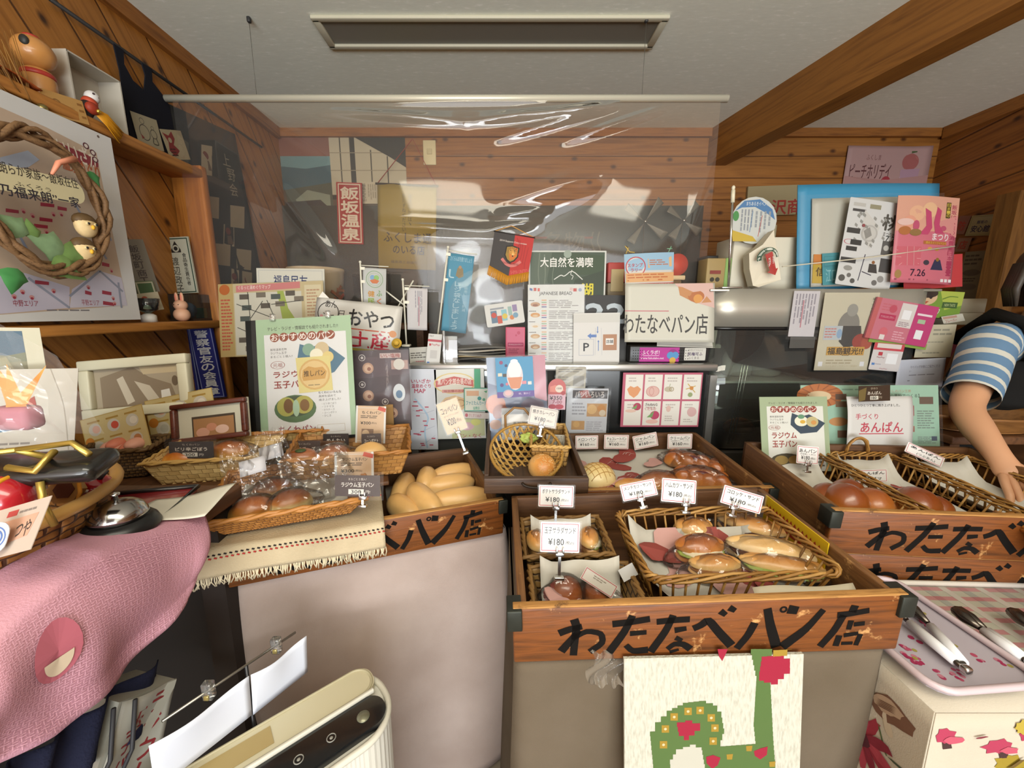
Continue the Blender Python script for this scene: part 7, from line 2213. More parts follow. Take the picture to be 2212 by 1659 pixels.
t = thing('bamboo_basket', 'oval bamboo basket with open hexagon weave and a looped handle', 'basket', MH)
HA, HB, HZ = .098, .115, .05
def bowl(x, y):
 r2 = (x / HA) ** 2 + (y / HB) ** 2
 return HZ * r2 ** 1.6
mb = MB()
for k in range(3):
 an = R_(60 * k)
 d, n_ = Vector((math.cos(an), math.sin(an))), Vector((-math.sin(an), math.cos(an)))
 for i in range(-6, 7):
  pts = []
  for j in range(33):
   p_ = d * (-.13 + .26 * j / 32) + n_ * (i * .0185 + .009)
   r2 = (p_.x / HA) ** 2 + (p_.y / HB) ** 2
   if r2 < 1.0:
    pts.append(Vector((p_.x, p_.y, bowl(p_.x, p_.y) + .0012 * k)))
  if len(pts) > 2:
   wv = .0026
   vv, ff = [], []
   for p_ in pts:
    vv += [p_ + Vector((n_.x * wv, n_.y * wv, .0005)), p_ - Vector((n_.x * wv, n_.y * wv, -.0005)), p_ - Vector((n_.x * wv, n_.y * wv, .0005)), p_ + Vector((n_.x * wv, n_.y * wv, -.0005))]
   for q_ in range(len(pts) - 1):
    b0 = q_ * 4
    for e in range(4):
     ff.append((b0 + e, b0 + (e + 1) % 4, b0 + 4 + (e + 1) % 4, b0 + 4 + e))
   mb.add(vv, ff, BB if k != 1 else BB2)
mb.build('hexagon_weave', t)
pts = [(HA * math.cos(2 * PI * i / 40), HB * math.sin(2 * PI * i / 40), HZ) for i in range(40)]
mb = MB().tube(pts, .0042, BB2, 8, True)
for i in range(40):
 a = 2 * PI * i / 40
 mb.tube([(HA * .965 * math.cos(a), HB * .965 * math.sin(a), HZ + .003), (HA * 1.03 * math.cos(a + .08), HB * 1.03 * math.sin(a + .08), HZ - .003)], .0018, BB, 5)
mb.build('bound_rim', t)
mb = MB()
mb.tube([(-.055, .095, HZ), (-.056, .118, HZ + .03), (-.03, .13, HZ + .05), (.0, .128, HZ + .048), (.022, .12, HZ + .022), (.03, .110, HZ)], .0036, mat('#7d5a30', .5), 8)
mb.build('handle', t)
def sesame(t_):
 mb = MB()
 g2 = random.Random(4)
 for i in range(90):
  a, r_ = g2.uniform(0, 6.28), math.sqrt(g2.uniform(0, 1)) * .030
  x, y = r_ * math.cos(a), r_ * math.sin(a)
  z = .036 * math.sqrt(max(0, 1 - (x / .041) ** 2 - (y / .041) ** 2)) + .0005
  mb.ell((x, y, z), (.0016, .0011, .0008), mat('#cfae78', .7), 6, 4)
 mb.build('crumb_topping', t_)
bun('curry_bread', 'round crumb-topped curry bread leaning in the bamboo basket', MH @ T3(.042, -.038, .020) @ rot(R_(20), R_(28)), .078, .078, .037, GOLDEN, 121, None, False, amp=.03, seedmark=sesame)
mb = MB()
lump(mb, .05, .03, .012, LETT, 7, .9, .3)
solo(mb, 'green_garnish', 'yellow-green paper garnish at the back of the bamboo basket', 'garnish', MH @ T3(.012, .07, .034) @ rot(0, R_(40)))
woven('chip_basket', 'small folded-bamboo box basket behind the curry bread', MF @ T3(.183, .190, -.036) @ rot(R_(-4)), .105, .16, .062, .006, weave('#a8834a', '#8f6a34', '#5a4018', mortar=.05), BB, 10, 4, .005, .001)
# ------------------------------------------------------------------ right side: glass case, papers on it, person, trays, front things
YG = 1.36
gx0, gx1 = V(1530, 660, Y=YG).x, V(2036, 660, Y=YG).x
gz1, gzb = V(1640, 624, Y=YG).z, V(1640, 706, Y=YG).z
SS = mat('#a8a498', .34, .55, noise_amt=.06, nscale=12)
gw = gx1 - gx0
t = thing('glass_case', 'tall glass bread case with a curved stainless steel top band', 'showcase', T3(gx0, YG, 0))
def plan(u, r=.10, depth=.42):
 """plan outline of the front: straight front with rounded left and right corners"""
 L1 = depth - r
 arc = PI / 2 * r
 tot = 2 * L1 + 2 * arc + gw - 2 * r
 d = u * tot
 if d < L1:
  return (0, depth - d)
 d -= L1
 if d < arc:
  a = d / r
  return (r - r * math.cos(a), r - r * math.sin(a))
 d -= arc
 if d < gw - 2 * r:
  return (r + d, 0)
 d -= gw - 2 * r
 if d < arc:
  a = d / r
  return (gw - r + r * math.sin(a), r - r * math.cos(a))
 d -= arc
 return (gw, r + d)
def band(z0, z1, m, name, thick=.004, off=0):
 mb = MB().grid(lambda u, v: (*plan(u), z0 + (z1 - z0) * v), 90, 1, m, thick=thick)
 return mb.build(name, t)
band(gzb, gz1, SS, 'steel_band')
band(gzb - .012, gzb, mat('#0f0f0f', .3), 'black_strip', .006)
band(.86, gzb - .012, film('case_glass', .03, 1.1, .03, '#eef4ee', base=.03), 'curved_glass')
MB().rbox((gw / 2, .21, gz1 - .004), (gw - .01, .41, .008), .002, SS).build('top_panel', t)
MB().rbox((gw / 2, .21, .43), (gw, .42, .84), .01, mat('#2a2620', .5)).build('base_cabinet', t)
MB().box((gw / 2, .415, 1.1), (gw, .008, .5), mat('#3a3226', .5)).build('back_panel', t)
MB().box((gw / 2, .215, V(1750, 822, Y=YG + .1).z), (gw - .03, .30, .008), mat('#a7aca8', .3)).build('inner_shelf', t)
for k, x in enumerate((.16, .172, .186)):
 MB().tube([(x - .03, .02 + .004 * k, .87), (x, .02 + .004 * k, gzb - .014)], .0022, STEEL, 6).build('glass_joint', t)
zsh = V(1750, 822, Y=YG + .1).z + .005
for i, (px, py, col, lb, kx) in enumerate(((1590, 800, '#6f6a5c', 'cloudy plastic tub in the left of the glass case', .055), (1650, 780, '#8f8a7c', 'pale domed tub beside the cloudy tub in the glass case', .06), (1722, 800, '#77705e', 'round tub under the vertical notice in the glass case', .05))):
 p = V(px, py, Y=YG + .2)
 mb = MB().lathe([(kx * .8, 0), (kx, .01), (kx, .07), (kx * .8, .10), (0, .115)], film('cloudy_' + str(i), .45, 1, .2, col, .03), 22)
 solo(mb, 'plastic_tub', lb, 'tub', T3(p.x, p.y, zsh))
for i, (px, lb) in enumerate(((1600, 'brown bread loaf low at the left in the glass case'), (1690, 'brown bread loaf low in the middle of the glass case'))):
 p = V(px, 880, Y=YG + .2)
 bun('case_loaf', lb, T3(p.x, p.y, .872), .13, .08, .05, ROLL, 140 + i, None)
p = V(1825, 812, Y=YG + .07)
t2 = thing('ivy_wreath', 'small vine wreath with ivy leaves lying on the glass case shelf', 'wreath', T3(p.x, p.y + .06, zsh + .012))
for k in range(3):
 MB().tube([(.13 * math.cos(a) , .07 * math.sin(a), .008 * math.sin(5 * a + k * 2) + .006 * k) for a in [2 * PI * i / 36 for i in range(36)]], .006, mat('#6a5030', .7, noise_amt=.3, nscale=60), 6, True).build('vine', t2)
g = random.Random(14)
for i in range(16):
 a = g.uniform(2.4, 5.2)
 x, y = .13 * math.cos(a), .07 * math.sin(a)
 mb = MB()
 s_ = g.uniform(.018, .03)
 mb.add([(x, y, .012), (x + s_, y - .3 * s_, .02), (x + .3 * s_, y - s_, .03), (x - s_ * .5, y - .5 * s_, .022)], [(0, 1, 2), (0, 2, 3)], mat('#3d5a30', .5, noise_amt=.3, nscale=50))
 mb.build('leaf', t2)
# --- on top of the case
TOP = gz1 + .002
WB_ = mat('#b9b3a2', .6)
pl_, pr_ = V(1576, 620, Y=1.50), V(1742, 620, Y=1.50)
zt_ = V(1650, 512, Y=1.50).z
t = thing('white_carton', 'plain white carton on the glass case behind the printed paper bag', 'carton', T3((pl_.x + pr_.x) / 2, 1.56, TOP))
MB().rbox((0, 0, (zt_ - TOP) / 2), (pr_.x - pl_.x, .12, zt_ - TOP), .003, WB_).build('carton_body', t)
MB().rbox((.04, .05, zt_ - TOP + .03), (.07, .02, .07), .004, mat('#a3987c', .6)).build('cream_flap', t)
M, w, h = frame((1630, 520, 1690, 478, 1672, 622, 1612, 618), 1.43, 4)
t = thing('printed_paper_bag', 'cream paper bag with a green arch and red arrow logo on the glass case', 'paper bag', M)
s = Sheet(w * 1.25, h * .98, lambda u, v: .026 * math.sin(PI * u) + .003 * math.sin(v * 12 + u * 5), rough=.7)
base_pts = [(.10, .30), (.42, .22), (.92, .0), (.86, .12), (.80, .42), (.76, .74), (.70, .98), (.12, 1.0), (.03, .94), (.02, .6)]
mb = MB()
n = len(base_pts)
vv = [s.P(u, v, .0) for u, v in base_pts] + [(s.P(u, v)[0], .03, s.P(u, v)[2]) for u, v in base_pts]
s.mb.add(vv, [tuple(range(n - 1, -1, -1)), tuple(range(n, 2 * n))] + [(i, (i + 1) % n, n + (i + 1) % n, n + i) for i in range(n)], mat('#bdb5a2', .7))
s.off = .018
s.ring(.40, .52, .27, .34, '#2c4a34', .22, 28, PI * 1.03, PI * 2.02)
for i, ch in enumerate('La Festa Mille Miglia'[::-1][::-1]):
 if ch != ' ':
  a = PI * (1.07 + .92 * i / 20)
  cu, cv = .40 + .225 * math.cos(a), .52 + .185 * math.sin(a)
  s.text(ch, cu - .022, cv - .016, cu + .022, cv + .016, '#cfd2c4', .01, -math.degrees(a) - 90 + 180 if False else (270 - math.degrees(a)) * 1)
s.poly([(.32, .42), (.50, .40), (.52, .74), (.58, .74), (.45, .86), (.30, .76), (.36, .75)], '#a8322c')
s.text('1000', .40, .54, .58, .58, '#e0d3c8', .012, -86)
s.text('MIGLIA', .27, .56, .49, .60, '#e0d3c8', .012, -86)
s.mb.build('bag_body', t)
sheet('round_fan', 'round paper fan with blue edge and white writing behind the carton', 'fan', (1583, 427, 1676, 430, 1676, 520, 1580, 520), 1.48, [
 ('c', .5, .52, .52, '#c2c4be', .56), ('p', [(.05, .3), (.25, .06), (.6, .02), (.9, .25), (.98, .5), (.8, .36), (.5, .2), (.2, .22)], '#4f78a5'), ('t', 'まちあるきイベント', .3, .08, .8, .17, '#d0d6da', .01), ('l', .18, .26, .48, .8, 4, '#8a8f94', True), ('l', .5, .3, .9, .85, 4, '#8f9499', True), ('s', [(.46, .3), (.42, .8)], .002, .002, '#5a7fa5'), ('s', [(.68, .4), (.62, .9)], .002, .002, '#b5564a'), ('p', [(.0, .75), (.5, .9), (.6, 1.02), (.05, 1.02)], '#c0a53c'), ('c', .08, .42, .07, '#4a8a4a', .12)], '#b7b9b2', 4, corner=.07)
a, b_ = V(1573, 624, Y=1.40), V(1584, 406, Y=1.40)
t = thing('steel_pole', 'thin steel flag pole with a cream tip at the left end of the glass case', 'pole', T3(a))
MB().tube([(0, 0, 0), b_ - a], .0038, STEEL, 10).build('rod', t)
MB().tube([(b_ - a) * .86, (b_ - a) * .98], .0065, mat('#c4bda5', .5), 10).ell((b_ - a) * 1.0, (.006, .006, .008), mat('#c4bda5', .5), 10, 8).build('tip', t)
MB().rbox((0, .0, .003), (.07, .05, .006), .002, STEEL).build('foot', t)
p0, p1 = V(1510, 600, Y=1.50), V(1565, 600, Y=1.50)
t = thing('kraft_box', 'small brown box with a green side at the left end of the glass case', 'box', T3((p0.x + p1.x) / 2 + .02, 1.53, TOP))
hz_ = V(1540, 558, Y=1.5).z - TOP
MB().rbox((0, 0, hz_ / 2), (.088, .07, hz_), .003, mat('#8f7a4e', .6)).build('box_body', t)
MB().rbox((.034, -.003, hz_ / 2), (.022, .068, hz_ * 1.01), .002, mat('#6f8f4c', .6)).build('green_side', t)
s = Sheet(.05, .05)
s.draw([('r', .1, .1, .9, .35, '#8a3a30'), ('c', .3, .75, .16, '#3a3224'), ('c', .7, .75, .16, '#3a3224')])
o = s.mb.build('label', t)
o.matrix_local = T3(-.012, -.037, hz_ * .45)
p = V(1560, 520, Y=1.62)
t = thing('peach_box', 'dark box with an orange label behind the flag pole', 'box', T3(p.x, 1.64, TOP))
MB().rbox((0, 0, .07), (.13, .08, .14), .003, mat('#2a2724', .5)).build('box_body', t)
s = Sheet(.07, .035)
s.poly([(.0, .5), (.25, .05), (.75, .05), (1, .5), (1, 1), (0, 1)], '#b0683c')
s.text('Peach', .2, .35, .8, .75, '#e0c9a8', .01)
o = s.mb.build('orange_label', t)
o.matrix_local = T3(0, -.042, .10)
sheet('wooden_shop_sign', 'cream sign with red brush characters on the back wall at the right', 'sign', (1614, 402, 1722, 400, 1722, 462, 1614, 468), YB - .02, [('t', '丹沢商', .18, .48, 1.1, .98, '#a83a30', .02)], '#a99a72', thick=.014)
MB_ = MB()
sheet('peach_holiday_poster', 'pale pink poster with brush title and a peach, high on the right back wall', 'poster', (1828, 313, 2008, 318, 1994, 420, 1822, 420), YB - .012, [
 ('p', [(.0, .62), (.5, .7), (1, .6), (1, 1), (0, 1)], '#b58a84'), ('t', 'ふくしま', .24, .18, .42, .29, '#7a4a48'), ('t', 'ピーチホリデイ', .06, .36, .56, .68, '#5f3436', .008), ('c', .78, .32, .095, '#a8605c'), ('c', .80, .30, .06, '#b8756c'), ('s', [(.78, .12), (.84, .11)], .012, .006, '#4a5a34'), ('p', [(.68, .48), (.90, .46), (.88, .98), (.70, .98)], '#b590a0'), ('c', .73, .66, .05, '#c0a0aa'), ('c', .84, .75, .05, '#a87a94'), ('c', .52, .72, .055, '#a83a44'), ('t', '2024', .48, .69, .56, .75, '#d9b0aa', .01)], '#b89490', bend=lambda u, v: .03 * max(0, u - .75) ** 1.5 * 4)
M, w, h = frame((1706, 402, 2032, 388, 2052, 618, 1738, 624), 1.47, 7)
t = thing('blue_folder', 'large clear-fronted folder with a bright blue back standing on the glass case', 'folder', M)
s = Sheet(w, h, lambda u, v: -.012 * u * u * 2, rough=.4)
s.base('#3e8fb5', .003)
s.mb.build('blue_back', t)
s = Sheet(w * .9, h * .84, lambda u, v: -.010 * u * u * 2 + .004, rough=.5)
s.base('#b9b6a8', .001)
o = s.mb.build('white_insert', t)
o.matrix_local = T3(w * .035, -.004, -h * .06)
k = Sheet(w, h * .88, lambda u, v: .010 + .002 * math.sin(u * 13 + v * 5) - .02 * u * u)
k.mb.grid(lambda u, v: k.P(u, 1 - v), 20, 20, FILM)
o = k.mb.build('clear_front', t)
o.matrix_local = T3(0, -.002, -h * .05)
sheet('yellow_ticket', 'small yellow ticket behind the teal ticket in the blue folder', 'ticket', (1757, 549, 1790, 550, 1788, 612, 1755, 612), 1.445, [('r', 0, 0, 1, .35, '#c07a3c'), ('t', '信', .2, .45, .85, .75, '#5a4418', .02)], '#b89a38', 7)
sheet('teal_ticket', 'small teal ticket in front of the yellow ticket', 'ticket', (1773, 548, 1815, 545, 1812, 614, 1780, 616), 1.44, [('o', .1, .1, .9, .4, .001, '#3a6a72'), ('t', '江口', .2, .5, .8, .9, '#7fb0b5', .02)], '#4a8a92', 7)
FM = [('r', .08, .05, .3, .09, '#b5b3ac'), ('r', .38, .05, .58, .10, '#8f8a70'), ('r', .08, .12, .32, .15, '#4a4846'), ('t', '桃', .66, .14, 1.0, .32, '#4f4b44', .02), ('t', 'まつりMAP', .7, .34, .98, .39, '#55524c', .01), ('t', '7.26', .76, .38, 1.0, .44, '#3a3836', .01)]
g = random.Random(44)
FM += [('p', [(.3, .12), (.62, .3), (.5, .55), (.3, .4)], '#c4c2bc'), ('c', .45, .38, .15, '#aeaca6'), ('c', .45, .38, .12, '#bfbdb7'), ('p', [(.34, .36), (.44, .31), (.5, .4), (.4, .45)], '#8a8882')]
for i in range(18):
 u, v = g.uniform(.15, .7), g.uniform(.14, .5)
 FM.append(('p', [(u, v), (u + .05, v + .02), (u + .04, v + .05), (u - .01, v + .03)], '#8f8d88'))
FM += [('c', .32, .30, .03, '#8a4a4c'), ('r', .04, .34, .28, .40, '#3f3d3b'), ('e', .12, .5, .1, .15, '#b5606a', .03), ('r', .14, .47, .34, .53, '#3a3836'), ('r', .08, .55, .28, .6, '#3a3836'), ('r', .02, .68, .3, .74, '#3f3d3b'), ('r', .72, .44, 1.0, .60, '#5a5854'), ('c', .8, .52, .05, '#b5b3ac'), ('c', .92, .52, .05, '#b5b3ac'), ('r', .74, .64, 1.0, .80, '#4a4846'), ('s', [(.45, .62), (.40, .93)], .003, .003, '#3a3444'), ('s', [(.44, .82), (.62, .85)], .003, .003, '#3a3444'), ('c', .62, .7, .03, '#8a5a34'), ('p', [(.55, .72), (.68, .72), (.72, .82), (.55, .82)], '#3f3c3a'), ('c', .18, .8, .08, '#8f8d88', .03), ('c', .1, .92, .06, '#55534f'), ('c', .22, .88, .04, '#6a6864'), ('c', .3, .94, .045, '#55534f'), ('c', .7, .93, .05, '#6a6864'), ('c', .8, .88, .06, '#8a8884')]
sheet('festival_map', 'white sheet with a black and grey festival map at the middle of the blue folder', 'map', (1829, 423, 1938, 440, 1938, 630, 1812, 615), 1.425, FM, '#c9c9c6', 7, corner=.004)
sheet('red_card', 'plain red sheet showing below the pink festival flyer', 'card', (1952, 560, 2078, 545, 2080, 622, 1952, 624), 1.42, [], '#b83a3c', 7)
PF = [('r', 0, 0, 1, .4, '#d09a84'), ('p', [(.0, .25), (.3, .2), (.6, .3), (1, .2), (1, .45), (0, .45)], '#cc8a84'), ('c', .3, .2, .12, '#d9a888'), ('c', .5, .16, .12, '#dbb08a'), ('c', .2, .3, .1, '#d4957e'), ('p', [(.42, .14), (.52, .18), (.56, .36), (.50, .44), (.36, .44), (.46, .34)], '#b8486a'), ('p', [(.62, .12), (.7, .16), (.68, .32), (.78, .42), (.62, .42), (.58, .3)], '#b8486a'), ('c', .3, .34, .05, '#b5506c', .06), ('c', .76, .36, .05, '#b5506c', .03), ('r', .78, .06, .86, .24, '#4a3f24'), ('v', '日本一の', .79, .07, .85, .23, '#c9b04a', .01), ('v', '飯坂は、桃の消費量日本一!!', .88, .08, .97, .9, '#a03a54', .01), ('t', 'まつり', .58, .42, .86, .50, '#e2d5d4', .02), ('c', .14, .30, .12, '#d6b5ac', .04), ('c', .14, .4, .09, '#a8683c', .05), ('c', .3, .42, .09, '#8a6a40', .04), ('r', .44, .51, .84, .55, '#a8643c'), ('t', '桃のスイーツイベント', .48, .515, .84, .545, '#d9b04a', .01), ('r', .05, .58, .42, .80, '#c0606c'), ('s', [(.05, .62), (.4, .78)], .0012, .0012, '#dba8a8'), ('s', [(.1, .8), (.4, .6)], .0012, .0012, '#dba8a8'), ('s', [(.2, .58), (.22, .8)], .0012, .0012, '#dba8a8'), ('s', [(.3, .58), (.32, .8)], .0012, .0012, '#dba8a8'), ('s', [(.05, .7), (.42, .72)], .0012, .0012, '#dba8a8'), ('c', .56, .60, .04, '#c99a4a', .02), ('c', .68, .60, .04, '#b08a3c', .02), ('c', .52, .76, .05, '#3f3a44', .03), ('p', [(.6, .84), (.66, .72), (.76, .72), (.82, .84)], '#35354f'), ('c', .71, .72, .03, '#8a6a34'), ('t', '7.26', .28, .84, .52, .92, '#3a2034', .015), ('l', .05, .94, .7, .98, 1, '#8f4a58'), ('c', .1, .9, .05, '#9a7a4a', .05), ('r', .80, .94, .85, .975, '#dcd6d6'), ('r', .87, .94, .92, .975, '#dcd6d6'), ('r', .94, .94, .99, .975, '#dcd6d6')]
sheet('pink_festival_flyer', 'bright pink peach festival flyer at the right end of the blue folder', 'flyer', (1925, 420, 2058, 428, 2076, 614, 1938, 612), 1.405, PF, '#c46a78', 7, bend=lambda u, v: .006 * math.sin(u * 4), rough=.4)
a, b_ = V(1690, 576, Y=1.415), V(2062, 532, Y=1.39)
solo(MB().tube([(0, 0, 0), (b_ - a) * .5 + Vector((0, 0, -.004)), b_ - a], .0022, mat('#b5ae9a', .6), 6), 'white_string', 'white string stretched across the papers on the glass case', 'string', T3(a))
# --- taped on the front of the case
YC = YG - .010
sheet('vertical_notice', 'white sheet of vertical handwriting in a crinkled sleeve on the glass case', 'notice', (1712, 627, 1768, 630, 1762, 726, 1706, 728), YC, [('l', .08, .06, .9, .92, 7, '#8a848c', True), ('r', .4, .2, .44, .8, '#b0707a')], '#bdb8bb', sleeve=.010)
sheet('rabbit_poster_sleeve_backing', 'dark paper showing below the sheet of vertical handwriting', 'paper', (1708, 728, 1762, 727, 1758, 752, 1704, 752), YC + .004, [], '#4a4743')
RBT = [('r', .0, .0, 1, 1, '#b8b19a'), ('c', .52, .42, .2, '#77746c', .19), ('c', .55, .22, .1, '#8a877e', .08), ('p', [(.42, .42), (.75, .42), (.82, .66), (.5, .7), (.38, .62)], '#35322f'), ('c', .78, .62, .15, '#8a3428', .1), ('c', .9, .64, .1, '#9a4430', .08), ('r', .18, .69, .88, .80, '#b58a3c'), ('t', '福島観光!?', .2, .70, .86, .79, '#2c2620', .015), ('o', .48, .685, .60, .805, .0012, '#2c2620'), ('r', .08, .42, .42, .60, '#a9b0b2'), ('l', .1, .44, .32, .58, 4, '#b5746c'), ('c', .37, .52, .05, '#7f9ab5', .06), ('v', '来ってくし', .88, .06, .93, .26, '#4a4438'), ('l', .2, .85, .8, .92, 2, '#9a8f74'), ('t', 'ふくしまピーチホリデイ開催中', .2, .93, .8, .955, '#a89a7a'), ('r', .06, .885, .14, .945, '#cfcfd2'), ('r', .84, .885, .92, .945, '#cfcfd2')]
sheet('tourism_poster', 'cream tourism poster with gold lettering in a sleeve on the glass case', 'poster', (1778, 632, 1896, 632, 1878, 800, 1762, 800), YC - .004, RBT, '#b8b19a', sleeve=.003)
sheet('pink_pamphlet', 'tilted pink three-fold pamphlet on the upper right of the glass case', 'pamphlet', (1892, 640, 2028, 664, 2000, 750, 1872, 730), YC - .014, [
 ('r', 0, 0, .08, 1, '#b05a5a'), ('r', .42, .04, .66, .62, '#c9c2be'), ('r', .66, 0, 1, 1, '#b03a6c'), ('l', .12, .1, .36, .3, 3, '#b5606a'), ('r', .12, .36, .38, .5, '#a83050'), ('t', 'デジタルスタンプラリー', .14, .4, .36, .46, '#d9b0b8'), ('c', .3, .22, .06, '#b04a5a'), ('c', .26, .8, .07, '#c0606a', .12), ('r', .22, .86, .3, .98, '#cfc9c4'), ('r', .47, .2, .60, .42, '#dcdcde'), ('l', .45, .48, .64, .6, 3, '#8f7a80'), ('r', .70, .22, .94, .27, '#d9c9cc'), ('r', .74, .36, .86, .46, '#9ab08f'), ('r', .76, .62, .88, .84, '#dcdcde'), ('l', .42, .72, .64, .96, 4, '#d09aa4')], '#b86a78', thick=.006)
sheet('green_edge_card', 'green-edged card under the tilted pink pamphlet', 'card', (1880, 726, 2004, 744, 1998, 756, 1876, 738), YC - .008, [], '#7f9a44', thick=.003)
sheet('payment_code_card', 'white payment card with a red band below the pink pamphlet', 'card', (1886, 738, 1950, 745, 1945, 803, 1880, 799), YC - .012, [('r', 0, .0, 1, .26, '#b8444c'), ('r', .1, .02, .9, .18, '#cfc4be'), ('r', .2, .33, .34, .46, '#b03a44'), ('t', 'PayPay', .18, .5, .44, .56, '#8a3a44', .01), ('r', .06, .74, .16, .82, '#4f78b0'), ('l', .18, .75, .4, .8, 1, '#8a8a94'), ('r', .5, .36, .86, .74, '#dcdcde'), ('t', 'PayPay', .36, .91, .62, .96, '#a8707a', .01)], '#c6c1bf', corner=.004)
sheet('bag_charge_notice', 'pale blue-white shopping bag notice low on the glass case', 'notice', (1938, 782, 2040, 768, 2028, 838, 1936, 836), YC - .006, [('t', 'マイバッグ対象にご協力くださ', .28, .22, .9, .32, '#5a5660'), ('t', 'い', .27, .38, .31, .44, '#5a5660'), ('l', .27, .52, .85, .58, 1, '#77747c'), ('l', .25, .7, .32, .78, 1, '#77747c')], '#b0b3bd', bend=lambda u, v: .008 * u * u)
sheet('thanks_notice', 'cream handwritten notice sheets behind the pink pamphlet', 'notice', (2004, 702, 2066, 700, 2054, 772, 1958, 772), YC + .008, [('l', .4, .1, .95, .35, 2, '#8a8574'), ('l', .3, .5, .8, .56, 1, '#8a8574'), ('l', .2, .82, .7, .9, 1, '#8a8574')], '#b5ad94')
sheet('green_snack_box_front', 'bright green snack box front with white lettering above the pink pamphlet', 'box', (1962, 626, 2084, 630, 2070, 690, 1960, 682), 1.40, [('p', [(.55, .0), (1, 0), (1, .5), (.7, .7)], '#a3b04a'), ('c', .32, .25, .2, '#c9a884', .3), ('c', .32, .1, .2, '#3a2c24', .18), ('c', .25, .25, .03, '#2a201c'), ('c', .4, .25, .03, '#2a201c'), ('p', [(.28, .4), (.38, .4), (.33, .5)], '#a84a34'), ('r', .64, .4, .92, .62, '#3f5a2c'), ('t', 'NEW TASTE', .68, .46, .88, .56, '#b9c48a'), ('s', [(.62, .3), (.75, .18), (.9, .2)], .004, .003, '#5f7a2c'), ('t', 'ライフ', .40, .66, .62, .88, '#cfd2c0', .02)], '#6f8f34', thick=.04)
sheet('white_slip_holder', 'white slip with a red line in a holder right of the green snack box', 'slip', (2038, 684, 2084, 676, 2080, 694, 2034, 700), 1.39, [('r', .05, .1, .7, .4, '#b08a7a'), ('t', 'フレーバー', .1, .5, .65, .9, '#a8504a', .01)], '#bdb8aa', 20)
MX = mat('#a9a48f', .6)
for i, (q, Yb, lb) in enumerate((((2046, 645, 2132, 645, 2130, 676, 2046, 676), 1.50, 'upper plain cream box at the right end of the glass case'), ((2046, 676, 2124, 676, 2122, 702, 2046, 702), 1.48, 'lower plain cream box at the right end of the glass case'))):
 M, w, h = frame(q, Yb)
 t = thing('cream_box', lb, 'box', M)
 MB().rbox((0, .05, 0), (w, .1, h), .003, MX).build('box_body', t)
sheet('newspaper_page', 'newspaper page with a yellow edge on the right wall behind the case', 'newspaper', (2072, 545, 2136, 541, 2136, 645, 2072, 645), X=XR - .008, yaw=-90, els=[('l', .06, .05, .78, .3, 3, '#55524a'), ('c', .4, .45, .3, '#6a665c', .07), ('c', .42, .75, .28, '#77736a', .07), ('l', .1, .55, .7, .65, 2, '#55524a'), ('r', .82, 0, 1, 1, '#8f8f3a')], col='#8a8674')
sheet('safety_sticker', 'cream sticker with dark blue lettering on the right wall', 'sticker', (2092, 466, 2148, 463, 2148, 508, 2092, 510), X=XR - .008, yaw=-90, els=[('o', .04, .05, .96, .95, .003, '#8f8a5a'), ('t', '飯坂の', .3, .25, .7, .42, '#2a2a5a', .01), ('t', '安心館', .16, .5, .86, .82, '#23234f', .02)], col='#a89f7a')
sheet('red_sticker', 'small faded red sticker left of the cream sticker on the right wall', 'sticker', (2066, 466, 2090, 466, 2090, 506, 2066, 506), X=XR - .008, yaw=-90, els=[('o', .05, .05, .95, .95, .002, '#8f6a5a'), ('t', '防', .2, .3, .8, .8, '#a83a30', .02)], col='#8a5a4c')
sheet('red_sticker', 'lower faded red sticker beside the yellow-edged newspaper', 'sticker', (2066, 514, 2094, 514, 2094, 544, 2066, 544), X=XR - .008, yaw=-90, els=[('o', .05, .05, .95, .95, .002, '#8f6a5a'), ('t', '店', .2, .2, .8, .8, '#a83a30', .02)], col='#94705c')
sheet('magenta_poster', 'magenta and pink poster on the wall behind the person', 'poster', (2050, 726, 2130, 732, 2130, 900, 2050, 900), X=XR - .010, yaw=-90, els=[('c', .35, .45, .3, '#8f2048', .3), ('c', .35, .45, .14, '#a8606a', .2), ('r', .5, .05, .9, .12, '#8a3a4a'), ('r', 0, .68, 1, 1, '#8a4a24')], col='#a04a5c')
PO = wood('#6f4a1f', '#523310', 'z', 8)
pp = V(2158, 600, Y=1.95)
struct(MB().box((pp.x, 1.95, .95), (.085, .085, 1.9), PO), 'trim_4')
pp2 = V(2235, 600, Y=1.95)
sheet('white_wall_cloth', 'white cloth hanging on the wall behind the person', 'cloth', (2176, 480, 2290, 480, 2290, 720, 2150, 710), 1.99, [], '#8f8a80', bend=lambda u, v: .01 * math.sin(u * 14))
# ------------------------------------------------------------------ person behind the right crate
SKIN = mat('#b98a68', .5, noise_amt=.08, nscale=14)
def limb(mb, pts, rad, m, n=18, sub=4, ms=None):
 """smooth tapered tube; rad are (rx) per joint; ms picks a material per ring"""
 P = [Vector(p) for p in pts]
 R3, Q = [], []
 k = len(P)
 for i in range(k - 1):
  a, b, c, d = P[max(i - 1, 0)], P[i], P[i + 1], P[min(i + 2, k - 1)]
  for j in range(sub):
   f = j / sub
   Q.append(.5 * ((2 * b) + (c - a) * f + (2 * a - 5 * b + 4 * c - d) * f * f + (3 * b - a - 3 * c + d) * f ** 3))
   R3.append(rad[i] + (rad[i + 1] - rad[i]) * (f * f * (3 - 2 * f)))
 Q.append(P[-1])
 R3.append(rad[-1])
 mb.tube(Q, R3, m, n)
 return Q, R3
SH, EL, WR = V(2140, 752, Y=1.27), V(2082, 885, Y=1.14), V(2160, 990, Y=.985)
HX = .31
cx_ = SH.x + .165
pel, chest, neck = Vector((cx_ + .02, 1.44, .82)), Vector((cx_, 1.36, 1.15)), Vector((cx_ - .01, 1.28, 1.32))
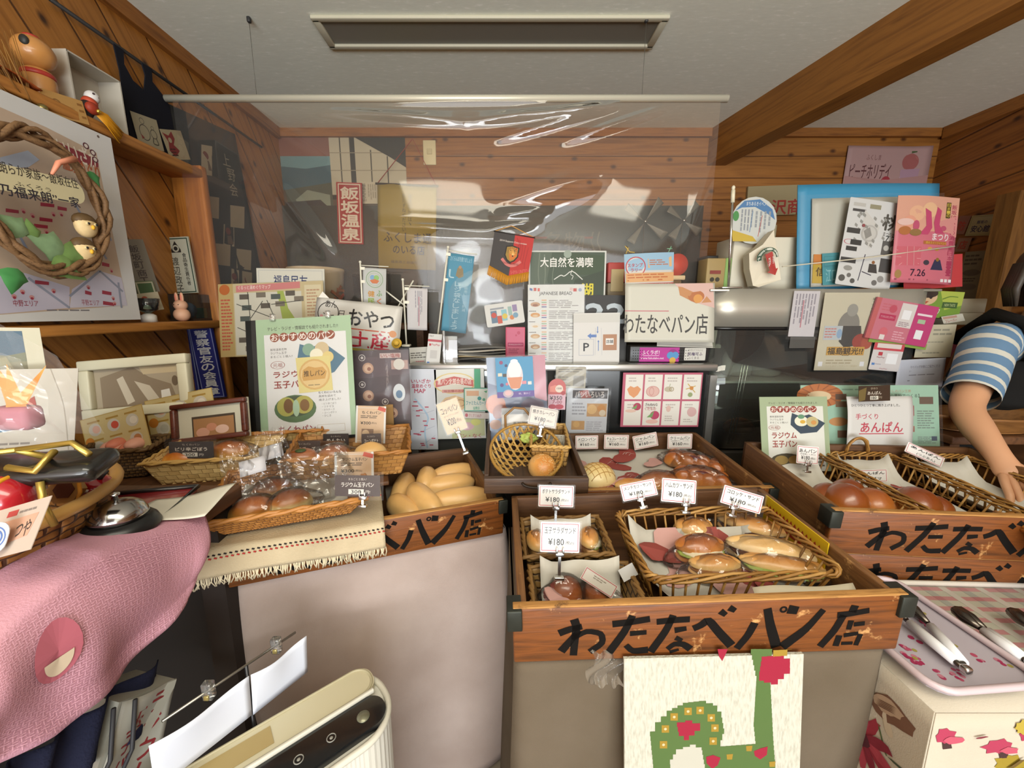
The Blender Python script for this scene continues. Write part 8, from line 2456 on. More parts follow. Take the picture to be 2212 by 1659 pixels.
head = Vector((cx_ - .02, 1.235, 1.455))
SL, EL2, WR2 = Vector((cx_ + .17, 1.30, 1.24)), Vector((cx_ + .225, 1.33, 1.0)), Vector((cx_ + .215, 1.26, .79))
def skin_body(chains, name):
 """one continuous skin grown over a jointed skeleton"""
 me = bpy.data.meshes.new(name)
 vs_, es, rr_ = [], [], []
 keys = {}
 for ch in chains:
  prev = None
  for p, r_ in ch:
   kk = tuple(round(c, 4) for c in p)
   if kk not in keys:
    keys[kk] = len(vs_)
    vs_.append(tuple(p))
    rr_.append(r_)
   i = keys[kk]
   if prev is not None:
    es.append((prev, i))
   prev = i
 me.from_pydata(vs_, es, [])
 o_ = bpy.data.objects.new(name, me)
 COL.objects.link(o_)
 sk = o_.modifiers.new('skin', 'SKIN')
 sk.use_smooth_shade = True
 for i, r_ in enumerate(rr_):
  me.skin_vertices[0].data[i].radius = r_ if isinstance(r_, tuple) else (r_, r_)
  me.skin_vertices[0].data[i].use_root = (i == 0)
 sb = o_.modifiers.new('sub', 'SUBSURF')
 sb.levels = sb.render_levels = 2
 dg = bpy.context.evaluated_depsgraph_get()
 dg.update()
 m2 = bpy.data.meshes.new_from_object(o_.evaluated_get(dg))
 bpy.data.objects.remove(o_)
 m2.name = name
 for p_ in m2.polygons:
  p_.use_smooth = True
 return m2
hd = (WR - EL).normalized()
palm = WR + hd * .05 + Vector((.006, -.004, -.012))
body_ch = [[(pel, (.15, .11)), (Vector((cx_ + .01, 1.41, .98)), (.135, .10)), (chest, (.15, .11)), (Vector((cx_, 1.31, 1.25)), (.10, .075)), (neck, .05), (neck.lerp(head, .45), .046), (head + Vector((0, -.01, -.02)), (.072, .08)), (head + Vector((0, .0, .06)), (.074, .085)), (head + Vector((0, .01, .10)), .05)],
           [(Vector((cx_, 1.31, 1.25)), (.10, .075)), (Vector((SH.x + .06, SH.y + .02, SH.z + .005)), .065), (SH, .055), (SH.lerp(EL, .5), .046), (EL, .041), (EL.lerp(WR, .35), .040), (EL.lerp(WR, .75), .031), (WR, (.027, .022)), (palm, (.034, .016))],
           [(Vector((cx_, 1.31, 1.25)), (.10, .075)), (SL, .055), (SL.lerp(EL2, .5), .046), (EL2, .040), (EL2.lerp(WR2, .4), .037), (WR2, (.027, .022)), (WR2 + Vector((-.003, -.012, -.05)), (.018, .032))]]
for sx in (-1, 1):
 body_ch.append([(pel, (.15, .11)), (pel + Vector((sx * .09, 0, -.10)), .085), (pel + Vector((sx * .10, -.03, -.40)), .058), (pel + Vector((sx * .10, .01, -.60)), .048), (pel + Vector((sx * .10, .03, -.77)), .035), (pel + Vector((sx * .105, -.06, -.795)), (.036, .026))])
side = hd.cross(Vector((0, 0, 1))).normalized()
fing = []
for i, (o_, L1, L2) in enumerate(((-.026, .034, .030), (-.009, .040, .034), (.009, .038, .032), (.025, .030, .026))):
 b0 = palm + side * o_ + hd * .018
 b1 = b0 + hd * L1 + Vector((0, 0, -.012))
 b2 = b1 + hd * (L2 * .35) + Vector((0, 0, -L2 * .85))
 b3 = b2 + Vector((0, .004, -.018))
 fing.append([(palm + side * o_ * .7 - hd * .01, .010), (b0, .0095), (b1, .0088), (b2, .0078), (b3, .0065)])
th0 = WR + hd * .012 - side * .02
fing.append([(th0, .012), (th0 - side * .024 + hd * .028 + Vector((0, 0, -.012)), .010), (th0 - side * .026 + hd * .055 + Vector((0, 0, -.030)), .0085), (th0 - side * .018 + hd * .068 + Vector((0, 0, -.046)), .007)])
hd2, pl2 = Vector((-.05, -.25, -1)).normalized(), WR2 + Vector((-.003, -.012, -.05))
side2 = Vector((0, 1, -.25)).normalized()
for o_, L1 in ((-.026, .034), (-.009, .040), (.009, .038), (.025, .030)):
 b0 = pl2 + side2 * o_ + hd2 * .018
 fing.append([(pl2 + side2 * o_ * .7, .010), (b0, .0095), (b0 + hd2 * L1 + Vector((-.006, 0, 0)), .0088), (b0 + hd2 * L1 * 1.75 + Vector((-.022, 0, 0)), .0075)])
th2 = WR2 + hd2 * .01 + side2 * .02
fing.append([(th2, .012), (th2 - side2 * .040 + hd2 * .03, .010), (th2 - side2 * .048 + hd2 * .055, .008)])
t = thing('person', 'person in a blue striped shirt and black apron reaching into the right crate', 'person', T3(cx_, 1.42, 0))
off_ = T3(-cx_, -1.42, 0)
me = skin_body(body_ch, 'body')
bmx = bmesh.new()
bmx.from_mesh(me)
for ch in fing:
 fm = skin_body([ch], 'finger')
 bmx.from_mesh(fm)
 bpy.data.meshes.remove(fm)
tmp = MB()
tmp.ell(head + Vector((0, -.090, .002)), (.010, .014, .018), SKIN, 12, 8)
for sx in (-1, 1):
 tmp.ell(head + Vector((sx * .078, .0, .01)), (.010, .018, .028), SKIN, 10, 8)
 tmp.ell(head + Vector((sx * .03, -.076, .044)), (.018, .008, .004), SKIN, 10, 6)
tmp.ell(head + Vector((0, -.084, -.035)), (.020, .008, .005), SKIN, 10, 6)
tmp.ell(head + Vector((0, -.083, -.043)), (.017, .008, .006), SKIN, 10, 6)
tme = bpy.data.meshes.new('face')
tme.from_pydata(tmp.v, [], tmp.f)
bmx.from_mesh(tme)
for f in bmx.faces:
 f.smooth = True
bmx.to_mesh(me)
bmx.free()
me.transform(off_)
me.materials.clear()
me.materials.append(SKIN)
o = bpy.data.objects.new('body', me)
COL.objects.link(o)
o.parent = t
def pbuild(mb, name, par=None):
 mb.v = [tuple(off_ @ Vector(p)) for p in mb.v]
 return mb.build(name, par or t)
for sx in (-1, 1):
 mb = MB().ell(head + Vector((sx * .030, -.084, .028)), (.012, .007, .007), mat('#d9d2c8', .3), 12, 8).ell(head + Vector((sx * .030, -.0895, .028)), (.0055, .003, .0055), mat('#241a14', .2), 10, 6)
 pbuild(mb, 'eye')
HAIR = mat('#3a332c', .5, noise_amt=.3, nscale=120)
mb = MB().ell(head + Vector((0, .018, .045)), (.090, .095, .085), HAIR, 26, 16, lambda p, d: (p.x, p.y, p.z * (1 if d.z > -.2 else .95)) if not (d.y < -.55 and d.z < .35) else (p.x * .8, p.y * .75, p.z))
for k in range(30):
 a = PI * (.05 + .9 * k / 29)
 mb.tube([head + Vector((.088 * math.cos(a), .02 + .085 * math.sin(a), .05)), head + Vector((.096 * math.cos(a), .03 + .09 * math.sin(a), -.03)), head + Vector((.085 * math.cos(a), .03 + .085 * math.sin(a), -.085))], [.011, .010, .004], HAIR, 6)
pbuild(mb, 'hair')
SB, SWH = cloth('#5f7c98', 500, .12, .08), cloth('#b9b8ae', 500, .12, .05)
def striped(pts, rad, name, per=3, sub=10, n=26):
 tmp_ = MB()
 Q, R3 = limb(tmp_, pts, rad, SB, n, sub)
 mb_ = MB()
 nv = n
 fs0 = tmp_.f[:(len(Q) - 1) * nv]
 for ring in range(len(Q) - 1):
  fs_ = fs0[ring * nv:(ring + 1) * nv]
  used = sorted(set(i for f in fs_ for i in f))
  mp_ = {u: i for i, u in enumerate(used)}
  m_ = SWH if ring % per == 0 else SB
  mb_.add([tmp_.v[u] for u in used], [tuple(mp_[i] for i in f) for f in fs_], m_, True)
 return pbuild(mb_, name)
e_ = SH.lerp(EL, .80)
striped([Vector((SH.x + .10, SH.y + .03, SH.z + .012)), Vector((SH.x + .05, SH.y + .015, SH.z + .012)), SH + Vector((-.008, 0, .006)), SH.lerp(EL, .45), e_], [.070, .070, .066, .062, .062], 'sleeve', 3, 7)
striped([Vector((SL.x - .08, SL.y + .01, SL.z + .01)), SL, SL.lerp(EL2, .45), SL.lerp(EL2, .8)], [.070, .066, .062, .062], 'sleeve', 3, 8)
mb = MB()
def trunk(u, v, k=1.0, front=False):
 z = .80 + .50 * v
 f = (z - .82) / .5
 cy = 1.44 - .15 * f
 rx = (.175 - .02 * math.sin(PI * f)) * (1 if v < .8 else 1 - .55 * ((v - .8) / .2) ** 2)
 ry = .125 * (1 if v < .8 else 1 - .4 * ((v - .8) / .2) ** 2)
 a = (-PI + 2 * PI * u) if not front else (-PI / 2 - 1.9 + 3.8 * u)
 return (cx_ + .01 + rx * k * math.cos(a), cy + ry * k * math.sin(a), z)
for j in range(30):
 m_ = SWH if j % 3 == 0 else SB
 mb.grid(lambda u, v: trunk(u, (j + v) / 30), 36, 1, m_)
pbuild(mb, 'shirt')
APR = cloth('#1d1c1b', 600, .15, .15)
mb = MB()
mb.grid(lambda u, v: (lambda q: (q[0], q[1], q[2]))(trunk(u, .02 + .80 * v * (1 - .0 * abs(u - .5)), 1.05, True)), 40, 20, APR, thick=.003)
mb.grid(lambda u, v: (cx_ + .02 + (.19 + .05 * v) * math.cos(-PI / 2 - 1.9 + 3.8 * u), 1.44 + (.135 + .05 * v) * math.sin(-PI / 2 - 1.9 + 3.8 * u), .82 - .45 * v), 40, 10, APR, thick=.003)
for sx in (-1, 1):
 mb.tube([Vector((cx_ + sx * .11, 1.19, 1.20)), Vector((cx_ + sx * .115, 1.22, 1.31)), Vector((cx_ + sx * .10, 1.33, 1.345)), Vector((cx_ + sx * .08, 1.45, 1.25))], .022, APR, 10)
pbuild(mb, 'apron')
TRS = cloth('#2a2a30', 500, .12, .1)
mb = MB()
for sx in (-1, 1):
 limb(mb, [pel + Vector((sx * .075, 0, -.02)), pel + Vector((sx * .10, -.03, -.40)), pel + Vector((sx * .10, .02, -.74))], [.115, .078, .06], TRS, 18, 8)
pbuild(mb, 'trousers')
for sx in (-1, 1):
 mb = MB().rbox(pel + Vector((sx * .105, -.04, -.782)), (.085, .21, .07), .03, mat('#2a2320', .5), 3)
 pbuild(mb, 'shoe')
p = V(2120, 1000, Y=1.20)
t = thing('wooden_tray', 'shallow brown wooden tray behind the narrow baskets, under the reaching hand', 'tray', T3(p.x - .02, 1.21, .985))
mb = MB().grid(lambda u, v: ((.20 - .06 * (1 - v)) * math.cos(2 * PI * u), (.10 - .03 * (1 - v)) * math.sin(2 * PI * u), .05 * v), 40, 6, wood('#7d5428', '#5f3c18', 'x', 12), thick=.005)
mb.build('tray_wall', t)
MB().lathe([(0, 0), (.145, 0), (.145, .004), (0, .004)], wood('#7d5428', '#5f3c18', 'x', 12), 30, sy=.5).build('tray_base', t)
t = thing('back_table', 'dark low table behind the right crate carrying the wooden tray', 'table', T3(p.x - .02, 1.21, 0))
MB().rbox((0, -.02, .968), (.36, .13, .026), .004, WDT).build('table_top', t)
for sx in (-.17, .17):
 MB().box((sx * .9, -.02, .478), (.03, .10, .95), WDT).build('leg', t)
RG = [('r', .1, .13, .93, 1, '#d0cfc6'), ('t', 'テレビ・ラジオ・情報誌でも紹介されました', .13, .07, .85, .10, '#4a463c', .004)]
for i, ch in enumerate('おすすめのパン'):
 RG += [('c', .2 + .098 * i, .17, .048, '#8a3a30'), ('t', ch, .2 + .098 * i - .034, .142, .2 + .098 * i + .034, .198, '#e6dacc', .012)]
RG += [('t', '飯坂温泉名物', .14, .255, .34, .28, '#3a332c'), ('t', 'ラジウム玉子', .14, .295, .34, .32, '#3a332c'), ('t', 'まるごと１個入!!', .14, .335, .4, .36, '#3a332c'), ('e', .2, .415, .085, .08, '#8e3a30', .036), ('t', '元祖', .14, .395, .26, .435, '#8e3a30'),
       ('p', [(.45, .3), (.47, .22), (.6, .27), (.72, .24), (.95, .36), (.82, .48), (.58, .5), (.44, .38)], '#33404f'), ('c', .6, .33, .1, '#d9d6c0', .07), ('c', .62, .34, .04, '#c9a03c', .025), ('c', .76, .34, .09, '#b5a878', .07), ('c', .78, .35, .04, '#c08a4a', .03), ('c', .6, .27, .05, '#5f8a6a', .03),
       ('t', 'ラジウム', .16, .48, .52, .56, '#8e2f28', .02), ('t', '玉子パン', .16, .59, .52, .68, '#8e2f28', .02), ('c', .36, .86, .24, '#4a4230', .10), ('c', .28, .85, .1, '#9a8048', .06), ('c', .48, .85, .1, '#8a6a34', .06), ('l', .75, .76, .92, .95, 4, '#5a534c')]
sheet('bread_poster', 'small green-edged recommended bread poster in the left of the right crate', 'poster', (1636, 858, 1779, 856, 1803, 1018, 1652, 1018), 1.075, RG, '#97a583', 14, 0, thick=.0015)
sheet('handmade_bun_sign', 'white sheet with red lettering for handmade bean buns in the right crate', 'sign', (1824, 857, 1958, 855, 1978, 1005, 1830, 1005), 1.10, [
 ('t', 'ひとつひとつ丁寧に焼き上げました。', .06, .11, .80, .15, '#3a3634', .006), ('t', '手づくり', .12, .25, .46, .33, '#b5485a', .012), ('t', 'あんぱん', .20, .37, .84, .52, '#b03a4c', .015), ('r', .18, .535, .86, .548, '#b03a4c'), ('t', '（ゆず入り）', .36, .76, .62, .81, '#3a3634', .006), ('t', '★こしあん', .14, .80, .42, .86, '#3a3634', .006), ('t', '★つぶあん', .16, .87, .44, .93, '#3a3634', .006), ('t', '★うぐいす', .18, .94, .46, 1.0, '#3a3634', .006)], '#c9c6c2', 12, bend=lambda u, v: .012 * math.sin(v * 3 + .5) * (1 - v))
GP = [('l', .3, .04, .6, .08, 1, '#6a8a78'), ('c', .14, .14, .17, '#a8602c', .16), ('c', .13, .15, .09, '#c9b08a', .07)]
for i in range(14):
 a = 2 * PI * i / 14
 GP.append(('s', [(.14 + .08 * math.cos(a), .14 + .08 * math.sin(a)), (.14 + .165 * math.cos(a + .2), .14 + .155 * math.sin(a + .2))], .003, .004, '#8a4a1e'))
GP += [('r', .25, .12, .33, .2, '#5a4030'), ('r', .25, .22, .33, .30, '#77583c'), ('c', .27, .5, .07, '#b07a44', .06), ('r', .26, .62, .34, .72, '#6a4a30'), ('c', .28, .92, .06, '#b58a54', .05), ('t', 'いしのパン工房', .64, .06, .80, .10, '#a06a54'), ('t', '【国産小麦粉でつくる】', .58, .12, .86, .17, '#3a4a40', .01), ('l', .56, .2, .8, .26, 2, '#5a6a60'), ('r', .86, .16, .96, .26, '#5a4638'), ('r', .74, .28, .82, .42, '#8a3f44'), ('l', .84, .34, .98, .6, 8, '#6a7a70'), ('r', .74, .56, .82, .64, '#8a5a4c'), ('l', .84, .7, .98, .8, 5, '#6a7a70'), ('r', .94, .7, .98, .76, '#3f4a5a'), ('r', .76, .84, .96, .96, '#8a7a60')]
sheet('green_bread_board', 'wide mint green laminated bread board at the back of the right crate', 'board', (1724, 832, 2018, 832, 2040, 990, 1738, 990), 1.135, GP, '#8db09a', 12, thick=.0015, sleeve=.006)
M, w, h = frame((1850, 834, 1918, 832, 1928, 865, 1860, 868), 1.09, 8)
s = Sheet(w, h, rough=.25)
s.base('#3a2c20', .001)
s.draw([('p', [(.0, .3), (.25, .1), (.2, .9), (0, 1)], '#6a5a34'), ('t', '手作り', .38, .12, .6, .26, '#a89a84'), ('t', 'あんぱん', .28, .36, .72, .58, '#c9beb0', .014), ('r', .36, .66, .62, .9, '#c9c2b4'), ('t', '180', .39, .69, .56, .87, BLK, .01), ('t', '円!', .64, .7, .74, .85, '#a89a84')])
solo(s.mb, 'brown_bun_sign', 'small dark brown price sign clipped on top of the handmade bun sheet', 'price card', M)
# ------------------------------------------------------------------ right front table with trays and tongs
TZ = .762
tx0, tx1, ty0, ty1 = .655, 1.30, .492, .735
t = thing('right_table', 'small table at the right front under a floral cloth', 'table', T3((tx0 + tx1) / 2, (ty0 + ty1) / 2, 0))
MB().rbox((0, 0, TZ - .014), (tx1 - tx0, ty1 - ty0, .024), .004, WDT).build('table_top', t)
for sx in (-1, 1):
 for sy in (-1, 1):
  MB().box((sx * .30, sy * .11, (TZ - .026) / 2), (.04, .04, TZ - .028), WDT).build('leg', t)
LIN = cloth('#b5ac9c', 500, .2, .06, hex2='#a79d8c')
def flor(u, v, skirt):
 """skirt 0: front, 1: left side; both meet along the flared corner"""
 d = v
 c_ = max(0, 1 - u / .18) ** 2 * (3 - 2 * max(0, 1 - u / .18))
 cor = Vector((tx0 - .010 - .10 * d, ty0 - .012 - .09 * d))
 if skirt == 0:
  w_ = .018 * math.sin(u * 13 + 1) + .012 * math.sin(u * 31)
  p_ = Vector((tx0 - .010 + (tx1 - tx0 + .010) * u, ty0 - .012 - (.05 + w_) * d))
 else:
  w_ = .02 * math.sin(u * 9 + 2)
  p_ = Vector((tx0 - .010 - (.05 + w_) * d, ty0 - .012 + (ty1 - ty0 + .012) * u))
 p_ = p_.lerp(cor, c_)
 return (p_.x, p_.y, TZ + .003 - .68 * d)
mb = MB()
mb.grid(lambda u, v: flor(u, v, 0), 60, 24, LIN, thick=.0015)
mb.grid(lambda u, v: flor(1 - u, v, 1), 30, 24, LIN, thick=.0015)
mb.grid(lambda u, v: (tx0 - .010 + (tx1 - tx0 + .01) * u, ty0 - .012 + (ty1 - ty0 + .01) * v, TZ + .003), 4, 4, LIN, thick=.0015)
fc = solo(mb, 'floral_tablecloth', 'cream cloth printed with red flowers, mushrooms and yellow leaves on the right front table', 'tablecloth')
g = random.Random(77)
def blob(mb_, skirt, cu, cv, ru, rv, col, n=14, jag=.25, lay=1, rot_=0):
 f_ = (lambda u, v: flor(u, v, skirt))
 e = 1e-3
 def at(u, v):
  u, v = min(.999, max(0.001, u)), min(1, max(0, v))
  p_ = Vector(f_(u, v))
  nn = (Vector(f_(min(1, u + e), v)) - p_).cross(Vector(f_(u, min(1, v + e))) - p_)
  nn = nn.normalized() if nn.length > 0 else Vector((0, -1, 0))
  if (skirt == 0 and nn.y > 0) or (skirt == 1 and nn.x > 0):
   nn = -nn
  return p_ + nn * (.0016 + .0006 * lay)
 pts = []
 for i in range(n):
  a = 2 * PI * i / n
  k = 1 + jag * (1 if i % 2 else -1) * .6 + g.uniform(-.1, .1)
  x, y = ru * k * math.cos(a), rv * k * math.sin(a)
  pts.append(at(cu + (x * math.cos(rot_) - y * math.sin(rot_)) / (.645 if skirt == 0 else .243), cv + (x * math.sin(rot_) + y * math.cos(rot_)) / .68))
 mb_.add([at(cu, cv)] + pts, [(0, 1 + i, 1 + (i + 1) % n) for i in range(n)], mat(col, .9))
mb = MB()
REDF = ('#8f2a38', '#a03a48', '#7a2030')
for (u, v, k) in ((.72, .27, 1.1), (.32, .22, 1.2), (.52, .42, 1.2), (.16, .40, 1.0), (.85, .50, 1.1), (.4, .62, 1.3), (.9, .12, .7)):
 for i in range(13):
  a = 2 * PI * i / 13 + g.uniform(-.2, .2)
  blob(mb, 1, u + k * .026 * math.cos(a) / .243, v + k * .026 * math.sin(a) / .68, k * .020, k * .007, REDF[i % 3], 12, .12, 1 + i % 3, a)
 blob(mb, 1, u, v, k * .013, k * .011, '#4a1a24', 10, .1, 4)
for (u, v, r_) in ((.55, .08, .3), (.80, .12, -.4), (.22, .09, .5), (.62, .16, .2)):
 blob(mb, 1, u, v, .030, .020, '#6a4a38', 18, .04, 1, r_)
 blob(mb, 1, u + .01, v - .006, .022, .013, '#a38a72', 18, .06, 2, r_)
 blob(mb, 1, u - .02, v + .034, .007, .018, '#b8aa94', 12, .04, 1, r_)
 for q_ in range(5):
  blob(mb, 1, u + .01, v - .012 + .004 * q_, .017, .0007, '#5a3a2a', 6, 0, 3, r_)
for i in range(26):
 blob(mb, 1, g.uniform(.08, .92), g.uniform(.04, .8), .022, .0018, ('#4a5a34', '#3f4a38')[i % 2], 8, .1, 1, g.uniform(0, 3))
for (u, v) in ((.07, .05), (.16, .08), (.10, .17), (.05, .24), (.15, .28), (.22, .05)):
 blob(mb, 0, u, v, .015, .012, '#98304a', 14, .2, 1)
 blob(mb, 0, u + .02, v + .01, .012, .006, '#a8485a', 10, .15, 2)
 blob(mb, 0, u + .01, v + .022, .008, .007, '#3a2422', 4, 0, 1, .6)
for i in range(170):
 u, v = g.uniform(.10, .95), g.uniform(.02, .8)
 if u > .14 + .08 * math.sin(v * 20) or v > .5:
  blob(mb, 0, u, v, g.uniform(.012, .026), g.uniform(.010, .020), ('#978428', '#8a7620', '#a08c34', '#7d6a1e')[i % 4], 18, .18, 1 + i % 3, g.uniform(0, 3))
for i in range(130):
 u, v = g.uniform(.13, .95), g.uniform(.03, .8)
 blob(mb, 0, u, v, g.uniform(.005, .018), g.uniform(.0012, .004), ('#4a3a1c', '#5f4a1e', '#8f8a74', '#6a2630')[i % 4], 9, .2, 5, g.uniform(0, 3))
mb.build('flower_pattern', fc)
def tray(label, M, w_, d_, base, els, rimc):
 t_ = thing('tong_tray', label, 'tray', M)
 s_ = Sheet(w_, d_, rough=.3)
 s_.base(base, .003, .03)
 s_.draw(els)
 o_ = s_.mb.build('printed_plate', t_)
 o_.matrix_local = T3(0, 0, .004) @ Matrix.Rotation(-PI / 2, 4, 'X')
 pts_ = [p_ + Vector((0, 0, .010)) for p_ in rrect(w_, d_, .03)]
 MB().tube(pts_, .0055, mat(rimc, .3), 8, True).build('rolled_rim', t_)
 return t_
pc = V(2095, 1345, Z=TZ + .02)
GE = [('r', .0, .0, 1, 1, '#bfbdac')]
for i in range(8):
 GE.append(('r', .0, .02 + .125 * i, 1, .07 + .125 * i, '#c28a8a'))
for i in range(9):
 GE.append(('r', .03 + .112 * i, .0, .075 + .112 * i, 1, '#cbc4b8' if i % 2 else '#a9aaa0'))
for i in range(8):
 for j in range(9):
  if j % 2 == 0:
   GE.append(('r', .03 + .112 * j, .02 + .125 * i, .075 + .112 * j, .07 + .125 * i, '#b57a7c'))
tray('pink gingham tray, farther of the two tong trays', T3(.965, .622, TZ + .012) @ rot(R_(-2)), .34, .225, '#bfbdac', GE, '#c4bdb4')
FE = []
g = random.Random(21)
for i in range(26):
 u, v = g.uniform(.08, .92), g.uniform(.1, .9)
 for k in range(4):
  FE.append(('c', u + g.uniform(-.02, .02), v + g.uniform(-.03, .03), g.uniform(.012, .026), ('#a83058', '#b8506c', '#c47a8c')[k % 3]))
 if i % 3 == 0:
  FE.append(('c', u + .05, v + .03, .02, '#a3984c'))
tray('white tray printed with magenta petals, nearer of the two tong trays', T3(.735, .608, TZ + .026) @ rot(R_(2), R_(1), R_(-3)), .17, .235, '#bdb4bd', FE, '#b9a8ac')
def tongs(label, a, b, spread, n_=1):
 """a: handle hinge end, b: tip end"""
 t_ = thing('tongs', label, 'tongs', T3(a))
 d_ = b - a
 sd = Vector((-d_.y, d_.x, 0)).normalized() * spread
 up_ = Vector((0, 0, .006))
 DKS = mat('#5a544e', .25, .9)
 WHP = mat('#d2d2d4', .3)
 for s_ in (-1, 1):
  j = d_ * .58 + sd * s_
  mb_ = MB()
  mb_.tube([Vector((0, 0, .004)), d_ * .08 + sd * s_ * .3 + up_, j + up_], [.004, .0045, .004], DKS, 8)
  mb_.build('arm', t_)
  mb_ = MB()
  mb_.tube([d_ * .07 + sd * s_ * .28 + up_, d_ * .30 + sd * s_ * .62 + up_, d_ * .54 + sd * s_ * .95 + up_], [.0075, .0085, .007], WHP, 10)
  mb_.build('white_grip', t_)
  mb_ = MB()
  q_ = [j + up_, d_ * .78 + sd * s_ * 1.0 + up_, d_ * .93 + sd * s_ * .7 + up_, d_ + sd * s_ * .35 + Vector((0, 0, .002))]
  mb_.tube(q_, [.004, .010, .009, .003], DKS, 10)
  mb_.build('dark_tip', t_)
 MB().rbox((0, 0, .005), (.012, .012, .012), .003, STEEL).build('hinge', t_)
 return t_
zt = TZ + .038
tongs('white-handled tongs lying open on the magenta petal tray', V(2085, 1452, Z=zt), V(1920, 1290, Z=zt), .016)
tongs('tongs with dark tips on the pink gingham tray, right of the open pair', V(2225, 1440, Z=zt), V(2058, 1318, Z=zt), .004)
tongs('dark-tipped tongs at the right picture edge on the gingham tray', V(2330, 1440, Z=zt), V(2180, 1322, Z=zt), .004)
p = V(2212, 1190, Y=.72)
woven('wicker_basket', 'corner of a brown flat basket at the right picture edge', T3(p.x + .09, .66, .872) @ rot(R_(-20)), .24, .16, .05, .02, weave('#a8763e', '#8f5f2c', '#57371a'), RATR, 20, 5, .006, .0014)
MBX = thing('basket_riser', 'dark block under the basket at the right picture edge', 'block', T3(p.x + .09, .66, TZ + .004))
MB().rbox((0, 0, .052), (.10, .08, .098), .003, WDT).build('block_body', MBX)
# ------------------------------------------------------------------ front middle: knitted hanging, air purifier
M, w, h = frame((1331, 1425, 1749, 1411, 1712, 1760, 1366, 1766), .515, 6)
t = thing('knitted_hanging', 'white knitted hanging with a green peacock and red hearts below the nearest crate', 'wall hanging', M)
s = Sheet(w, h, None, rough=.95)
KN, nt_, b_k = base_mat('knit_white')
b_k.inputs['Roughness'].default_value = .95
tc = N(nt_, 'ShaderNodeTexCoord')
mp = N(nt_, 'ShaderNodeMapping')
mp.inputs['Scale'].default_value = (260, 260, 60)
nt_.links.new(tc.outputs['Object'], mp.inputs[0])
no = N(nt_, 'ShaderNodeTexNoise')
no.inputs['Scale'].default_value = 1
no.inputs['Detail'].default_value = 2
nt_.links.new(mp.outputs[0], no.inputs['Vector'])
rk = ramp(nt_, [(.3, '#a09e90'), (.55, '#b4b2a5')])
nt_.links.new(no.outputs[0], rk.inputs[0])
nt_.links.new(rk.outputs[0], b_k.inputs['Base Color'])
bp = N(nt_, 'ShaderNodeBump')
bp.inputs['Strength'].default_value = .8
bp.inputs['Distance'].default_value = .003
nt_.links.new(no.outputs[0], bp.inputs['Height'])
nt_.links.new(bp.outputs[0], b_k.inputs['Normal'])
s.base(KN, .005)
U = uvf(M, w, h)
GRN, CRM, YEL = '#55703a', '#a01c38', '#a3842c'
def kp(col, pts):
 small = max(p[0] for p in pts) - min(p[0] for p in pts) < 40
 pts = [U(*p) for p in pts]
 out = []
 for a, b2 in zip(pts, pts[1:] + pts[:1]):
  n_ = max(1, int(max(abs(a[0] - b2[0]) * w, abs(a[1] - b2[1]) * h) / .008))
  if small:
   out.append(a)
   continue
  for i in range(n_):
   f, f2 = i / n_, (i + 1) / n_
   out.append((a[0] + (b2[0] - a[0]) * f, a[1] + (b2[1] - a[1]) * f))
   out.append((a[0] + (b2[0] - a[0]) * f2, a[1] + (b2[1] - a[1]) * f))
 s.poly(out, col)
kp(GRN, [(1622, 1402), (1668, 1402), (1664, 1480), (1670, 1600), (1676, 1680), (1640, 1680), (1628, 1560), (1634, 1460)])
kp(GRN, [(1404, 1580), (1415, 1560), (1440, 1535), (1475, 1518), (1510, 1514), (1540, 1524), (1558, 1550), (1564, 1585), (1556, 1612), (1635, 1606), (1650, 1640), (1690, 1700), (1690, 1760), (1420, 1760), (1410, 1640)])
kp('#c4c2b4', [(1447, 1640), (1460, 1618), (1490, 1608), (1515, 1620), (1520, 1650), (1530, 1700), (1530, 1760), (1455, 1760)])
kp(CRM, [(1645, 1418), (1680, 1415), (1706, 1430), (1706, 1455), (1680, 1478), (1650, 1470), (1640, 1450)])
kp(CRM, [(1462, 1560), (1480, 1556), (1495, 1562), (1512, 1556), (1512, 1578), (1488, 1598), (1466, 1580)])
kp(CRM, [(1525, 1634), (1540, 1630), (1556, 1636), (1550, 1652), (1538, 1660), (1526, 1648)])
kp(CRM, [(1628, 1622), (1642, 1616), (1658, 1612), (1656, 1630), (1642, 1640), (1630, 1632)])
kp(CRM, [(1550, 1402), (1572, 1402), (1566, 1416), (1560, 1428), (1553, 1418)])
for x, y in ((1433, 1608), (1437, 1574), (1456, 1548), (1486, 1536), (1512, 1534), (1536, 1550), (1544, 1572), (1540, 1600)):
 kp(YEL, [(x - 8, y - 8), (x + 8, y - 8), (x + 8, y + 8), (x - 8, y + 8)])
 c = U(x, y)
 s.circ(c[0], c[1], .008, '#cfc49a')
kp(YEL, [(1670, 1404), (1710, 1402), (1700, 1416), (1672, 1418)])
for x, y in ((1618, 1616), (1576, 1634), (1668, 1650)):
 kp(YEL, [(x - 7, y - 5), (x + 7, y - 6), (x + 5, y + 6), (x - 6, y + 6)])
s.mb.build('knitted_panel', t)
mb = MB()
g = random.Random(3)
def scrap(u, v):
 p_ = V(1275 + 70 * u + 10 * math.sin(v * 7), 1408 + 75 * v, Y=.535 - .012 * math.sin(u * 5 + v * 4))
 return (p_.x, p_.y + .004 * math.sin(u * 17 + v * 13), p_.z)
mb.grid(scrap, 20, 20, BAGC)
solo(mb, 'plastic_bag_end', 'crinkled clear plastic bag end hanging beside the knitted hanging', 'plastic bag')
WHT = mat('#c6c2b4', .4)
ZP = .64
pa, pb_ = V(690, 1540, Z=ZP), V(838, 1478, Z=ZP)
yawp = 40
Lp, Dp = .42, .150
ce = V(802, 1500, Z=ZP)
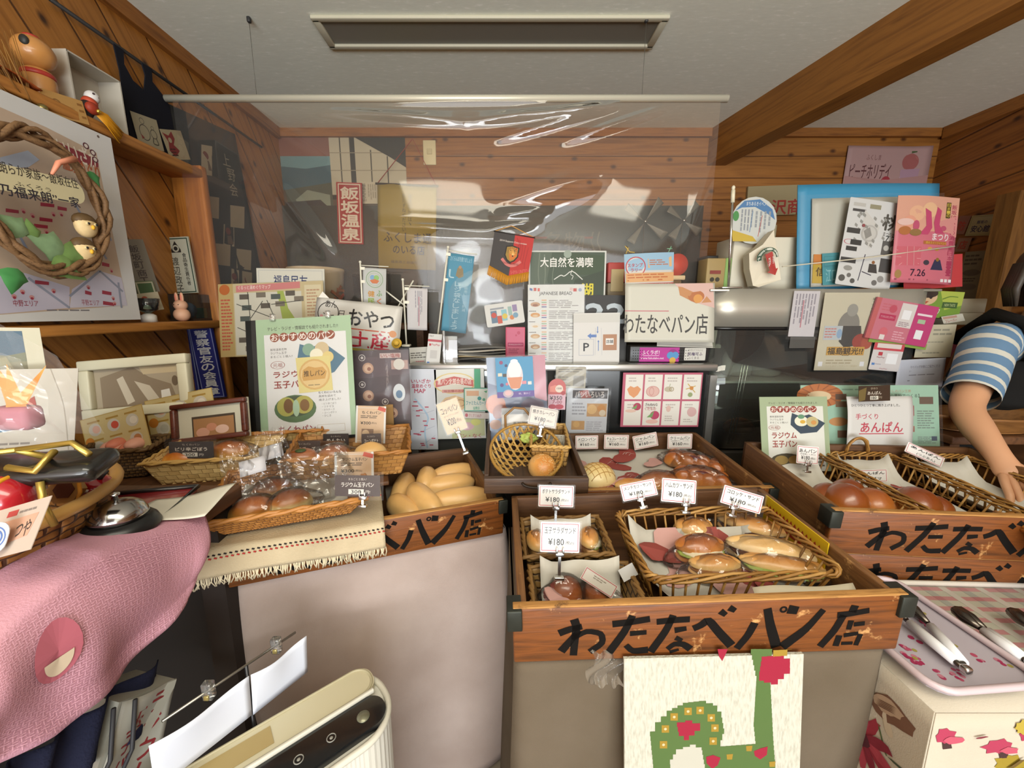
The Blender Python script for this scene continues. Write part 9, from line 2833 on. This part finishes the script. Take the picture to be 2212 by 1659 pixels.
Mp = T3(ce.x, ce.y, 0) @ rot(R_(yawp)) @ T3(-Lp / 2 + Dp * .18, 0, 0)
t = thing('air_purifier', 'white air purifier with a black sloping control panel at the bottom of the photo', 'air purifier', Mp)
def rounded(L_, D_, r, n=8):
 pts_ = []
 for cx2, cy2, a0 in ((L_ / 2 - r, -D_ / 2 + r, -PI / 2), (L_ / 2 - r, D_ / 2 - r, 0), (-L_ / 2 + r, D_ / 2 - r, PI / 2), (-L_ / 2 + r, -D_ / 2 + r, PI)):
  for k_ in range(n + 1):
   a = a0 + PI / 2 * k_ / n
   pts_.append((cx2 + r * math.cos(a), cy2 + r * math.sin(a)))
 return pts_
def shell(name, L_, D_, r, z0, z1, m, yo=0, top=True):
 mb_ = MB()
 pts_ = rounded(L_, D_, r)
 n_ = len(pts_)
 vv = [(x, y + yo, z0) for x, y in pts_] + [(x, y + yo, z1) for x, y in pts_]
 mb_.add(vv, [(i, (i + 1) % n_, n_ + (i + 1) % n_, n_ + i) for i in range(n_)], m, True)
 mb_.add(vv, [tuple(range(n_, 2 * n_)), tuple(range(n_ - 1, -1, -1))], m)
 return mb_.build(name, t)
RIB = mat('#c9c7bd', .45)
mb = MB()
pts = rounded(Lp, Dp, .07, 20)
n_ = len(pts)
fine = []
for i in range(n_):
 a, b2 = Vector(pts[i]), Vector(pts[(i + 1) % n_])
 k_ = max(1, int((b2 - a).length / .0035))
 for j in range(k_):
  fine.append(a.lerp(b2, j / k_))
n_ = len(fine)
vv = []
for zz in (.02, ZP - .012):
 for i, p_ in enumerate(fine):
  q_ = p_ * (1 + (.006 if i % 2 else 0))
  vv.append((q_.x, q_.y, zz))
mb.add(vv, [(i, (i + 1) % n_, n_ + (i + 1) % n_, n_ + i) for i in range(n_)], RIB, False)
mb.add(vv, [tuple(range(n_ - 1, -1, -1)), tuple(range(n_, 2 * n_))], RIB)
mb.build('ribbed_body', t)
mb = MB()
mb.tube([(x, y, ZP - .010) for x, y in rounded(Lp * .99, Dp * .985, .068, 10)], .006, WHT, 8, True)
mb.build('top_rim', t)
shell('cream_cover', Lp * .95, Dp * .42, .028, ZP - .014, ZP + .004, mat('#bfb79a', .4), Dp * .24)
shell('control_panel', Lp * .93, Dp * .40, .028, ZP - .014, ZP + .002, mat('#131416', .15, coat=.6), -Dp * .20)
mb = MB()
mb.rbox((0, Dp * .015, ZP + .004), (Lp * .90, .006, .010), .002, WHT)
mb.build('divider', t)
mb = MB()
mb.tube([(x, y + Dp * .24, ZP + .004) for x, y in rounded(Lp * .93, Dp * .40, .028, 8)], .0028, mat('#a9a184', .4), 6, True)
mb.build('cover_seam', t)
CTL = mat('#8a8880', .4)
MB().lathe([(0, ZP + .002), (.011, ZP + .002), (.011, ZP + .0035), (0, ZP + .004)], mat('#77755f', .3, .4), 22, (Lp * .37, -Dp * .22, 0)).build('round_button', t)
for x in (.24, .12):
 MB().tube([(Lp * x + .007 * math.cos(a), -Dp * .22 + .007 * math.sin(a), ZP + .0026) for a in [2 * PI * i / 20 for i in range(20)]], .0009, CTL, 5, True).build('ring_button', t)
 MB().ell((Lp * x, -Dp * .22, ZP + .0024), (.003, .003, .001), CTL, 10, 6).build('button_mark', t)
s = Sheet(.09, .03)
s.text('888', .2, .3, .8, .9, '#3a3d40', .01)
s.lines(.1, .02, .8, .2, 1, '#55585a')
o = s.mb.build('display', t)
o.matrix_local = T3(-.04, -Dp * .20, ZP + .0022) @ Matrix.Rotation(-PI / 2, 4, 'X')
sh = Sheet(.11, .035)
sh.base('#b9a26a', .0006)
o = sh.mb.build('tape_strip', t)
o.matrix_local = T3(-.03, Dp * .24, ZP + .0052) @ Matrix.Rotation(-PI / 2, 4, 'X')
# ------------------------------------------------------------------ price cards and name cards
price('potato salad sandwich price card on a tall clip at the crate back left', (1163, 1048, 1240, 1050, 1238, 1096, 1164, 1094), .78, 'ポテトサラダサンド', '180', 10, down=.045, group=None)
price('egg salad sandwich price card on a tall clip over the two small baskets', (1168, 1126, 1251, 1130, 1253, 1194, 1167, 1193), .655, '玉子サラダサンド', '180', 12, down=.05, group=None)
price('minced cutlet sandwich price card, tilted, left on the wicker basket rim', (1340, 1048, 1410, 1034, 1424, 1068, 1345, 1084), .80, 'メンチカツ・サンド', '180', 22, down=.018, group=None)
price('ham cutlet sandwich price card, upright on the wicker basket rim', (1428, 1033, 1501, 1037, 1506, 1090, 1431, 1082), .79, 'ハムカツ・サンド', '180', 14, clipx=.22, down=.018, group=None)
price('croquette sandwich price card in a wide sleeve, right on the wicker basket rim', (1565, 1048, 1652, 1072, 1640, 1112, 1556, 1084), .77, 'コロッケ・サンド', '180', 14, clipx=-.15, down=.018, sleeve=.006, group=None)
YP = 1.272
for q, ti, lb in (((1240, 941, 1293, 941, 1291, 969, 1246, 971), 'メロンパン', 'melon bread price card, leftmost on the crate back board'), ((1306, 939, 1359, 940, 1357, 970, 1304, 970), 'チョコレートパン', 'chocolate bread price card, second on the crate back board'),
                  ((1366, 943, 1418, 933, 1422, 962, 1371, 973), 'ジャムパン', 'jam bread price card, tilted, third on the crate back board'), ((1442, 938, 1495, 937, 1495, 969, 1442, 970), 'クリームパン', 'cream bread price card, rightmost on the crate back board')):
 price(lb, q, YP, ti, '160', 4, sub='(自家製クリーム入り)', clip=False, group=None, sleeve=None)
price('curry bread price card in a clear clip above the bamboo basket', (1147, 876, 1206, 886, 1200, 926, 1140, 914), 1.085, '焼きカレーパン', '180', 8, border='#6a6068', col='#d3c6b8', down=.03, group=None)
price('tilted cream-filled roll price card in a clip over the roll crate', (940, 872, 984, 862, 1012, 920, 968, 942), 1.08, 'コッペパン', '200', 6, sub='(ピーナツクリーム付き)', border=None, col='#d2b694', down=.075, group=None)
OR = '#cfae8a'
def tall(label, q, Y, title, yen, lean, extra=(), clip=False):
 return price(label, q, Y, None, None, lean, border='#d4d0c8', col=OR, clip=clip, group=None, sleeve=.002, extra=[('r', .0, .0, .06, 1, '#d9d5ce'), ('r', .94, 0, 1, 1, '#d9d5ce'), ('t', title, .2, .14, .84, .22, BLK, .012), ('l', .16, .25, .9, .34, 2, '#5a4a3c'), ('t', '¥' + yen, .16, .42, .5, .5, BLK, .01), ('t', '(税込)', .52, .43, .7, .49, BLK), ('p', [(.76, .0), (1.0, .06), (.98, .16), (.72, .1)], '#c4523c'), *extra])
tall('tall peach card for tube bread with a photo beside the dark flyer', (772, 876, 837, 878, 829, 958, 765, 956), 1.10, 'ちくわパン', '300', 10, [('r', .2, .62, .6, .95, '#8a6a54'), ('c', .34, .74, .12, '#d0b08a'), ('c', .46, .82, .1, '#c08a5a')])
tall('tall peach card for egg bread standing at the back of the rattan tray', (740, 974, 815, 978, 800, 1062, 706, 1068), .92, 'ラジウム玉子パン', '300', 10)
BRN = '#3f2e28'
def brown(label, q, Y, title, yen, lean=12, clip=False, top='ちくわパン', col=BRN, sleeve=.004, down=.02, clipx=0):
 return price(label, q, Y, None, None, lean, border=None, col=col, clip=clip, group=None, sleeve=sleeve, down=down, clipx=clipx, extra=[('t', top, .3, .12, .7, .24, '#bfb3a6'), ('t', title, .14, .34, .86, .56, '#e6ddd2', .014), ('r', .30, .66, .64, .9, '#d9d4ca'), ('t', yen, .36, .7, .58, .87, BLK, .01), ('t', '円!', .68, .72, .78, .87, '#e6ddd2')])
brown('brown egg bread sign in a wide clear holder at the front of the rattan tray', (730, 1028, 826, 1026, 816, 1074, 717, 1070), .80, 'ラジウム玉子パン', '300', 10, True, 'まるごと１個入！', clipx=.12, sleeve=.008)
brown('brown tuna sign, farthest left at the back of the pale baskets', (453, 921, 530, 920, 529, 946, 453, 948), 1.12, 'ツナマヨ', '300', 8)
sheet('fish_print_card', 'white card with red shapes beside the tuna sign', 'card', (414, 921, 580, 918, 582, 948, 414, 950), 1.125, [('o', .0, .06, .26, 1, .001, '#b05a64'), ('t', 'ちく', .1, .25, .24, .6, BLK, .01), ('r', .72, 0, 1, 1, '#c9a8a2'), ('p', [(.8, 0), (.98, .0), (.96, .5), (.86, .8)], '#a8503f')], '#cfc8be', 8)
brown('dark burdock sign in a silver holder over the pale square-weave basket', (367, 955, 460, 953, 462, 990, 363, 990), .945, 'ピリ辛ごぼう', '300', 8, False, col='#3a3436', sleeve=.010)
brown('brown cheese sign leaning at the left of the brown rattan basket', (632, 953, 697, 952, 684, 990, 617, 990), 1.045, 'のりチーズ', '300', 16)
brown('darkest brown sign with a white slip at the middle of the brown rattan basket', (698, 938, 752, 936, 754, 968, 698, 968), 1.10, 'めんたい', '300', 10, col='#2c1d18')
brown('brown corn sign at the right of the brown rattan basket', (788, 937, 826, 936, 820, 970, 774, 972), 1.06, 'コーンポテト', '300', 14)
price('bean bun price card in a clip over the leftmost narrow basket', (1726, 962, 1771, 966, 1765, 1004, 1717, 1000), 1.02, 'あんパン', '180', 12, sub='(自家製こしあん)', down=.02, group=None)
price('low bean bun card inside the loop-handled basket', (1846, 1016, 1914, 1013, 1920, 1041, 1860, 1042), .985, 'あんぱん', None, 12, clip=False, group=None, extra=[('t', '白ゴマ', .3, .6, .8, .85, BLK, .01)])
price('bean bun card tilted on the rim of the third narrow basket', (1963, 955, 2042, 990, 2032, 1010, 1953, 974), 1.03, 'あんぱん', None, 12, clip=False, group=None, extra=[('t', '(つぶあん)', .3, .58, .8, .85, BLK, .004)])
_d = _fo.data
bpy.data.objects.remove(_fo)
bpy.data.curves.remove(_d)
